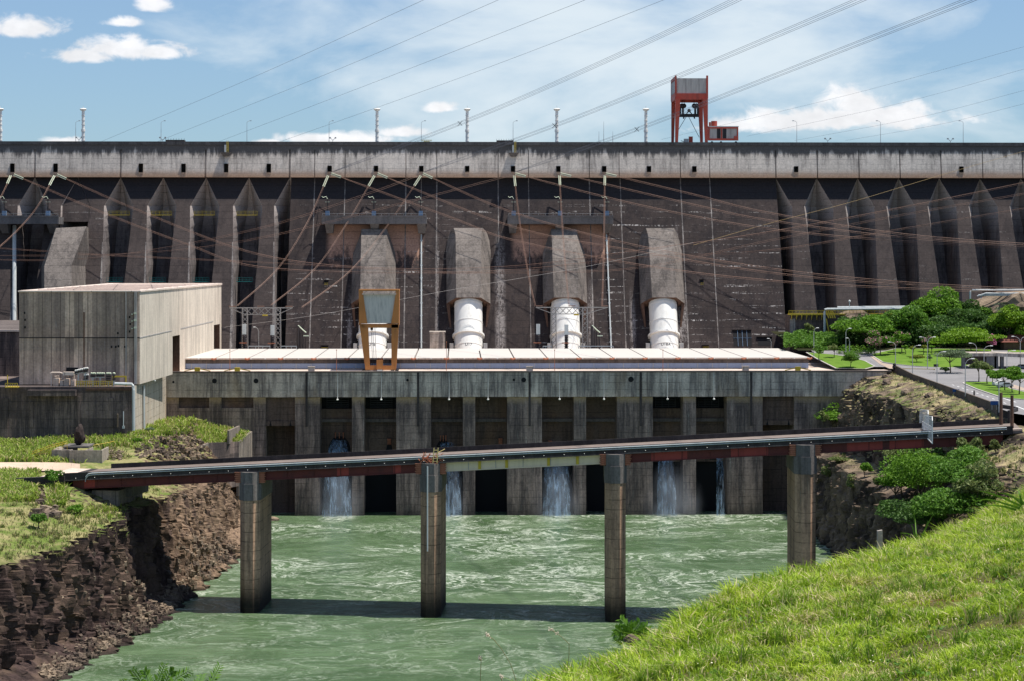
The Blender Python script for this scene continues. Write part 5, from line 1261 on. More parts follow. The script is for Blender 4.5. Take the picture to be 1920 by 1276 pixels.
# brighter repainted patches of red
M_redpatch = paint('fresh_red_primer', (0.30, 0.05, 0.04), 0.5, 0.6, dirtcol=(0.12, 0.02, 0.02))
for (ua, ub) in ((155, 175), (630, 652), (736, 750), (1220, 1288), (1370, 1440), (1588, 1655), (1668, 1732)):
    a, b = (bp(ua, 860)-EDGE).dot(bd), (bp(ub, 860)-EDGE).dot(bd); r = MB(); sweep(r, a, b, .985, 1.0, -3.59, -1.8, 30); r.build('repainted_patch', M_redpatch, br)
def outline(w, nose, L, g=0.0):
    h = w/2+g; return [(-h, nose), (-h*.42, -g), (h*.42, -g), (h, nose), (h, L-nose), (h*.42, L+g), (-h*.42, L+g), (-h, L-nose)]
wtext = ['first pier from the left', 'second', 'third', 'fourth']
for i, s in enumerate(sp_):
    zd = bz(s)
    def pv(x, n, z): p = EDGE + bd*s + pper*x + pdir*(n-1.6); return Vector((p.x, p.y, z))
    zsleeve = zd-7.9; zhead = zd-4.2
    r = MB(); ol = outline(4.4, 1.9, 21.0); b0 = [pv(x, n, -6) for x, n in ol]; r.prism(b0, (0, 0, zsleeve+6)); pier = r.build('pier', M_bpier, br)
    r = MB(); ol = outline(4.4, 1.9, 21.0, .22); r.prism([pv(x, n, zsleeve+.01) for x, n in ol], (0, 0, zhead-zsleeve-.02)); r.build('pier_collar', M_bcap, pier)
    r = MB(); ol = outline(4.0, 1.2, 20.6); r.prism([pv(x, n, zhead) for x, n in ol], (0, 0, 2.5)); r.build('pier_head', M_bcap, pier)
    for sg in (-1, 1):
        r = MB()
        for k in range(6):
            zz = zhead+.15+k*.42
            r.hexa([pv(sg*2.05, 1.4, zz), pv(sg*(3.3+.12*(k % 2)), 1.4, zz), pv(sg*(3.3+.12*(k % 2)), 3.2, zz), pv(sg*2.05, 3.2, zz)] + [pv(sg*2.05, 1.4, zz+.2), pv(sg*(3.3+.12*(k % 2)), 1.4, zz+.2), pv(sg*(3.3+.12*(k % 2)), 3.2, zz+.2), pv(sg*2.05, 3.2, zz+.2)])
        r.hexa([pv(sg*2.06, 1.7, zhead+.1), pv(sg*3.1, 1.7, zhead+.1), pv(sg*3.1, 3.1, zhead+.1), pv(sg*2.06, 3.1, zhead+.1), pv(sg*2.06, 1.7, zhead+2.4), pv(sg*3.1, 1.7, zhead+2.4), pv(sg*3.1, 3.1, zhead+2.4), pv(sg*2.06, 3.1, zhead+2.4)])
        r.build('bearing_stack', M_rust, pier)
    if i == 1:
        r = MB(); r.tube([pv(-.55, -.35, zhead+2), pv(-.55, -.35, 14.5)], .16, 8); r.build('conduit', M_pipe, pier)
# tangled orange and yellow scaffold on the second pier
c = bpt(sp_[1], -.6, -1.6); r = MB(); rr = random.Random(5)
for k in range(34):
    a = c + Vector((rr.uniform(-2.2, 2.6), rr.uniform(-.5, .3), rr.uniform(-.2, 1.6))); b = a + Vector((rr.uniform(-1, 1), rr.uniform(-.3, .3), rr.uniform(-.2, 1.2))); r.bar(a, b, .13)
tag(r.build('bent_railing', paint('orange_red_scrap', (0.6, 0.20, 0.10), 0.3, 0.6)), 'tangle of bent orange rails on top of the second bridge pier', 'rails')
r = MB()
for dx in (.6, 1.5): r.bar(c+Vector((dx, -.2, 0)), c+Vector((dx+.25, -.2, 3.3)), .2)
for k in range(5): r.bar(c+Vector((.6+.03*k, -.2, .4+.6*k)), c+Vector((1.5+.03*k, -.2, .4+.6*k)), .15)
r.bar(c+Vector((1.5, -.2, 2.2)), c+Vector((3.2, .5, 3.0)), .12)
tag(r.build('ladder', paint('pale_yellow', (0.72, 0.55, 0.22), 0.2, 0.5)), 'yellow ladder standing at the bridge edge above the second pier', 'ladder')
# gate of mesh panels across the bridge
sg_ = (bp(1740, 800)-EDGE).dot(bd)
gt = thing('bridge_gate', 'white mesh gate with two tall anti climb wings across the road bridge', 'gate', bpt(sg_, 4, -1))
M_mesh, nt, out = new_mat('white_wire_mesh')
pp = node(nt, 'ShaderNodeBsdfPrincipled', {'Base Color': (0.62, 0.64, 0.66, 1), 'Roughness': 0.5}); tr = node(nt, 'ShaderNodeBsdfTransparent')
wv = node(nt, 'ShaderNodeSeparateXYZ', {0: node(nt, 'ShaderNodeNewGeometry').outputs['Position']})
lines = mth(nt, 'MAXIMUM', mth(nt, 'LESS_THAN', mth(nt, 'FRACT', mth(nt, 'MULTIPLY', wv.outputs[2], 4.0)), 0.45), mth(nt, 'LESS_THAN', mth(nt, 'FRACT', mth(nt, 'MULTIPLY', mth(nt, 'ADD', wv.outputs[0], wv.outputs[1]), 4.0)), 0.4))
nt.links.new(node(nt, 'ShaderNodeMixShader', {0: mth(nt, 'MULTIPLY', lines, 0.55), 1: tr.outputs[0], 2: pp.outputs[0]}).outputs[0], out.inputs[0])
def wing(n, name):
    r = MB(); poly = [bpt(sg_-.0, n+d_, z_) for d_, z_ in ((-2.1, -2.6), (2.1, -1.0), (2.1, 1.9), (.9, 3.0), (-1.2, 3.0), (-2.1, 2.2))]
    poly = [p + bd*(-.9 if k in (1, 2, 3) else .9)*.9 for k, p in enumerate(poly)]
    r.prism(poly, bd*.06); w = r.build('wing_panel', M_mesh, gt)
    r = MB()
    for a, b in zip(poly, poly[1:]+poly[:1]): r.bar(a, b, .16)
    r.build('frame', M_white, w)
wing(-.2, 'near'); wing(WB-1.5, 'far')
r = MB(); a, b = bpt(sg_+.8, 1.5, -.9), bpt(sg_-.4, WB-3, -.9); r.prism([a, b, b+Vector((0, 0, 1.5)), a+Vector((0, 0, 1.5))], bd*.06); lf = r.build('gate_leaf', M_mesh, gt)
r = MB()
for z_ in (0, .75, 1.5): r.bar(a+Vector((0, 0, z_)), b+Vector((0, 0, z_)), .1)
for k in range(6): p = a.lerp(b, k/5); r.bar(p, p+Vector((0, 0, 1.5)), .1)
r.build('frame', M_white, lf)

# ---- left abutment: walls and blocks under the bridge end
ab = thing('bridge_abutment', 'stepped concrete abutment walls under the left end of the bridge', 'abutment', bpt(S0, 4, -6))
def blk(u0, v0, u1, v1, n0, n1, mat=M_wallc, name='wall_block'):
    a, b = bp(u0, v0, n0), bp(u1, v1, n0); s0, s1 = (a-EDGE).dot(bd), (b-EDGE).dot(bd); m = MB()
    c = [EDGE+bd*s+bn*n for s, n in ((s0, n0), (s1, n0), (s1, n1), (s0, n1))]
    m.hexa([Vector((p.x, p.y, b.z)) for p in c] + [Vector((p.x, p.y, a.z)) for p in c]); return m.build(name, mat, ab)
blk(76, 896, 116, 930, 1.0, 20); blk(113, 893, 126, 918, .4, 20.5, M_bparapet)
blk(118, 922, 157, 952, -.6, 20, M_bcap); blk(126, 936, 172, 962, -2.2, 14); blk(172, 918, 222, 948, 3.0, 20, M_wallc); blk(222, 912, 247, 930, 8, 20, M_bcap)
blk(76, 892, 116, 896, .9, 20.2, M_tanledge, 'cap_stone')
m = MB(); sweep(m, S0-9, S0+.5, -.4, .1, -6, -.75); sweep(m, S0-11, S0+.5, -.4, 1.0, -.747, -.6); m.build('wing_wall', M_bparapet, ab)

# ---- retaining walls of the plateau by the powerhouse
rw = thing('retaining_wall', 'stepped brown concrete retaining walls at the end of the grassy plateau', 'retaining wall', P(440, 850, 615))
def wallpoly(pts, th, h0, mat=M_wallc, name='wall'):
    m = MB()
    for (p, q) in zip(pts[:-1], pts[1:]):
        d = Vector((q[0]-p[0], q[1]-p[1], 0)).normalized(); n = Vector((-d.y, d.x, 0))*th
        m.hexa([Vector((p[0], p[1], h0)), Vector((q[0], q[1], h0)), Vector((q[0], q[1], h0))+n, Vector((p[0], p[1], h0))+n, Vector(p), Vector(q), Vector(q)+n, Vector(p)+n])
    return m.build(name, mat, rw)
a = P(392, 829, 622); b = P(448, 827, 636); c = P(471, 809, 650); d = P(331, 857, 600)
wallpoly([tuple(d), tuple(a)], .8, 12); wallpoly([tuple(a), tuple(b)], .8, 11, M_base); wallpoly([tuple(b), tuple(c), (c.x, 653.5, c.z)], .8, 8)
e = P(430, 806, 630); f = P(450, 797, 648); wallpoly([tuple(e), tuple(f)], .6, 24)
m = MB(); m.face((a.x, a.y, a.z-.6), (b.x, b.y, b.z-.6), (c.x, c.y, c.z-.8), (c.x, 653, c.z-.6), (-86, 653, 30), (-86, 622, 30)); 
PG = struct(m.build('plateau_ground', M_rockL)); BP = bvh_of(PG)
# ================================================================== RIGHT GROUND, ROADS, LAWNS
def gz(Y): return 44.0 + max(0.0, min(Y, 765)-650.0)*0.073
def G(u, v, up=0.0):
    d = ray(u, v); t0, t1 = 300.0, 1200.0
    for _ in range(60):
        t = (t0+t1)/2; p = CAM+d*t
        if p.z > gz(p.y)+up: t0 = t
        else: t1 = t
    return CAM+d*t0
M_asph = concrete('asphalt', (0.235, 0.225, 0.225), (0.15, 0.145, 0.145), streak=0.3, lift=0, patch=0.3, grain=0.15)
M_pave = concrete('tan_paving', (0.42, 0.33, 0.26), (0.26, 0.2, 0.16), streak=0.3, lift=0, patch=0.3, grain=0.15)
M_kerb = paint('kerb_concrete', (0.42, 0.39, 0.36), 0.3, 0.9, streaky=False)
M_mark = paint('road_marking', (0.75, 0.74, 0.72), 0.3, 0.8, streaky=False)
def lawn_mat(name, a, b, c):
    m, nt, out = new_mat(name)
    pos = node(nt, 'ShaderNodeNewGeometry').outputs['Position']
    n = noise(nt, pos, 0.18, 6.0, 0.7); n2 = noise(nt, pos, 1.5, 5.0, 0.7)
    col = mixc(nt, rng(nt, n, 0.35, 0.65), a, b); col = mixc(nt, rng(nt, n2, 0.5, 0.75), col, c)
    finish(nt, out, col, 0.9, n2, 0.6, 0.15, spec=0.1)
    return m
M_lawn = lawn_mat('lawn_grass', (0.085, 0.165, 0.018), (0.12, 0.205, 0.026), (0.155, 0.21, 0.045))
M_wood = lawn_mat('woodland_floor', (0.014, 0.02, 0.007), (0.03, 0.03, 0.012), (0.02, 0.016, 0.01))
# the broad ground sheet right of the gorge
gx = [119.8, 134, 180, 260, 420]
m = MB(); Ysr = [330, 430, 468, 520, 580, 662.9, 663.0, 700, 740, 775, 800]
xw = lambda Y: float(np.interp(Y, [330, 468, 662.9, 663.0, 800], [150, XU(1896, 468)+.2, XU(1673, 663)+.2, 118, 116]))
for Y0, Y1 in zip(Ysr[:-1], Ysr[1:]):
    a0, a1 = xw(Y0), xw(Y1)
    for f0, f1 in ((0, .1), (.1, .4), (.4, 1)):
        m.face((a0+(420-a0)*f0, Y0, gz(Y0)), (a0+(420-a0)*f1, Y0, gz(Y0)), (a1+(420-a1)*f1, Y1, gz(Y1)), (a1+(420-a1)*f0, Y1, gz(Y1)))
struct(m.build('road_ground', M_asph))
def patch(name, pts, up, mat, kerb=True, lab=None):
    # polygon given on the ground; a sheet up metres thick with a kerb
    P_ = [G(u, v) for u, v in pts]
    bmx = bmesh.new(); vs = [bmx.verts.new((p.x, p.y, 0)) for p in P_]; f = bmx.faces.new(vs)
    bmesh.ops.triangulate(bmx, faces=[f]); m = MB()
    for f in bmx.faces: m.face(*[Vector((v.co.x, v.co.y, gz(v.co.y)+up)) for v in f.verts])
    bmx.free(); m.cur = 1
    for p, q in zip(P_, P_[1:]+P_[:1]): m.bar(Vector((p.x, p.y, gz(p.y)+up-.04)), Vector((q.x, q.y, gz(q.y)+up-.04)), .45, .16) if kerb else m.face(Vector((p.x, p.y, gz(p.y)-.1)), Vector((q.x, q.y, gz(q.y)-.1)), Vector((q.x, q.y, gz(q.y)+up)), Vector((p.x, p.y, gz(p.y)+up)))
    o = m.build(name, [mat, M_kerb]); struct(o); return o
patch('lawn', [(1632, 664), (1655, 678), (1680, 682), (1707, 685), (1760, 688.5), (1803, 688.5), (1830, 680), (1860, 668), (1860, 655), (1760, 653), (1680, 653)], .14, M_lawn)
patch('lawn', [(1512, 660), (1532, 672), (1568, 690), (1622, 691), (1640, 686), (1622, 676), (1590, 668), (1562, 664)], .14, M_lawn)
patch('lawn', [(1758, 701), (1778, 707), (1793, 711), (1798, 706), (1790, 701), (1772, 698)], .14, M_lawn)
patch('lawn', [(1806, 718), (1832, 729), (1879, 745), (1925, 749), (1960, 752), (1960, 744), (1925, 735), (1895, 728), (1862, 715), (1848, 708), (1826, 706), (1812, 712)], .14, M_lawn)
patch('pavement', [(1735, 695.5), (1756, 701.5), (1778, 706.8), (1792, 698), (1765, 694)], .1, M_pave)
patch('pavement', [(1625, 662), (1650, 682), (1668, 690), (1690, 690.5), (1676, 683.5), (1655, 679.5), (1634, 665)], .06, M_pave, False)
patch('pavement', [(1848, 706), (1863, 714), (1896, 726), (1925, 733), (1925, 728), (1900, 720), (1868, 708)], .08, M_pave, False)
m = MB()
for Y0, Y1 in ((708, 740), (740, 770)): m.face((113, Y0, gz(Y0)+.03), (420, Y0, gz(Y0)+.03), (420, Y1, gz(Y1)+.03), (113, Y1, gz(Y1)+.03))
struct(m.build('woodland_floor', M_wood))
patch('lawn', [(1888, 664), (1925, 668), (1960, 668), (1960, 656), (1890, 655)], .1, M_lawn, False)
# dashes on the road
m = MB(); rd = [(1690, 692), (1740, 706), (1795, 723), (1850, 742), (1905, 762)]; W0 = [G(u, v) for u, v in rd]
for a, b in zip(W0[:-1], W0[1:]):
    n = int((b-a).length/7)
    for i in range(n):
        p, q = a.lerp(b, i/n), a.lerp(b, (i+.4)/n); d = (q-p).normalized(); w = Vector((-d.y, d.x, 0))*.14
        m.face(*[Vector((c.x, c.y, gz(c.y)+.01)) for c in (p-w, q-w, q+w, p+w)])
for (a, b) in (((1845, 752), (1862, 757.5)), ((1880, 745), (1905, 753)), ((1905, 760), (1925, 768)), ((1745, 711), (1752, 713.5))):
    p, q = G(*a), G(*b); d = (q-p).normalized(); w = Vector((-d.y, d.x, 0))*.16; m.face(*[Vector((c.x, c.y, gz(c.y)+.01)) for c in (p-w, q-w, q+w, p+w)])
struct(m.build('road_marking', M_mark))
M_redmark = paint('red_road_marking', (0.6, 0.10, 0.09), 0.4, 0.8, streaky=False)
m = MB(); c = G(1765, 713)
for k in range(10):
    a0, a1 = 2*math.pi*k/10, 2*math.pi*(k+.7)/10
    if k in (2, 7): continue
    m.face(*[Vector((c.x+r*math.cos(a), c.y+r*2.2*math.sin(a), gz(c.y)+.012)) for r, a in ((.9, a0), (.9, a1), (.55, a1), (.55, a0))])
struct(m.build('road_marking', M_redmark))
# the wall along the road edge
ww = thing('roadside_wall', 'low dark concrete wall along the road edge above the right cliff', 'wall', (128, 560, 44))
def wpath(pts, mat, h, name, th=.5):
    m = MB()
    for (p, q) in zip(pts[:-1], pts[1:]):
        d = (q-p); d.z = 0; d.normalize(); n = Vector((-d.y, d.x, 0))*th
        m.hexa([p+Vector((0, 0, -4)), q+Vector((0, 0, -4)), q+n+Vector((0, 0, -4)), p+n+Vector((0, 0, -4)), p+Vector((0, 0, h)), q+Vector((0, 0, h)), q+n+Vector((0, 0, h)), p+n+Vector((0, 0, h))])
    return m.build(name, mat, ww)
pb = [Vector((xw(Y), Y, gz(Y))) for Y in (662, 620, 580, 540, 505, 486)]
endb = bpt(S1_+2, WB, 0); bend = [Vector((pb[-1].x+1.5, 479, 44)), Vector((pb[-1].x+1.2, 474, 44)), Vector((endb.x+.5, endb.y-.2, 44))]
wpath(pb, concrete('road_wall_concrete', (0.16, 0.125, 0.10), (0.06, 0.05, 0.045), streak=.6, lift=0), .8, 'wall'); wpath([pb[-1]]+bend, M_bparapet, .8, 'end_curve')
# tan and dark rocks on the berm
def rock(p, r, mat, seed, squash=.7):
    bmx = bmesh.new(); bmesh.ops.create_icosphere(bmx, subdivisions=3, radius=r)
    co = np.array([v.co[:] for v in bmx.verts]); n = fbm(co/r*1.1+seed*7.7, 4, seed)-.5; n2 = fbm(co/r*3+seed, 3, seed+2)-.5
    for v, a, b in zip(bmx.verts, n, n2): v.co *= 1+a*1.1+b*.4; v.co.z *= squash; v.co += Vector(p)
    m = MB(); bmx.verts.index_update(); m.v = [tuple(v.co) for v in bmx.verts]; m.f = [tuple(v.index for v in f.verts) for f in bmx.faces]; m.m = [0]*len(m.f); bmx.free(); return m
M_boulder = rock_mat('boulder_rock', (0.05, 0.04, 0.035), (0.17, 0.125, 0.095), (0.3, 0.23, 0.16), cover=0.0, gthr=(2, 3))
def on_mesh(V, u, v):
    d = V.reshape(-1, 3); rel = d-np.array(CAM); f = rel@np.array(FWD); uu = 960+F*(rel@np.array(RIGHT))/f; vv = HORIZON-F*rel[:, 2]/f
    i = np.argmin((uu-u)**2+(vv-v)**2+ (f*0.002)**2); return Vector(d[i])
for i, (u, v, r, w_) in enumerate(((1638, 712, 1.6, 'leftmost'), (1663, 718, 1.5, 'broad'), (1690, 722, 1.2, 'small'), (1703, 735, 1.9, 'square dark'), (1742, 742, 1.4, 'low'), (1660, 706, 1.3, 'topmost'))):
    p = on_mesh(VR, u, v)
    tag(rock(p, r, None, i+3).build('boulder', M_boulder), '%s brown boulder on the pale bank top between cliff and road wall' % w_, 'rock', 'boulders on the right bank')

# ================================================================== FOLIAGE
M_leaf = {
 'bright': leafmat('bright_green_leaves', (0.080, 0.196, 0.014), (0.181, 0.334, 0.032)),
 'mid': leafmat('mid_green_leaves', (0.071, 0.170, 0.020), (0.153, 0.293, 0.037)),
 'dark': leafmat('dark_green_leaves', (0.045, 0.104, 0.023), (0.091, 0.179, 0.033)),
 'olive': leafmat('olive_leaves', (0.112, 0.160, 0.049), (0.234, 0.273, 0.092)),
 'grey': leafmat('grey_green_leaves', (0.102, 0.152, 0.072), (0.189, 0.246, 0.131)),
 'lime': leafmat('lime_leaves', (0.123, 0.239, 0.014), (0.232, 0.377, 0.029)),
 'pink': leafmat('leaves_with_pink_blossom', (0.065, 0.145, 0.026), (0.131, 0.232, 0.043), alt=(0.725, 0.319, 0.435), alt_share=0.30),
 'yellow': leafmat('yellow_green_leaves', (0.145, 0.196, 0.023), (0.290, 0.319, 0.051)),
 'blossom': leafmat('magenta_blossom', (0.45, 0.12, 0.25), (0.62, 0.25, 0.38)),
 'white': leafmat('leaves_with_white_blossom', (0.072, 0.116, 0.043), (0.145, 0.174, 0.087), alt=(0.797, 0.725, 0.725), alt_share=0.25),
}
def leaves(cent, size, rg, aspect=1.6, upbias=0.75):
    """one four-cornered leaf (two faces) at each centre"""
    n = len(cent); nrm = rg.normal(size=(n, 3)); nrm[:, 2] += upbias*1.5; nrm /= np.linalg.norm(nrm, axis=1, keepdims=True)
    ref = rg.normal(size=(n, 3)); a = np.cross(nrm, ref); a /= np.linalg.norm(a, axis=1, keepdims=True)+1e-9; b = np.cross(nrm, a)
    s = size*rg.uniform(.6, 1.3, (n, 1)); L_ = a*s*.5*aspect; W_ = b*s*.5
    mid = cent + nrm*s*.10
    V = np.stack([cent-L_, mid-W_*.9, cent+L_, mid+W_*.9], 1).reshape(-1, 3)
    f = np.arange(n*4).reshape(n, 4); return V, f
def crown_points(c, rad, n, rg, clump=7, fill=.55, flat=0.0):
    """points in a crown made of clumps; c centre, rad (rx, ry, rz)"""
    rad = np.array(rad); k = clump
    d = rg.normal(size=(k, 3)); d /= np.linalg.norm(d, axis=1, keepdims=True); d[:, 2] = np.where(d[:, 2] < -.25, -d[:, 2]*.4, d[:, 2])
    cc = d*rad*rg.uniform(.2, .86, (k, 1)); cr = rg.uniform(.2, .55, k)
    out = []
    per = rg.multinomial(n, cr**2/np.sum(cr**2))
    for q in range(k):
        m_ = per[q]; e = rg.normal(size=(m_, 3)); e /= np.linalg.norm(e, axis=1, keepdims=True)+1e-9
        rr = rg.uniform(0, 1, (m_, 1))**(1/3.)*(1-fill)+fill*rg.uniform(.85, 1.08, (m_, 1))
        e[:, 2] = np.where(e[:, 2] < -.35, e[:, 2]*.45, e[:, 2])
        out.append(cc[q]+e*rr*cr[q]*rad*np.array([1, 1, .85]))
    p = np.concatenate(out); 
    if flat: p[:, 2] = np.maximum(p[:, 2], -rad[2]*flat)
    return p+np.array(c), cc+np.array(c)
TREE_N = 0
def tree(base, h, w, kind, lab, group, n=1400, leaf=.55, trunk_h=.35, clump=9, seed=None, flat=.5, wd=None, cat='tree', name='tree', tr=None, extra=None, fill=.55):
    global TREE_N
    TREE_N += 1; rg = np.random.default_rng(seed or 100+TREE_N); base = Vector(base)
    r = thing(name, lab, cat, base, group); th = h*trunk_h; ch = (h-th)
    c = (base.x, base.y, base.z+th+ch*.48); p, cc = crown_points(c, (w/2, (wd or w)/2, ch*.55), n, rg, clump, fill, flat)
    V, f = leaves(p, leaf, rg); raw_mesh('crown', V, f, M_leaf[kind], r)
    if extra:
        k2, share, hi = extra; sel = p[p[:, 2] > np.quantile(p[:, 2], hi)]; sel = sel[rg.uniform(size=len(sel)) < share]
        V, f = leaves(sel+np.array([0, -.15, .2]), leaf*.9, rg); raw_mesh('blossom', V, f, M_leaf[k2], r)
    m = MB(); tr = tr or max(.12, h*.022); top = Vector((c[0]+rg.uniform(-.3, .3), c[1], base.z+th+ch*.25))
    m.tube([base-Vector((0, 0, .3)), base+Vector((rg.uniform(-.2, .2), 0, th*.6)), top], [tr*1.3, tr, tr*.7], 7)
    for q in cc[:min(8, len(cc))]:
        e = Vector(q); mid = top.lerp(e, .5)+Vector((0, 0, -.1*h*.3)); m.tube([top-Vector((0, 0, th*.25)), mid, e], [tr*.55, tr*.35, tr*.12], 5)
    m.build('trunk', M_bark, r)
    return r
def gtree(u, vb, vt, wpx, kind, lab, group='trees by the dam foot', Y=None, **k):
    b = G(u, vb) if Y is None else Vector((XU(u, Y), Y, gz(Y)))
    s = F/((b-CAM).dot(FWD)); h = (CAM.z-(vt-HORIZON)/s)-b.z
    return tree(b, max(h, .8), wpx/s, kind, lab, group, **k)
T1 = 'big trees under the right buttresses'; T2 = 'trees around the lawn'; T3 = 'street trees on the right lawn'
gtree(1628, 652, 590, 132, 'bright', 'wide flat topped bright green tree under the yellow walkway', T1, n=6080, leaf=.62, clump=14, flat=.35, trunk_h=.1)
gtree(1700, 646, 563, 96, 'mid', 'tall green tree right of the yellow walkway end', T1, n=5700, leaf=.62, clump=14, trunk_h=.1)
gtree(1757, 646, 546, 112, 'bright', 'tallest rounded green tree against the dark buttresses', T1, n=6840, leaf=.62, clump=16, trunk_h=.1, Y=742)
gtree(1718, 648, 596, 110, 'mid', 'dense green tree in front of the tall ones', T1, n=4940, leaf=.62, clump=12, trunk_h=.1, Y=728)
gtree(1822, 646, 561, 84, 'dark', 'dark green tree between the tallest tree and the palm', T1, n=5320, leaf=.55, clump=12, trunk_h=.1, Y=744)
gtree(1800, 650, 580, 100, 'dark', 'deep shaded dark tree behind the yellow green dome', T1, n=4940, leaf=.6, clump=12, trunk_h=.1, Y=732)
gtree(1862, 652, 596, 90, 'dark', 'dark spreading tree right of the dome trees', T1, n=4560, leaf=.6, clump=12, trunk_h=.1, Y=732)
gtree(1902, 640, 552, 70, 'mid', 'mid green tree below the white pipes near the right edge', T1, n=3800, leaf=.6, clump=10, trunk_h=.1, Y=752)
gtree(1893, 655, 574, 84, 'lime', 'large yellow green tree at the right edge', T1, n=5320, leaf=.6, clump=14, trunk_h=.1, Y=715)
gtree(1935, 655, 590, 70, 'lime', 'yellow green tree cut by the right edge', T1, n=3800, leaf=.6, clump=10, trunk_h=.1, Y=712)
gtree(1668, 655, 612, 70, 'dark', 'low dark tree behind the pink flowering trees', T1, n=3420, leaf=.6, clump=10, trunk_h=.1, Y=730)
gtree(1590, 652, 612, 60, 'olive', 'grey olive tree at the left end of the wood', T1, n=3040, leaf=.5, clump=9, trunk_h=.1, Y=728)
gtree(1797, 652, 606, 50, 'bright', 'round light green tree just behind the big dome tree', T2, n=1600, leaf=.5, clump=8, trunk_h=.2, Y=718)
gtree(1838, 652, 618, 40, 'grey', 'grey green bush tree behind the right half of the dome tree', T2, n=1000, leaf=.5, clump=8, trunk_h=.2, Y=718)
gtree(1820, 660, 616, 140, 'lime', 'very wide low dome shaped yellow green tree behind the lawn', T2, n=5200, leaf=.55, clump=22, trunk_h=.12, flat=.4, Y=702, wd=16)
gtree(1650, 664, 621, 56, 'bright', 'pink flowering tree left on the lawn edge', T2, n=1700, leaf=.42, trunk_h=.22, extra=('pink', .5, .45))
gtree(1641, 666, 630, 34, 'pink', 'darker pink blossomed tree left of the first flowering tree', T2, n=900, leaf=.4, trunk_h=.3)
gtree(1691, 661, 620, 34, 'bright', 'tall tree with pink blossom on its top', T2, n=1100, leaf=.4, trunk_h=.3, extra=('blossom', .12, .8))
gtree(1677, 664, 636, 26, 'pink', 'small pale pink blossomed tree at the lawn middle', T2, n=700, leaf=.4, trunk_h=.4)
gtree(1741, 659, 628, 28, 'pink', 'small dark tree with pink tips left of the dome', T2, n=700, leaf=.4, trunk_h=.3)
gtree(1712, 668, 646, 17, 'yellow', 'small yellowish tree by the lamp on the lawn', T2, n=360, leaf=.4, trunk_h=.45)
gtree(1732, 664, 644, 15, 'yellow', 'smallest yellowish tree right of the lamp', T2, n=300, leaf=.38, trunk_h=.45)
gtree(1748, 664, 646, 13, 'bright', 'slim young tree right of the yellowish pair', T2, n=260, leaf=.38, trunk_h=.5)
gtree(1698, 663, 646, 12, 'bright', 'slim young tree left of the yellowish pair', T2, n=260, leaf=.38, trunk_h=.5)
gtree(1719, 678, 661, 27, 'yellow', 'small shrub with dark shadow in the middle of the lawn', T2, n=650, leaf=.38, trunk_h=.15, cat='shrub', name='shrub')
gtree(1743, 676, 664, 11, 'grey', 'small grey bush right of the lawn shrub', T2, n=300, leaf=.3, trunk_h=.05, cat='shrub', name='shrub')
gtree(1858, 636, 627, 20, 'blossom', 'magenta blossoming bush beside the dome tree', T2, n=420, leaf=.4, trunk_h=.2, cat='shrub', name='shrub', Y=701)
gtree(1594, 689, 658, 40, 'mid', 'round clipped dark green tree near the powerhouse roof end', T2, n=2000, leaf=.36, trunk_h=.12, clump=14, fill=.8)
gtree(1535, 674, 641, 30, 'mid', 'green shrub tree left of the clipped round tree', T2, n=900, leaf=.42, trunk_h=.15)
gtree(1564, 670, 643, 24, 'olive', 'thin olive tree left of the clipped round tree', T2, n=500, leaf=.4, trunk_h=.3)
gtree(1516, 668, 606, 22, 'olive', 'slim palm like shrub tree before the yellow walkway supports', T2, n=700, leaf=.5, trunk_h=.4, Y=735)
gtree(1476, 652, 636, 34, 'grey', 'pale shrub at the dam foot right of the powerhouse roof', T2, n=600, leaf=.42, trunk_h=.05, cat='shrub', name='shrub', Y=748)
gtree(1500, 658, 636, 34, 'white', 'shrub with white blossom at the dam foot', T2, n=800, leaf=.4, trunk_h=.05, cat='shrub', name='shrub', Y=742)
gtree(1512, 664, 648, 30, 'dark', 'dark green shrub below the white blossomed one', T2, n=600, leaf=.42, trunk_h=.05, cat='shrub', name='shrub', Y=735)
gtree(1782, 702, 650, 74, 'grey', 'grey green umbrella shaped tree on the road island', T2, n=2600, leaf=.34, trunk_h=.38, clump=14, flat=.3)
gtree(1772, 701, 684, 20, 'dark', 'low dark bush under the umbrella tree', T2, n=420, leaf=.34, trunk_h=.1, cat='shrub', name='shrub')
for i, (u, vb, vt, w, l) in enumerate(((1835, 715, 673, 38, 'nearest the overpass column'), (1851, 719, 677, 32, 'second from the overpass'), (1862, 722, 692, 26, 'third from the overpass'), (1884, 731, 692, 32, 'in front of the parked white car'), (1872, 727, 695, 24, 'left of the parked white car'), (1911, 739, 689, 36, 'last before the right edge'), (1898, 735, 696, 30, 'second from the right edge'))):
    gtree(u, vb, vt-2, w*1.3, 'bright' if i > 1 else 'olive', 'small street tree on the right lawn, %s' % l, T3, n=1700, leaf=.36, trunk_h=.35, clump=8)
rg = np.random.default_rng(15); n_ = 26000
uu_ = rg.uniform(1572, 1945, n_); yy_ = rg.uniform(716, 748, n_); tops = 3.0+7.5*fbm(np.stack([uu_*.022, yy_*.07, uu_*0], -1), 3, 5)
zz_ = np.array([gz(y) for y in yy_])+tops*rg.uniform(0, 1, n_)**.6; xx_ = np.array([XU(u, y) for u, y in zip(uu_, yy_)])
V, f = leaves(np.stack([xx_, yy_, zz_], -1), .75, rg); stuff(raw_mesh('undergrowth', V, f, M_leaf['dark']), 'dark tangled undergrowth filling the wood below the dam', 'undergrowth')
gtree(1850, 650, 570, 80, 'mid', 'green tree between the palm and the dark tree', T1, n=4200, leaf=.6, clump=13, trunk_h=.1, Y=746)
gtree(1878, 652, 584, 70, 'dark', 'dark tree just under the palm crown', T1, n=3600, leaf=.6, clump=12, trunk_h=.1, Y=738)
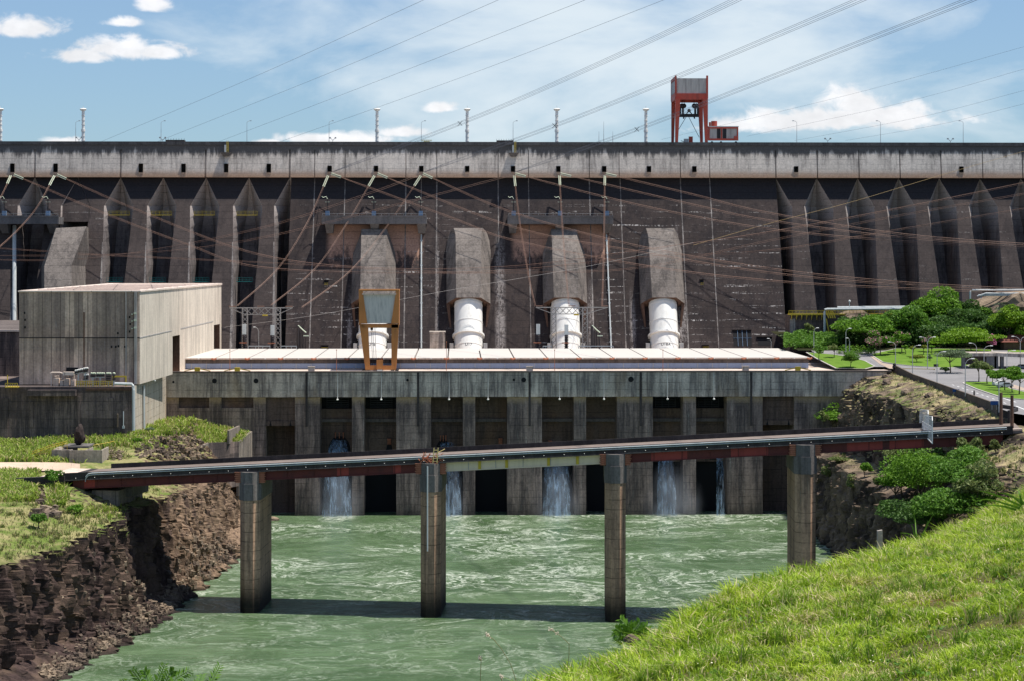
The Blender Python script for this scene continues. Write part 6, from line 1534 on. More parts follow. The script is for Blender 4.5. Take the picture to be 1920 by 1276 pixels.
gtree(1660, 652, 585, 80, 'mid', 'mid green tree between the flat topped tree and the tall ones', T1, n=4200, leaf=.6, clump=13, trunk_h=.1, Y=745)
gtree(1780, 650, 558, 70, 'mid', 'mid green tree right behind the tallest tree', T1, n=4200, leaf=.6, clump=13, trunk_h=.1, Y=748)
gtree(1738, 652, 570, 80, 'mid', 'mid green tree left behind the tallest tree', T1, n=4200, leaf=.6, clump=13, trunk_h=.1, Y=749)
uu_ = rg.uniform(1470, 1572, 7000); yy_ = rg.uniform(714, 744, 7000); tops = .6+3.6*fbm(np.stack([uu_*.05, yy_*.09, uu_*0], -1), 3, 8)
V, f = leaves(np.stack([[XU(u, y) for u, y in zip(uu_, yy_)], yy_, np.array([gz(y) for y in yy_])+tops*rg.uniform(0, 1, 7000)**.6], -1), .6, rg); stuff(raw_mesh('shrubbery', V, f, M_leaf['mid']), 'low green shrubbery in front of the yellow walkway', 'shrubbery')
# hedge strip at the wood edge
rg = np.random.default_rng(5); p = [];
for u in np.arange(1572, 1640, .6): b = G(u, 662+rg.uniform(-1, 1)); p.append([b.x+rg.uniform(-.4, .4), b.y+rg.uniform(-1, 1), b.z+rg.uniform(.2, 2.4)])
p = np.repeat(np.array(p), 7, 0)+rg.normal(0, .35, (len(p)*7, 3)); V, f = leaves(p, .4, rg)
tag(raw_mesh('hedge', V, f, M_leaf['bright']), 'clipped green hedge along the path at the left end of the wood', 'hedge')
# palm
b = Vector((XU(1874, 735), 735, gz(735))); r = thing('palm_tree', 'grey green fan palm rising between dark trees near the right edge', 'palm', b, T1)
zt_ = ZV(574, 735, 1874); m = MB(); m.tube([b, (b.x, b.y, zt_)], [.3, .22], 7); m.build('trunk', M_bark, r)
m = MB()
for k in range(20):
    a = 2*math.pi*k/20+random.uniform(-.1, .1); el = random.uniform(-.4, .9); Lf = random.uniform(3.2, 4.4); d = Vector((math.cos(a)*math.cos(el), math.sin(a)*math.cos(el), math.sin(el))); o = Vector((b.x, b.y, zt_)); sd = d.cross(Vector((0, 0, 1))).normalized()
    for q in range(7):
        t0 = o+d*Lf*.35; tip = o+d*Lf+sd*(q-3)*.45+Vector((0, 0, -.9-abs(q-3)*.15)); m.face(t0-sd*.1, t0+sd*.1, tip)
m.build('crown', M_leaf['grey'], r)

# ---- yellow walkway and pipes at the foot of the right buttresses
wk = thing('walkway', 'long yellow railed walkway with grey pipes along the foot of the right buttresses', 'walkway', (XU(1560, 748), 748, 56))
Yw = 748.0
m = MB(); z_ = ZV(589, Yw); a, b = XU(1479, Yw), XU(1680, Yw); m.box(a, b, Yw, Yw+2.2, z_-.5, z_)
for i in range(31): x = a+(b-a)*i/30; m.bar((x, Yw, z_), (x, Yw, z_+1.1), .12)
m.bar((a, Yw, z_+1.1), (b, Yw, z_+1.1), .14); m.bar((a, Yw, z_+.55), (b, Yw, z_+.55), .12)
for i in range(7): x = a+1+(XU(1545, Yw)-a)*i/7; m.prism([Vector((x, Yw+.2, z_-.5)), Vector((x+.3, Yw+.2, z_-.5)), Vector((x, Yw+.2, z_-2.2))], (0, 1.6, 0))
m.build('gangway', M_yellow, wk)
m = MB()
m.tube([P(1546, 632, Yw-2), P(1546, 585, Yw-2), P(1547, 581, Yw-2), P(1551, 580, Yw-2), P(1740, 578.5, Yw-2)], .42, 8); m.tube([P(1570, 577, Yw), P(1740, 575.5, Yw)], .42, 8); m.build('pipe', M_pipe, wk)
for us_ in ((1549, 1553), (1557, 1561), (1660, 1664)):
    m = MB(); 
    for u in us_: m.bar(P(u, 584, Yw-2.5), P(u+3 if u > 1600 else u+5, 597, Yw-2.5), .35)
    m.build('strut', M_yellow, wk)
m = MB(); m.bar(P(1549, 598, Yw-2), P(1556, 632, Yw-2), .4); m.build('stair', M_yellow, wk)
for u0, u1, mt in ((1481, 1546, M_base), (1548, 1571, M_bparapet)):
    m = MB(); x0, x1 = XU(u0, Yw+1), XU(u1, Yw+1); m.box(x0, x1, Yw+1 if u0 < 1500 else Yw-1, Yw+12, 46, z_-.52); 
    tag(m.build('substructure', mt), 'dark concrete wall under the %s of the yellow walkway' % ('left part' if u0 < 1500 else 'bend'), 'wall')
m = MB(); a = P(1481, 598, Yw+.9); b = P(1491, 637, Yw+.9); m.box(a.x, b.x, Yw+.8, Yw+1, b.z, a.z); tag(m.build('lime_streaked_column', M_seam), 'white lime streaked column under the walkway start', 'column')
tag(rock((XU(1605, 752), 752, z_-4), 9.5, None, 31, .5).build('rock_outcrop', M_boulder), 'dark rock outcrop under the yellow walkway behind the trees', 'rock')
m = MB(); m.tube([P(1819, 562, 745), P(1819, 546.5, 745), P(1823, 544.5, 745), P(1960, 544, 745)], .36, 8); m.tube([P(1839, 560, 743), P(1841, 553, 743), P(1848, 550.5, 743), P(1960, 551, 743)], .32, 8); m.tube([P(1833, 556, 743), P(1835, 554, 743), P(1960, 553.5, 743)], .28, 8)
tag(m.build('pipe_rack', M_pipe), 'white pipes running above the trees to the right edge', 'pipes')
tag(rock((XU(1905, 752), 752, ZV(570, 752)-1.0), 13, None, 33, .45).build('rock_outcrop', M_boulder), 'brown rocky slope under the white pipes near the right edge', 'rock')
m = MB(); m.tube([P(1593, 576, 744), P(1593, 566, 744)], .12, 5); m.ball(P(1593, 565, 744), .45, 6); tag(m.build('pipe_lamp', M_white), 'small round white lamp above the walkway pipes', 'lamp')
for u, v in ((1440, 0),):
    arm_lamp((XU(1446, 742), 742, ZD+.3), ZV(635, 742, 1443), -1.0, 'street lamp at the right end of the powerhouse roof', 'street lamps')

# ---- road lamps
def rl(u, vb, vt, arm, lab, dbl=False):
    b = G(u, vb); s = F/((b-CAM).dot(FWD)); arm_lamp(tuple(b), CAM.z-(vt-HORIZON)/s, arm/s, lab, 'street lamps', None, dbl)
rl(1739, 694, 632, 13, 'double armed street lamp at the road in front of the lawn', True)
rl(1711, 704, 646, 13, 'street lamp at the wall with its arm over the lawn shrub')
rl(1679, 681, 640, -12, 'street lamp at the left lawn kerb')
rl(1757, 716, 658, 14, 'street lamp behind the black road sign')
rl(1810, 742, 671, 14, 'street lamp by the umbrella tree and the overpass column')
rl(1831, 692, 642, -12, 'street lamp in front of the dome tree, left arm')
rl(1845, 695, 647, 14, 'street lamp in front of the dome tree, right arm')
rl(1888, 700, 656, 14, 'street lamp right of the overpass slab')
rl(1913, 694, 631, -14, 'tall double street lamp near the right edge', True)
rl(1586, 668, 616, 8, 'street lamp in front of the wide flat topped tree')
rl(1593, 668, 634, -5, 'short lamp left of the pink trees')
rl(1526, 668, 615, 7, 'street lamp beside the slim palm like shrub')
rl(1873, 772, 710, .5, 'thin pole behind the blue sign')
# tall dark floodlight columns at the bridge end
def mast(u, vb, vt, Y, lab):
    b = P(u, vb, Y); t = P(u, vt, Y); r = thing('rusty_column', lab, 'column', b, 'rusty columns at the bridge end')
    m = MB(); m.tube([b, t], [.42, .34], 8); m.build('shaft', M_hoodin, r)
    m = MB(); m.box(b.x-1.2, b.x+1.2, b.y-1.2, b.y+1.2, b.z-3, b.z-.0); m.build('footing', M_bcap, r)
mast(1877, 822, 735, 462, 'tall rusty brown column standing left at the bridge end'); mast(1897.5, 850, 740, 448, 'tall rusty brown column standing right at the bridge end')
# blue signs, black sign, overpass, traffic cones, cars
def sign(u, vb, v0, v1, w, mat, lab, posts=2):
    b = G(u, vb); s = F/((b-CAM).dot(FWD)); r = thing('road_sign', lab, 'road sign', b)
    zt_, zb_ = CAM.z-(v0-HORIZON)/s, CAM.z-(v1-HORIZON)/s; W_ = w/s
    m = MB(); m.box(b.x-W_/2, b.x+W_/2, b.y-.06, b.y+.06, zb_, zt_); m.build('panel', mat, r)
    m = MB()
    for k in range(posts): x = b.x+(k-(posts-1)/2)*W_*.6; m.bar((x, b.y+.1, b.z-.5), (x, b.y+.1, zt_), .12)
    m.build('post', M_steel, r)
sign(1792.5, 735, 728.5, 733.5, 12.5, M_bluesign, 'blue road sign on the wall, farther one')
sign(1864.5, 763, 750.5, 758, 14.5, M_bluesign, 'blue road sign on the wall, nearer one')
sign(1755, 690, 681.5, 686.5, 9, M_black, 'black backed road sign at the lawn edge', 1)
b = G(1677, 692.5); m = MB(); m.tube([b, b+Vector((0, 0, 1.6))], .35, 8); m.ball(b+Vector((0, 0, 1.6)), .55, 8); m.ball(b+Vector((-.1, 0, .9)), .6, 8); tag(m.build('litter_bin', M_black), 'dark round topped bin at the corner of the road wall', 'bin')
b = G(1826.5, 743); m = MB(); m.tube([b, b+Vector((0, 0, 1.35)), b+Vector((0, 0, 1.4))], [.2, .2, .05], 8); m.ball(b+Vector((0, 0, 1.5)), .17, 8); tag(m.build('bollard', M_black), 'small dark bollard alone on the road near the signs', 'bollard')
ov = thing('overpass', 'flat concrete canopy bridge on slim columns behind the umbrella tree', 'overpass', G(1860, 690))
Yo = 652.0; m = MB(); a = XU(1812, Yo); b2 = XU(2000, Yo)
m.hexa([(a, Yo, ZV(668, Yo)), (XU(1868, Yo), Yo, ZV(667.5, Yo)), (XU(1868, Yo), Yo+9, ZV(667.5, Yo)), (a, Yo+9, ZV(668, Yo)), (a, Yo, ZV(662, Yo)), (XU(1868, Yo), Yo, ZV(662, Yo)), (XU(1868, Yo), Yo+12, ZV(662, Yo)), (a, Yo+12, ZV(662, Yo))])
m.hexa([(XU(1868.1, Yo), Yo, ZV(668, Yo)), (b2, Yo-8, ZV(672, Yo)), (b2, Yo+9, ZV(672, Yo)), (XU(1868.1, Yo), Yo+9, ZV(668, Yo)), (XU(1868.1, Yo), Yo, ZV(661.5, Yo)), (b2, Yo-8, ZV(665.5, Yo)), (b2, Yo+12, ZV(665, Yo)), (XU(1868.1, Yo), Yo+12, ZV(661.5, Yo))])
m.build('slab', M_grey, ov)
for u, w, v1 in ((1806, .5, 693), (1867.3, .6, 691), (1878.5, .5, 694), (1858, 1.5, 680)):
    x = XU(u, Yo+1); m = MB(); m.box(x-w, x+w, Yo+.4, Yo+1.6, 43.5, ZV(662.3 if u > 1810 else 655, Yo)); m.build('column', M_plat, ov)
m = MB(); m.box(XU(1812, Yo), XU(1868, Yo), Yo+3, Yo+3.5, 46, ZV(668.2, Yo)); m.build('rear_wall', M_base, ov)
m = MB()
for u in (1798, 1801.5, 1804): b = G(u, 697.5); m2 = MB(); m2.tube([b, b+Vector((0, 0, .9))], [.28, .05], 8); m2.box(b.x-.32, b.x+.32, b.y-.32, b.y+.32, b.z, b.z+.06); tag(m2.build('traffic_cone', M_redmark), 'small orange traffic cone by the overpass column, %s' % {1798: 'left', 1801.5: 'middle', 1804: 'right'}[u], 'traffic cone', 'traffic cones')
def car(u, v, mat, lab, heading=0.3):
    b = G(u, v); r = thing('parked_car', lab, 'car', b); M3 = Matrix.Translation(b) @ Matrix.Rotation(heading, 4, 'Z')
    def T(p): return M3 @ Vector(p)
    prof = [(-2.1, .35), (-2.15, .8), (-1.9, 1.0), (-1.2, 1.05), (-.7, 1.5), (.9, 1.5), (1.6, 1.0), (2.1, .9), (2.15, .35)]
    m = MB(); m.prism([T((x, -.85, z)) for x, z in prof], (T((0, .85, 0))-T((0, -.85, 0)))); m.build('body', mat, r)
    m = MB(); w_ = [(-1.05, 1.08), (-.65, 1.42), (.82, 1.42), (1.35, 1.06)]; m.prism([T((x, -.87, z)) for x, z in w_], (T((0, .87, 0))-T((0, -.87, 0)))); m.build('window', M_black, r)
    for x in (-1.35, 1.35):
        for y in (-.9, .7): m = MB(); m.tube([T((x, y, .33)), T((x, y+.2, .33))], .33, 12); m.build('wheel', M_black, r)
    for y in (-.7, .45): m = MB(); m.prism([T((-2.17, y, .65)), T((-2.17, y+.25, .65)), T((-2.17, y+.25, .82)), T((-2.17, y, .82))], T((.03, 0, 0))-T((0, 0, 0))); m.build('headlight', M_white, r)
car(1876, 722.5, M_white, 'white car parked behind the street trees'); car(1916, 691, paint('silver_car_paint', (.4, .42, .44), .1, .3), 'silver car on the road at the right edge', 0.1); car(1884, 726, paint('grey_car_paint', (.25, .28, .3), .1, .3), 'grey car parked right of the white car behind the street trees')
m = MB(); a, b = G(1692, 696), G(1752, 697)
m.bar(a+Vector((0, 0, 1.0)), b+Vector((0, 0, 1.0)), .16); 
for p in (a, b): m.bar(p, p+Vector((0, 0, 1.1)), .3)
tag(m.build('barrier', M_yellow), 'thin yellow barrier pole across the side road', 'barrier')
# hut with red roof far right under trees
b = G(1905, 655); m = MB(); r = thing('kiosk', 'small dark kiosk with red brown hipped roof under the right trees', 'kiosk', b)
m.box(b.x-4, b.x+8, b.y, b.y+5, b.z, b.z+2.6); m.build('wall', M_hoodin, r); m = MB(); m.hexa([(b.x-5, b.y-1, b.z+2.61), (b.x+9, b.y-1, b.z+2.61), (b.x+9, b.y+6, b.z+2.61), (b.x-5, b.y+6, b.z+2.61), (b.x-1.5, b.y+2, b.z+4.8), (b.x+6, b.y+2, b.z+4.8), (b.x+6, b.y+3, b.z+4.8), (b.x-1.5, b.y+3, b.z+4.8)]); m.build('roof', paint('red_brown_roof', (.16, .05, .035), .3, .8), r)

# ---- bushes on the right cliff and gully
T4 = 'bushes on the right cliff'
def cbush(u, v, w, h, Y, kind, lab, n, leaf=.5, **k):
    b = on(BR, u, min(v, 1010)) or P(u, v, Y); s = F/((b-CAM).dot(FWD)); return tree((b.x, b.y, b.z-.4), h/s, w/s, kind, lab, T4, n=n, leaf=leaf, trunk_h=k.pop('trunk_h', .02), cat='bush', name='bush', flat=.8, **k)
cbush(1790, 935, 140, 104, 492, 'mid', 'tall green bush below the right bridge end', 5760, .42, clump=14)
cbush(1725, 965, 175, 141, 486, 'bright', 'big bright green bush filling the gully', 6720, .42, clump=16)
cbush(1790, 1000, 189, 121, 470, 'mid', 'wide green bush right in the gully above the grass', 6720, .42, clump=16)
cbush(1700, 890, 108, 81, 505, 'olive', 'yellowish bush on the cliff left of the gully', 3040, .4, clump=10)
cbush(1770, 868, 94, 81, 500, 'mid', 'green bush hanging just under the red girder', 2560, .4, clump=9)
cbush(1806, 860, 75, 67, 478, 'mid', 'green bush under the bridge bearing at right', 2080, .4, clump=8)
cbush(1735, 1030, 162, 94, 478, 'dark', 'shaded dark bush low in the gully', 3840, .42, clump=10)
cbush(1830, 965, 108, 108, 462, 'olive', 'olive bush at the foot of the rock spur', 3200, .4, clump=10)
cbush(1620, 893, 30, 36, 540, 'bright', 'small light bush on the middle cliff ledge', 1120, .4, clump=6)
cbush(1645, 918, 36, 36, 530, 'olive', 'small olive bush beside the ledge bush', 1120, .4, clump=6)
cbush(1575, 866, 70, 16, 575, 'olive', 'low scrub along the lit rock ledge', 1440, .4, clump=9)
cbush(1550, 905, 22, 44, 610, 'olive', 'dry bush on the cliff beside the fourth pier', 800, .4, clump=6)
cbush(1562, 806, 100, 52, 628, 'bright', 'light green shrub above the bridge by the powerhouse end', 2400, .42, clump=12)
cbush(1545, 800, 22, 34, 640, 'olive', 'thin upright shrub against the powerhouse wall end', 800, .4, clump=6)
cbush(1660, 850, 60, 22, 540, 'olive', 'scrub under the bridge girder', 1280, .4, clump=8)
cbush(1865, 850, 30, 30, 455, 'olive', 'scrub on the spur by the rusty column', 800, .35, clump=6)

cbush(1690, 930, 90, 80, 500, 'bright', 'light green bush between the cliff and the gully bush', 3600, .42, clump=12)
cbush(1760, 1010, 120, 90, 474, 'mid', 'lowest green bush meeting the grass brow', 4200, .42, clump=14)
cbush(1680, 985, 70, 60, 496, 'dark', 'dark bush at the lower left of the gully', 2400, .42, clump=10)
cbush(1755, 905, 90, 80, 500, 'dark', 'dark green bush in the gully shade under the bridge end', 3600, .42, clump=12)

cbush(1805, 905, 90, 70, 474, 'mid', 'dense green bush against the rock spur under the bridge end', 4200, .42, clump=14)
cbush(1825, 868, 60, 60, 470, 'olive', 'olive green bush just below the right bridge bearing', 2600, .4, clump=10)
cbush(1680, 945, 90, 90, 494, 'bright', 'bright bush at the left side of the gully', 3800, .42, clump=12)
cbush(1600, 930, 40, 50, 560, 'olive', 'thin olive scrub on the columnar cliff right of the fourth pier', 900, .4, clump=7)
cbush(1836, 930, 60, 80, 458, 'olive', 'dry olive scrub covering the front of the rock spur', 2600, .4, clump=10)
# ================================================================== LEFT PLATEAU THINGS
def down(bvh, x, y, z0=70.0):
    h = bvh.ray_cast(Vector((x, y, z0)), Vector((0, 0, -1)), 200); return h[0] if h[0] else None
M_sand = concrete('sandy_road', (0.58, 0.45, 0.34), (0.40, 0.29, 0.21), streak=0.3, lift=0, patch=0.4, grain=0.15)
def drape(name, strip, mat, up=.15, n=24):
    """strip: list of (u, v_near, v_far) in order; a sheet following the bank"""
    m = MB(); rows = []
    for (a, b) in zip(strip[:-1], strip[1:]):
        for k in range(n): t = k/n; rows.append([a[i]+(b[i]-a[i])*t for i in range(3)])
    rows.append(strip[-1]); R_ = []
    for u, v0, v1 in rows:
        c = [on(BL, u, v0+(v1-v0)*j/5) for j in range(6)]; R_.append(c)
    for r0, r1 in zip(R_[:-1], R_[1:]):
        for j in range(5):
            q = [r0[j], r1[j], r1[j+1], r0[j+1]]
            if all(q) and max((q[i]-q[i-1]).length for i in range(4)) < 14: m.face(*[p+Vector((0, 0, up)) for p in q])
    return struct(m.build(name, mat, weld=True))
drape('sand_road', [(-60, 884, 868), (40, 885, 868), (90, 884, 868), (128, 884, 869), (150, 880, 871)], M_sand, .35)
M_platc = concrete('monument_concrete', (0.42, 0.36, 0.30), (0.11, 0.10, 0.095), streak=.7, lift=0)
pm = on(BL, 150, 866); 
mt = thing('monument_platform', 'low concrete viewing platform with steps on the grassy left plateau', 'platform', pm)
Ym = pm.y
def mbox(u0, v0, u1, v1, y, dpt, mat, name):
    a, b = P(u0, v0, y), P(u1, v1, y); m = MB(); m.box(a.x, b.x, y, y+dpt, b.z, a.z); return m.build(name, mat, mt)
mbox(130, 843, 191.5, 872, Ym-1, .35, M_platc, 'front_wall')
a, b = P(130, 843, Ym-1), P(191.5, 843, Ym-1)
m = MB(); m.box(b.x-.35, b.x, Ym-.64, Ym+9, a.z-6, a.z); m.box(a.x, a.x+.35, Ym-.64, Ym+9, a.z-6, a.z); m.box((a.x+b.x)/2-.2, (a.x+b.x)/2+.2, Ym-.64, Ym+9, a.z-3, a.z-.003); m.build('side_wall', M_platc, mt)
m = MB(); m.box(a.x+.36, b.x-.36, Ym-.6, Ym+9.5, a.z-6, a.z-1.3); m.build('floor', M_darkband, mt)
mbox(97, 842.5, 132, 866, Ym+.6, 10, M_platc, 'landing')
c0 = P(124, 836.5, Ym+7); c1 = P(172, 836.5, Ym+7); m = MB(); m.box(c0.x, c1.x, Ym+2, Ym+11, a.z+.3, a.z+.75); m.build('table_slab', M_bcap, mt)
m = MB()
for k in range(7): s0 = P(51+1.6*k, 864-2.0*k, Ym+1), P(75+1.6*k, 864, Ym+1); m.box(s0[0].x, s0[1].x, Ym+1+k*.7, Ym+4+k*.7, s0[0].z-3, s0[0].z)
m.build('steps', M_hoodin, mt)
for v_off, y in ((0, Ym+.9), (-3.5, Ym+6)):
    m = MB(); pts = [P(52, 864+v_off, y), P(59, 850+v_off, y), P(92, 838+v_off, y), P(126, 829+v_off, y)] 
    m.tube(pts, .07, 5)
    m.tube([p-Vector((0, 0, .8)) for p in pts[1:]], .05, 5)
    for k in range(9): p = pts[1].lerp(pts[3], k/8); m.bar(p-Vector((0, 0, 1.9)), p, .08)
    m.build('handrail', M_yellow, mt)
m = MB(); pts = [P(172, 834, Ym+9), P(200, 829, Ym+12), P(214, 826, Ym+14)]; m.tube(pts, .07, 5)
for k in range(6): p = pts[0].lerp(pts[2], k/5); m.bar(p-Vector((0, 0, 1.6)), p, .08)
m.build('handrail', M_yellow, mt)
cs = P(150, 825, Ym+6); mm = rock((cs.x, cs.y, a.z+2.4), 1.7, None, 41, 1.0); mm.v = [(cs.x+(x-cs.x)*(1.05-.13*(z-a.z-.7)), y, a.z+.7+(z-a.z-.7)*1.55) for x, y, z in mm.v]
tag(mm.build('standing_stone', concrete('dark_basalt', (.055, .040, .036), (.015, .012, .012), streak=.6, lift=0)), 'dark upright boulder set as a monument on the concrete platform', 'rock')
p = on(BL, 237.5, 815); m = MB(); m.bar(p, p+Vector((0, 0, 1.4)), .1); m.box(p.x-.8, p.x+.8, p.y-.1, p.y-.02, p.z+.6, p.z+1.5); tag(m.build('notice_board', M_panel), 'small grey notice board in the plateau grass', 'sign')
# rubble slopes
rg = np.random.default_rng(3); m = MB(); vs = []; fs = []
for (u0, u1, v0, v1, n, rr) in ((255, 385, 818, 858, 420, .55), (196, 228, 845, 862, 90, .5), (70, 100, 915, 945, 60, .7), (55, 110, 952, 972, 40, 1.0)):
    for _ in range(n):
        p = on(BL, rg.uniform(u0, u1), rg.uniform(v0, v1))
        if p is None: continue
        r = rr*rg.uniform(.4, 1.5); c = np.array(p); d = rg.normal(size=(8, 3)); 
        cube = np.array([(x, y, z) for z in (-1, 1) for y in (-1, 1) for x in (-1, 1)])*r*.6*rg.uniform(.7, 1.2, 3)+d*r*.12
        A_ = rg.uniform(0, 6.28); R2 = np.array([[math.cos(A_), -math.sin(A_), 0], [math.sin(A_), math.cos(A_), 0], [0, 0, 1]]); T_ = rg.uniform(-.5, .5); R3 = np.array([[1, 0, 0], [0, math.cos(T_), -math.sin(T_)], [0, math.sin(T_), math.cos(T_)]])
        i = len(vs)*1; vs += list((cube@R3.T@R2.T)+c); fs += [[i+k for k in q] for q in ((0, 2, 3, 1), (4, 5, 7, 6), (0, 1, 5, 4), (1, 3, 7, 5), (3, 2, 6, 7), (2, 0, 4, 6))]
stuff(raw_mesh('rubble', np.array(vs), np.array(fs), M_boulder), 'loose brown rubble scattered on the plateau slopes', 'rubble')
# riprap along the left water edge
vs = []; fs = []
for _ in range(2600):
    y = rg.uniform(395, 560); xw_ = float(np.interp(y, [400, 420, 450, 470, 505, 530, 557], [-73.6, -70.6, -65, -64, -62.2, -60.6, -58.8])); x = xw_-abs(rg.normal(0, 2.2))+.4
    p = down(BL, x, y)
    if p is None or p.z < -.4: continue
    r = rg.uniform(.25, .8); c = np.array(p); cube = np.array([(a_, b_, c_) for c_ in (-1, 1) for b_ in (-1, 1) for a_ in (-1, 1)])*r*.6*rg.uniform(.6, 1.2, 3)+rg.normal(size=(8, 3))*r*.16
    A_ = rg.uniform(0, 6.28); R2 = np.array([[math.cos(A_), -math.sin(A_), 0], [math.sin(A_), math.cos(A_), 0], [0, 0, 1]])
    i = len(vs); vs += list(cube@R2.T+c); fs += [[i+k for k in q] for q in ((0, 2, 3, 1), (4, 5, 7, 6), (0, 1, 5, 4), (1, 3, 7, 5), (3, 2, 6, 7), (2, 0, 4, 6))]
stuff(raw_mesh('shore_stones', np.array(vs), np.array(fs), M_boulder), 'dark broken stones heaped along the left water edge', 'stones')
# slanted wall at the left edge, flat rock shelf behind the first pier
q0, q1_, q2 = P(-8, 1007, 440), P(30, 968, 450), P(38, 962, 452); m = MB()
m.hexa([q0+Vector((0, 0, -3)), q2+Vector((0, 0, -3)), q2+Vector((0, .8, -3)), q0+Vector((0, .8, -3)), q0, q2, q2+Vector((0, .8, 0)), q0+Vector((0, .8, 0))]); tag(m.build('slope_wall', M_wallc), 'short slanted concrete wall on the slope at the left edge', 'wall')
p = PZ(517, 972, .3); tag(rock((p.x-1.2, p.y, .2), 2.2, None, 51, .4).build('rock_shelf', M_boulder), 'flat pale rock just above the water right of the first pier', 'rock')

# ================================================================== GRASS
def blades(base, h, w, rg, lean=.5, dirbias=None):
    n = len(base); a = rg.uniform(0, 2*np.pi, n); fx = np.stack([np.cos(a), np.sin(a), np.zeros(n)], -1)      # width axis
    la = rg.uniform(0, 2*np.pi, n); ld = np.stack([np.cos(la), np.sin(la), np.zeros(n)], -1)*rg.uniform(.1, 1, (n, 1))*lean
    h = np.asarray(h).reshape(-1, 1)*np.ones((n, 1)); w = np.asarray(w).reshape(-1, 1)*np.ones((n, 1))
    up = np.array([0, 0, 1.0]); b = base; mid = b+up*h*.55+ld*h*.35; tip = b+up*h*(1-.35*np.linalg.norm(ld, axis=1, keepdims=True))+ld*h*1.15
    V = np.stack([b-fx*w*.5, b+fx*w*.5, mid+fx*w*.4, mid-fx*w*.4, tip+fx*w*.06, tip-fx*w*.06], 1).reshape(-1, 3)
    i = (np.arange(n)*6)[:, None]; f = np.concatenate([i+np.array([[0, 1, 2, 3]]), i+np.array([[3, 2, 4, 5]])], 0); return V, f
M_tuft = leafmat('bank_grass_blades', (0.17, 0.28, 0.03), (0.42, 0.50, 0.09), alt=(0.45, 0.39, 0.18), alt_share=0.22, trans=.3)
M_drygrass = leafmat('dry_bank_grass', (0.24, 0.23, 0.09), (0.42, 0.36, 0.18), alt=(0.17, 0.24, 0.05), alt_share=.3, trans=.3)
def bank_grass(name, bvh, regions, mat, lab, hh, seed):
    rg = np.random.default_rng(seed); pts = []; hs = []
    for (u0, u1, v0, v1, n, hk) in regions:
        k = 0
        cl = [(rg.uniform(u0, u1), rg.uniform(v0, v1)) for _ in range(max(4, n//45))]
        for _ in range(n):
            if rg.uniform() < .65: cu, cv_ = cl[rg.integers(len(cl))]; u, v = cu+rg.normal(0, 3.2), cv_+rg.normal(0, 1.1)
            else: u, v = rg.uniform(u0, u1), rg.uniform(v0, v1)
            d = ray(u, v).normalized(); h = bvh.ray_cast(CAM, d, 1500)
            if h[0] is None or abs(h[1].z) < .45: continue
            pts.append(h[0]); hs.append(hh*hk*rg.uniform(.5, 1.35))
    V, f = blades(np.array(pts)-np.array([0, 0, .1]), np.array(hs), np.array(hs)*.24, rg, .7); stuff(raw_mesh(name, V, f, mat), lab, 'grass')
bank_grass('plateau_grass', BL, [(60, 250, 800, 838, 8000, 1.4), (0, 110, 830, 866, 6500, 1.4), (240, 452, 785, 815, 7000, 1.2), (0, 70, 884, 940, 7000, 1.2), (250, 330, 800, 840, 1500, 1.0), (75, 160, 855, 868, 700, 1.0), (85, 125, 905, 950, 900, 1.2), (130, 230, 948, 972, 900, .8)], M_tuft, 'rough bright grass covering the left plateau', 1.15, 8)
bank_grass('plateau_edge_grass', BP, [(330, 470, 795, 830, 5200, 1.1)], M_tuft, 'bright grass on the plateau end above the retaining walls', 1.1, 12)
bank_grass('dry_grass', BL, [(0, 130, 940, 1050, 2600, .8), (100, 240, 950, 1010, 2200, .8), (190, 240, 840, 860, 500, .9), (200, 300, 905, 935, 700, .8)], M_drygrass, 'dry yellowish grass on the slope of the left bank', 1.0, 9)
bank_grass('berm_grass', BR, [(1600, 1880, 700, 790, 3800, .7), (1560, 1720, 850, 880, 900, .8), (1830, 1920, 830, 940, 1200, .9)], M_drygrass, 'thin dry grass on the right bank top', .9, 10)
for (u, v, w_, h_, k_, l_) in ((106, 912, 44, 42, 'mid', 'green bush beside the concrete blocks at the left bridge end'), (74, 990, 40, 34, 'mid', 'small round green bush on the dry slope at left'), (145, 962, 40, 16, 'bright', 'low bright green plant above the left cliff'), (256, 928, 36, 14, 'bright', 'low light green plant under the left bridge span'), (282, 812, 24, 14, 'grey', 'grey bush beside the plateau path'), (258, 830, 22, 12, 'bright', 'low green plant above the plateau path')):
    p = on(BL, u, v)
    if p is None: continue
    s = F/((p-CAM).dot(FWD)); tree(p, h_/s, w_/s, k_, l_, 'bushes on the left bank', n=900, leaf=.34, trunk_h=.05, clump=9, cat='bush', name='bush')

# ================================================================== NEAR HILL
H0 = np.array([1.0, 30.0]); HL = np.array([.447, .894]); HQ = np.array([.894, -.447])
def hill_z(x, y):
    d0 = x-H0[0]; d1 = y-H0[1]; l = d0*HL[0]+d1*HL[1]; q = d0*HQ[0]+d1*HQ[1]
    p = np.stack([x*.35, y*.35, np.zeros_like(x)], -1); w = (fbm(p, 4, 91)-.5)
    q2 = q+w*1.6
    z = np.interp(l, [-20, 0, 4.5, 11, 16, 21, 25, 34, 60], [70.9, 70.32, 70.47, 70.33, 70.17, 69.88, 69.78, 69.72, 69.7]) + np.where(q2 > 0, .2*q2, 0) - np.where(q2 < 0, .10*np.abs(q2)+.55*np.abs(q2)**1.35*.9, 0) - .06*np.exp(-(q2/.8)**2)
    return z + (fbm(p*4, 4, 93)-.5)*.16 + (fbm(p*1.3, 3, 95)-.5)*.18
lg = np.linspace(-34, 66, 300); qg = np.concatenate([np.linspace(-26, -3, 30), np.linspace(-2.8, 14, 130), np.linspace(14.5, 40, 26)])
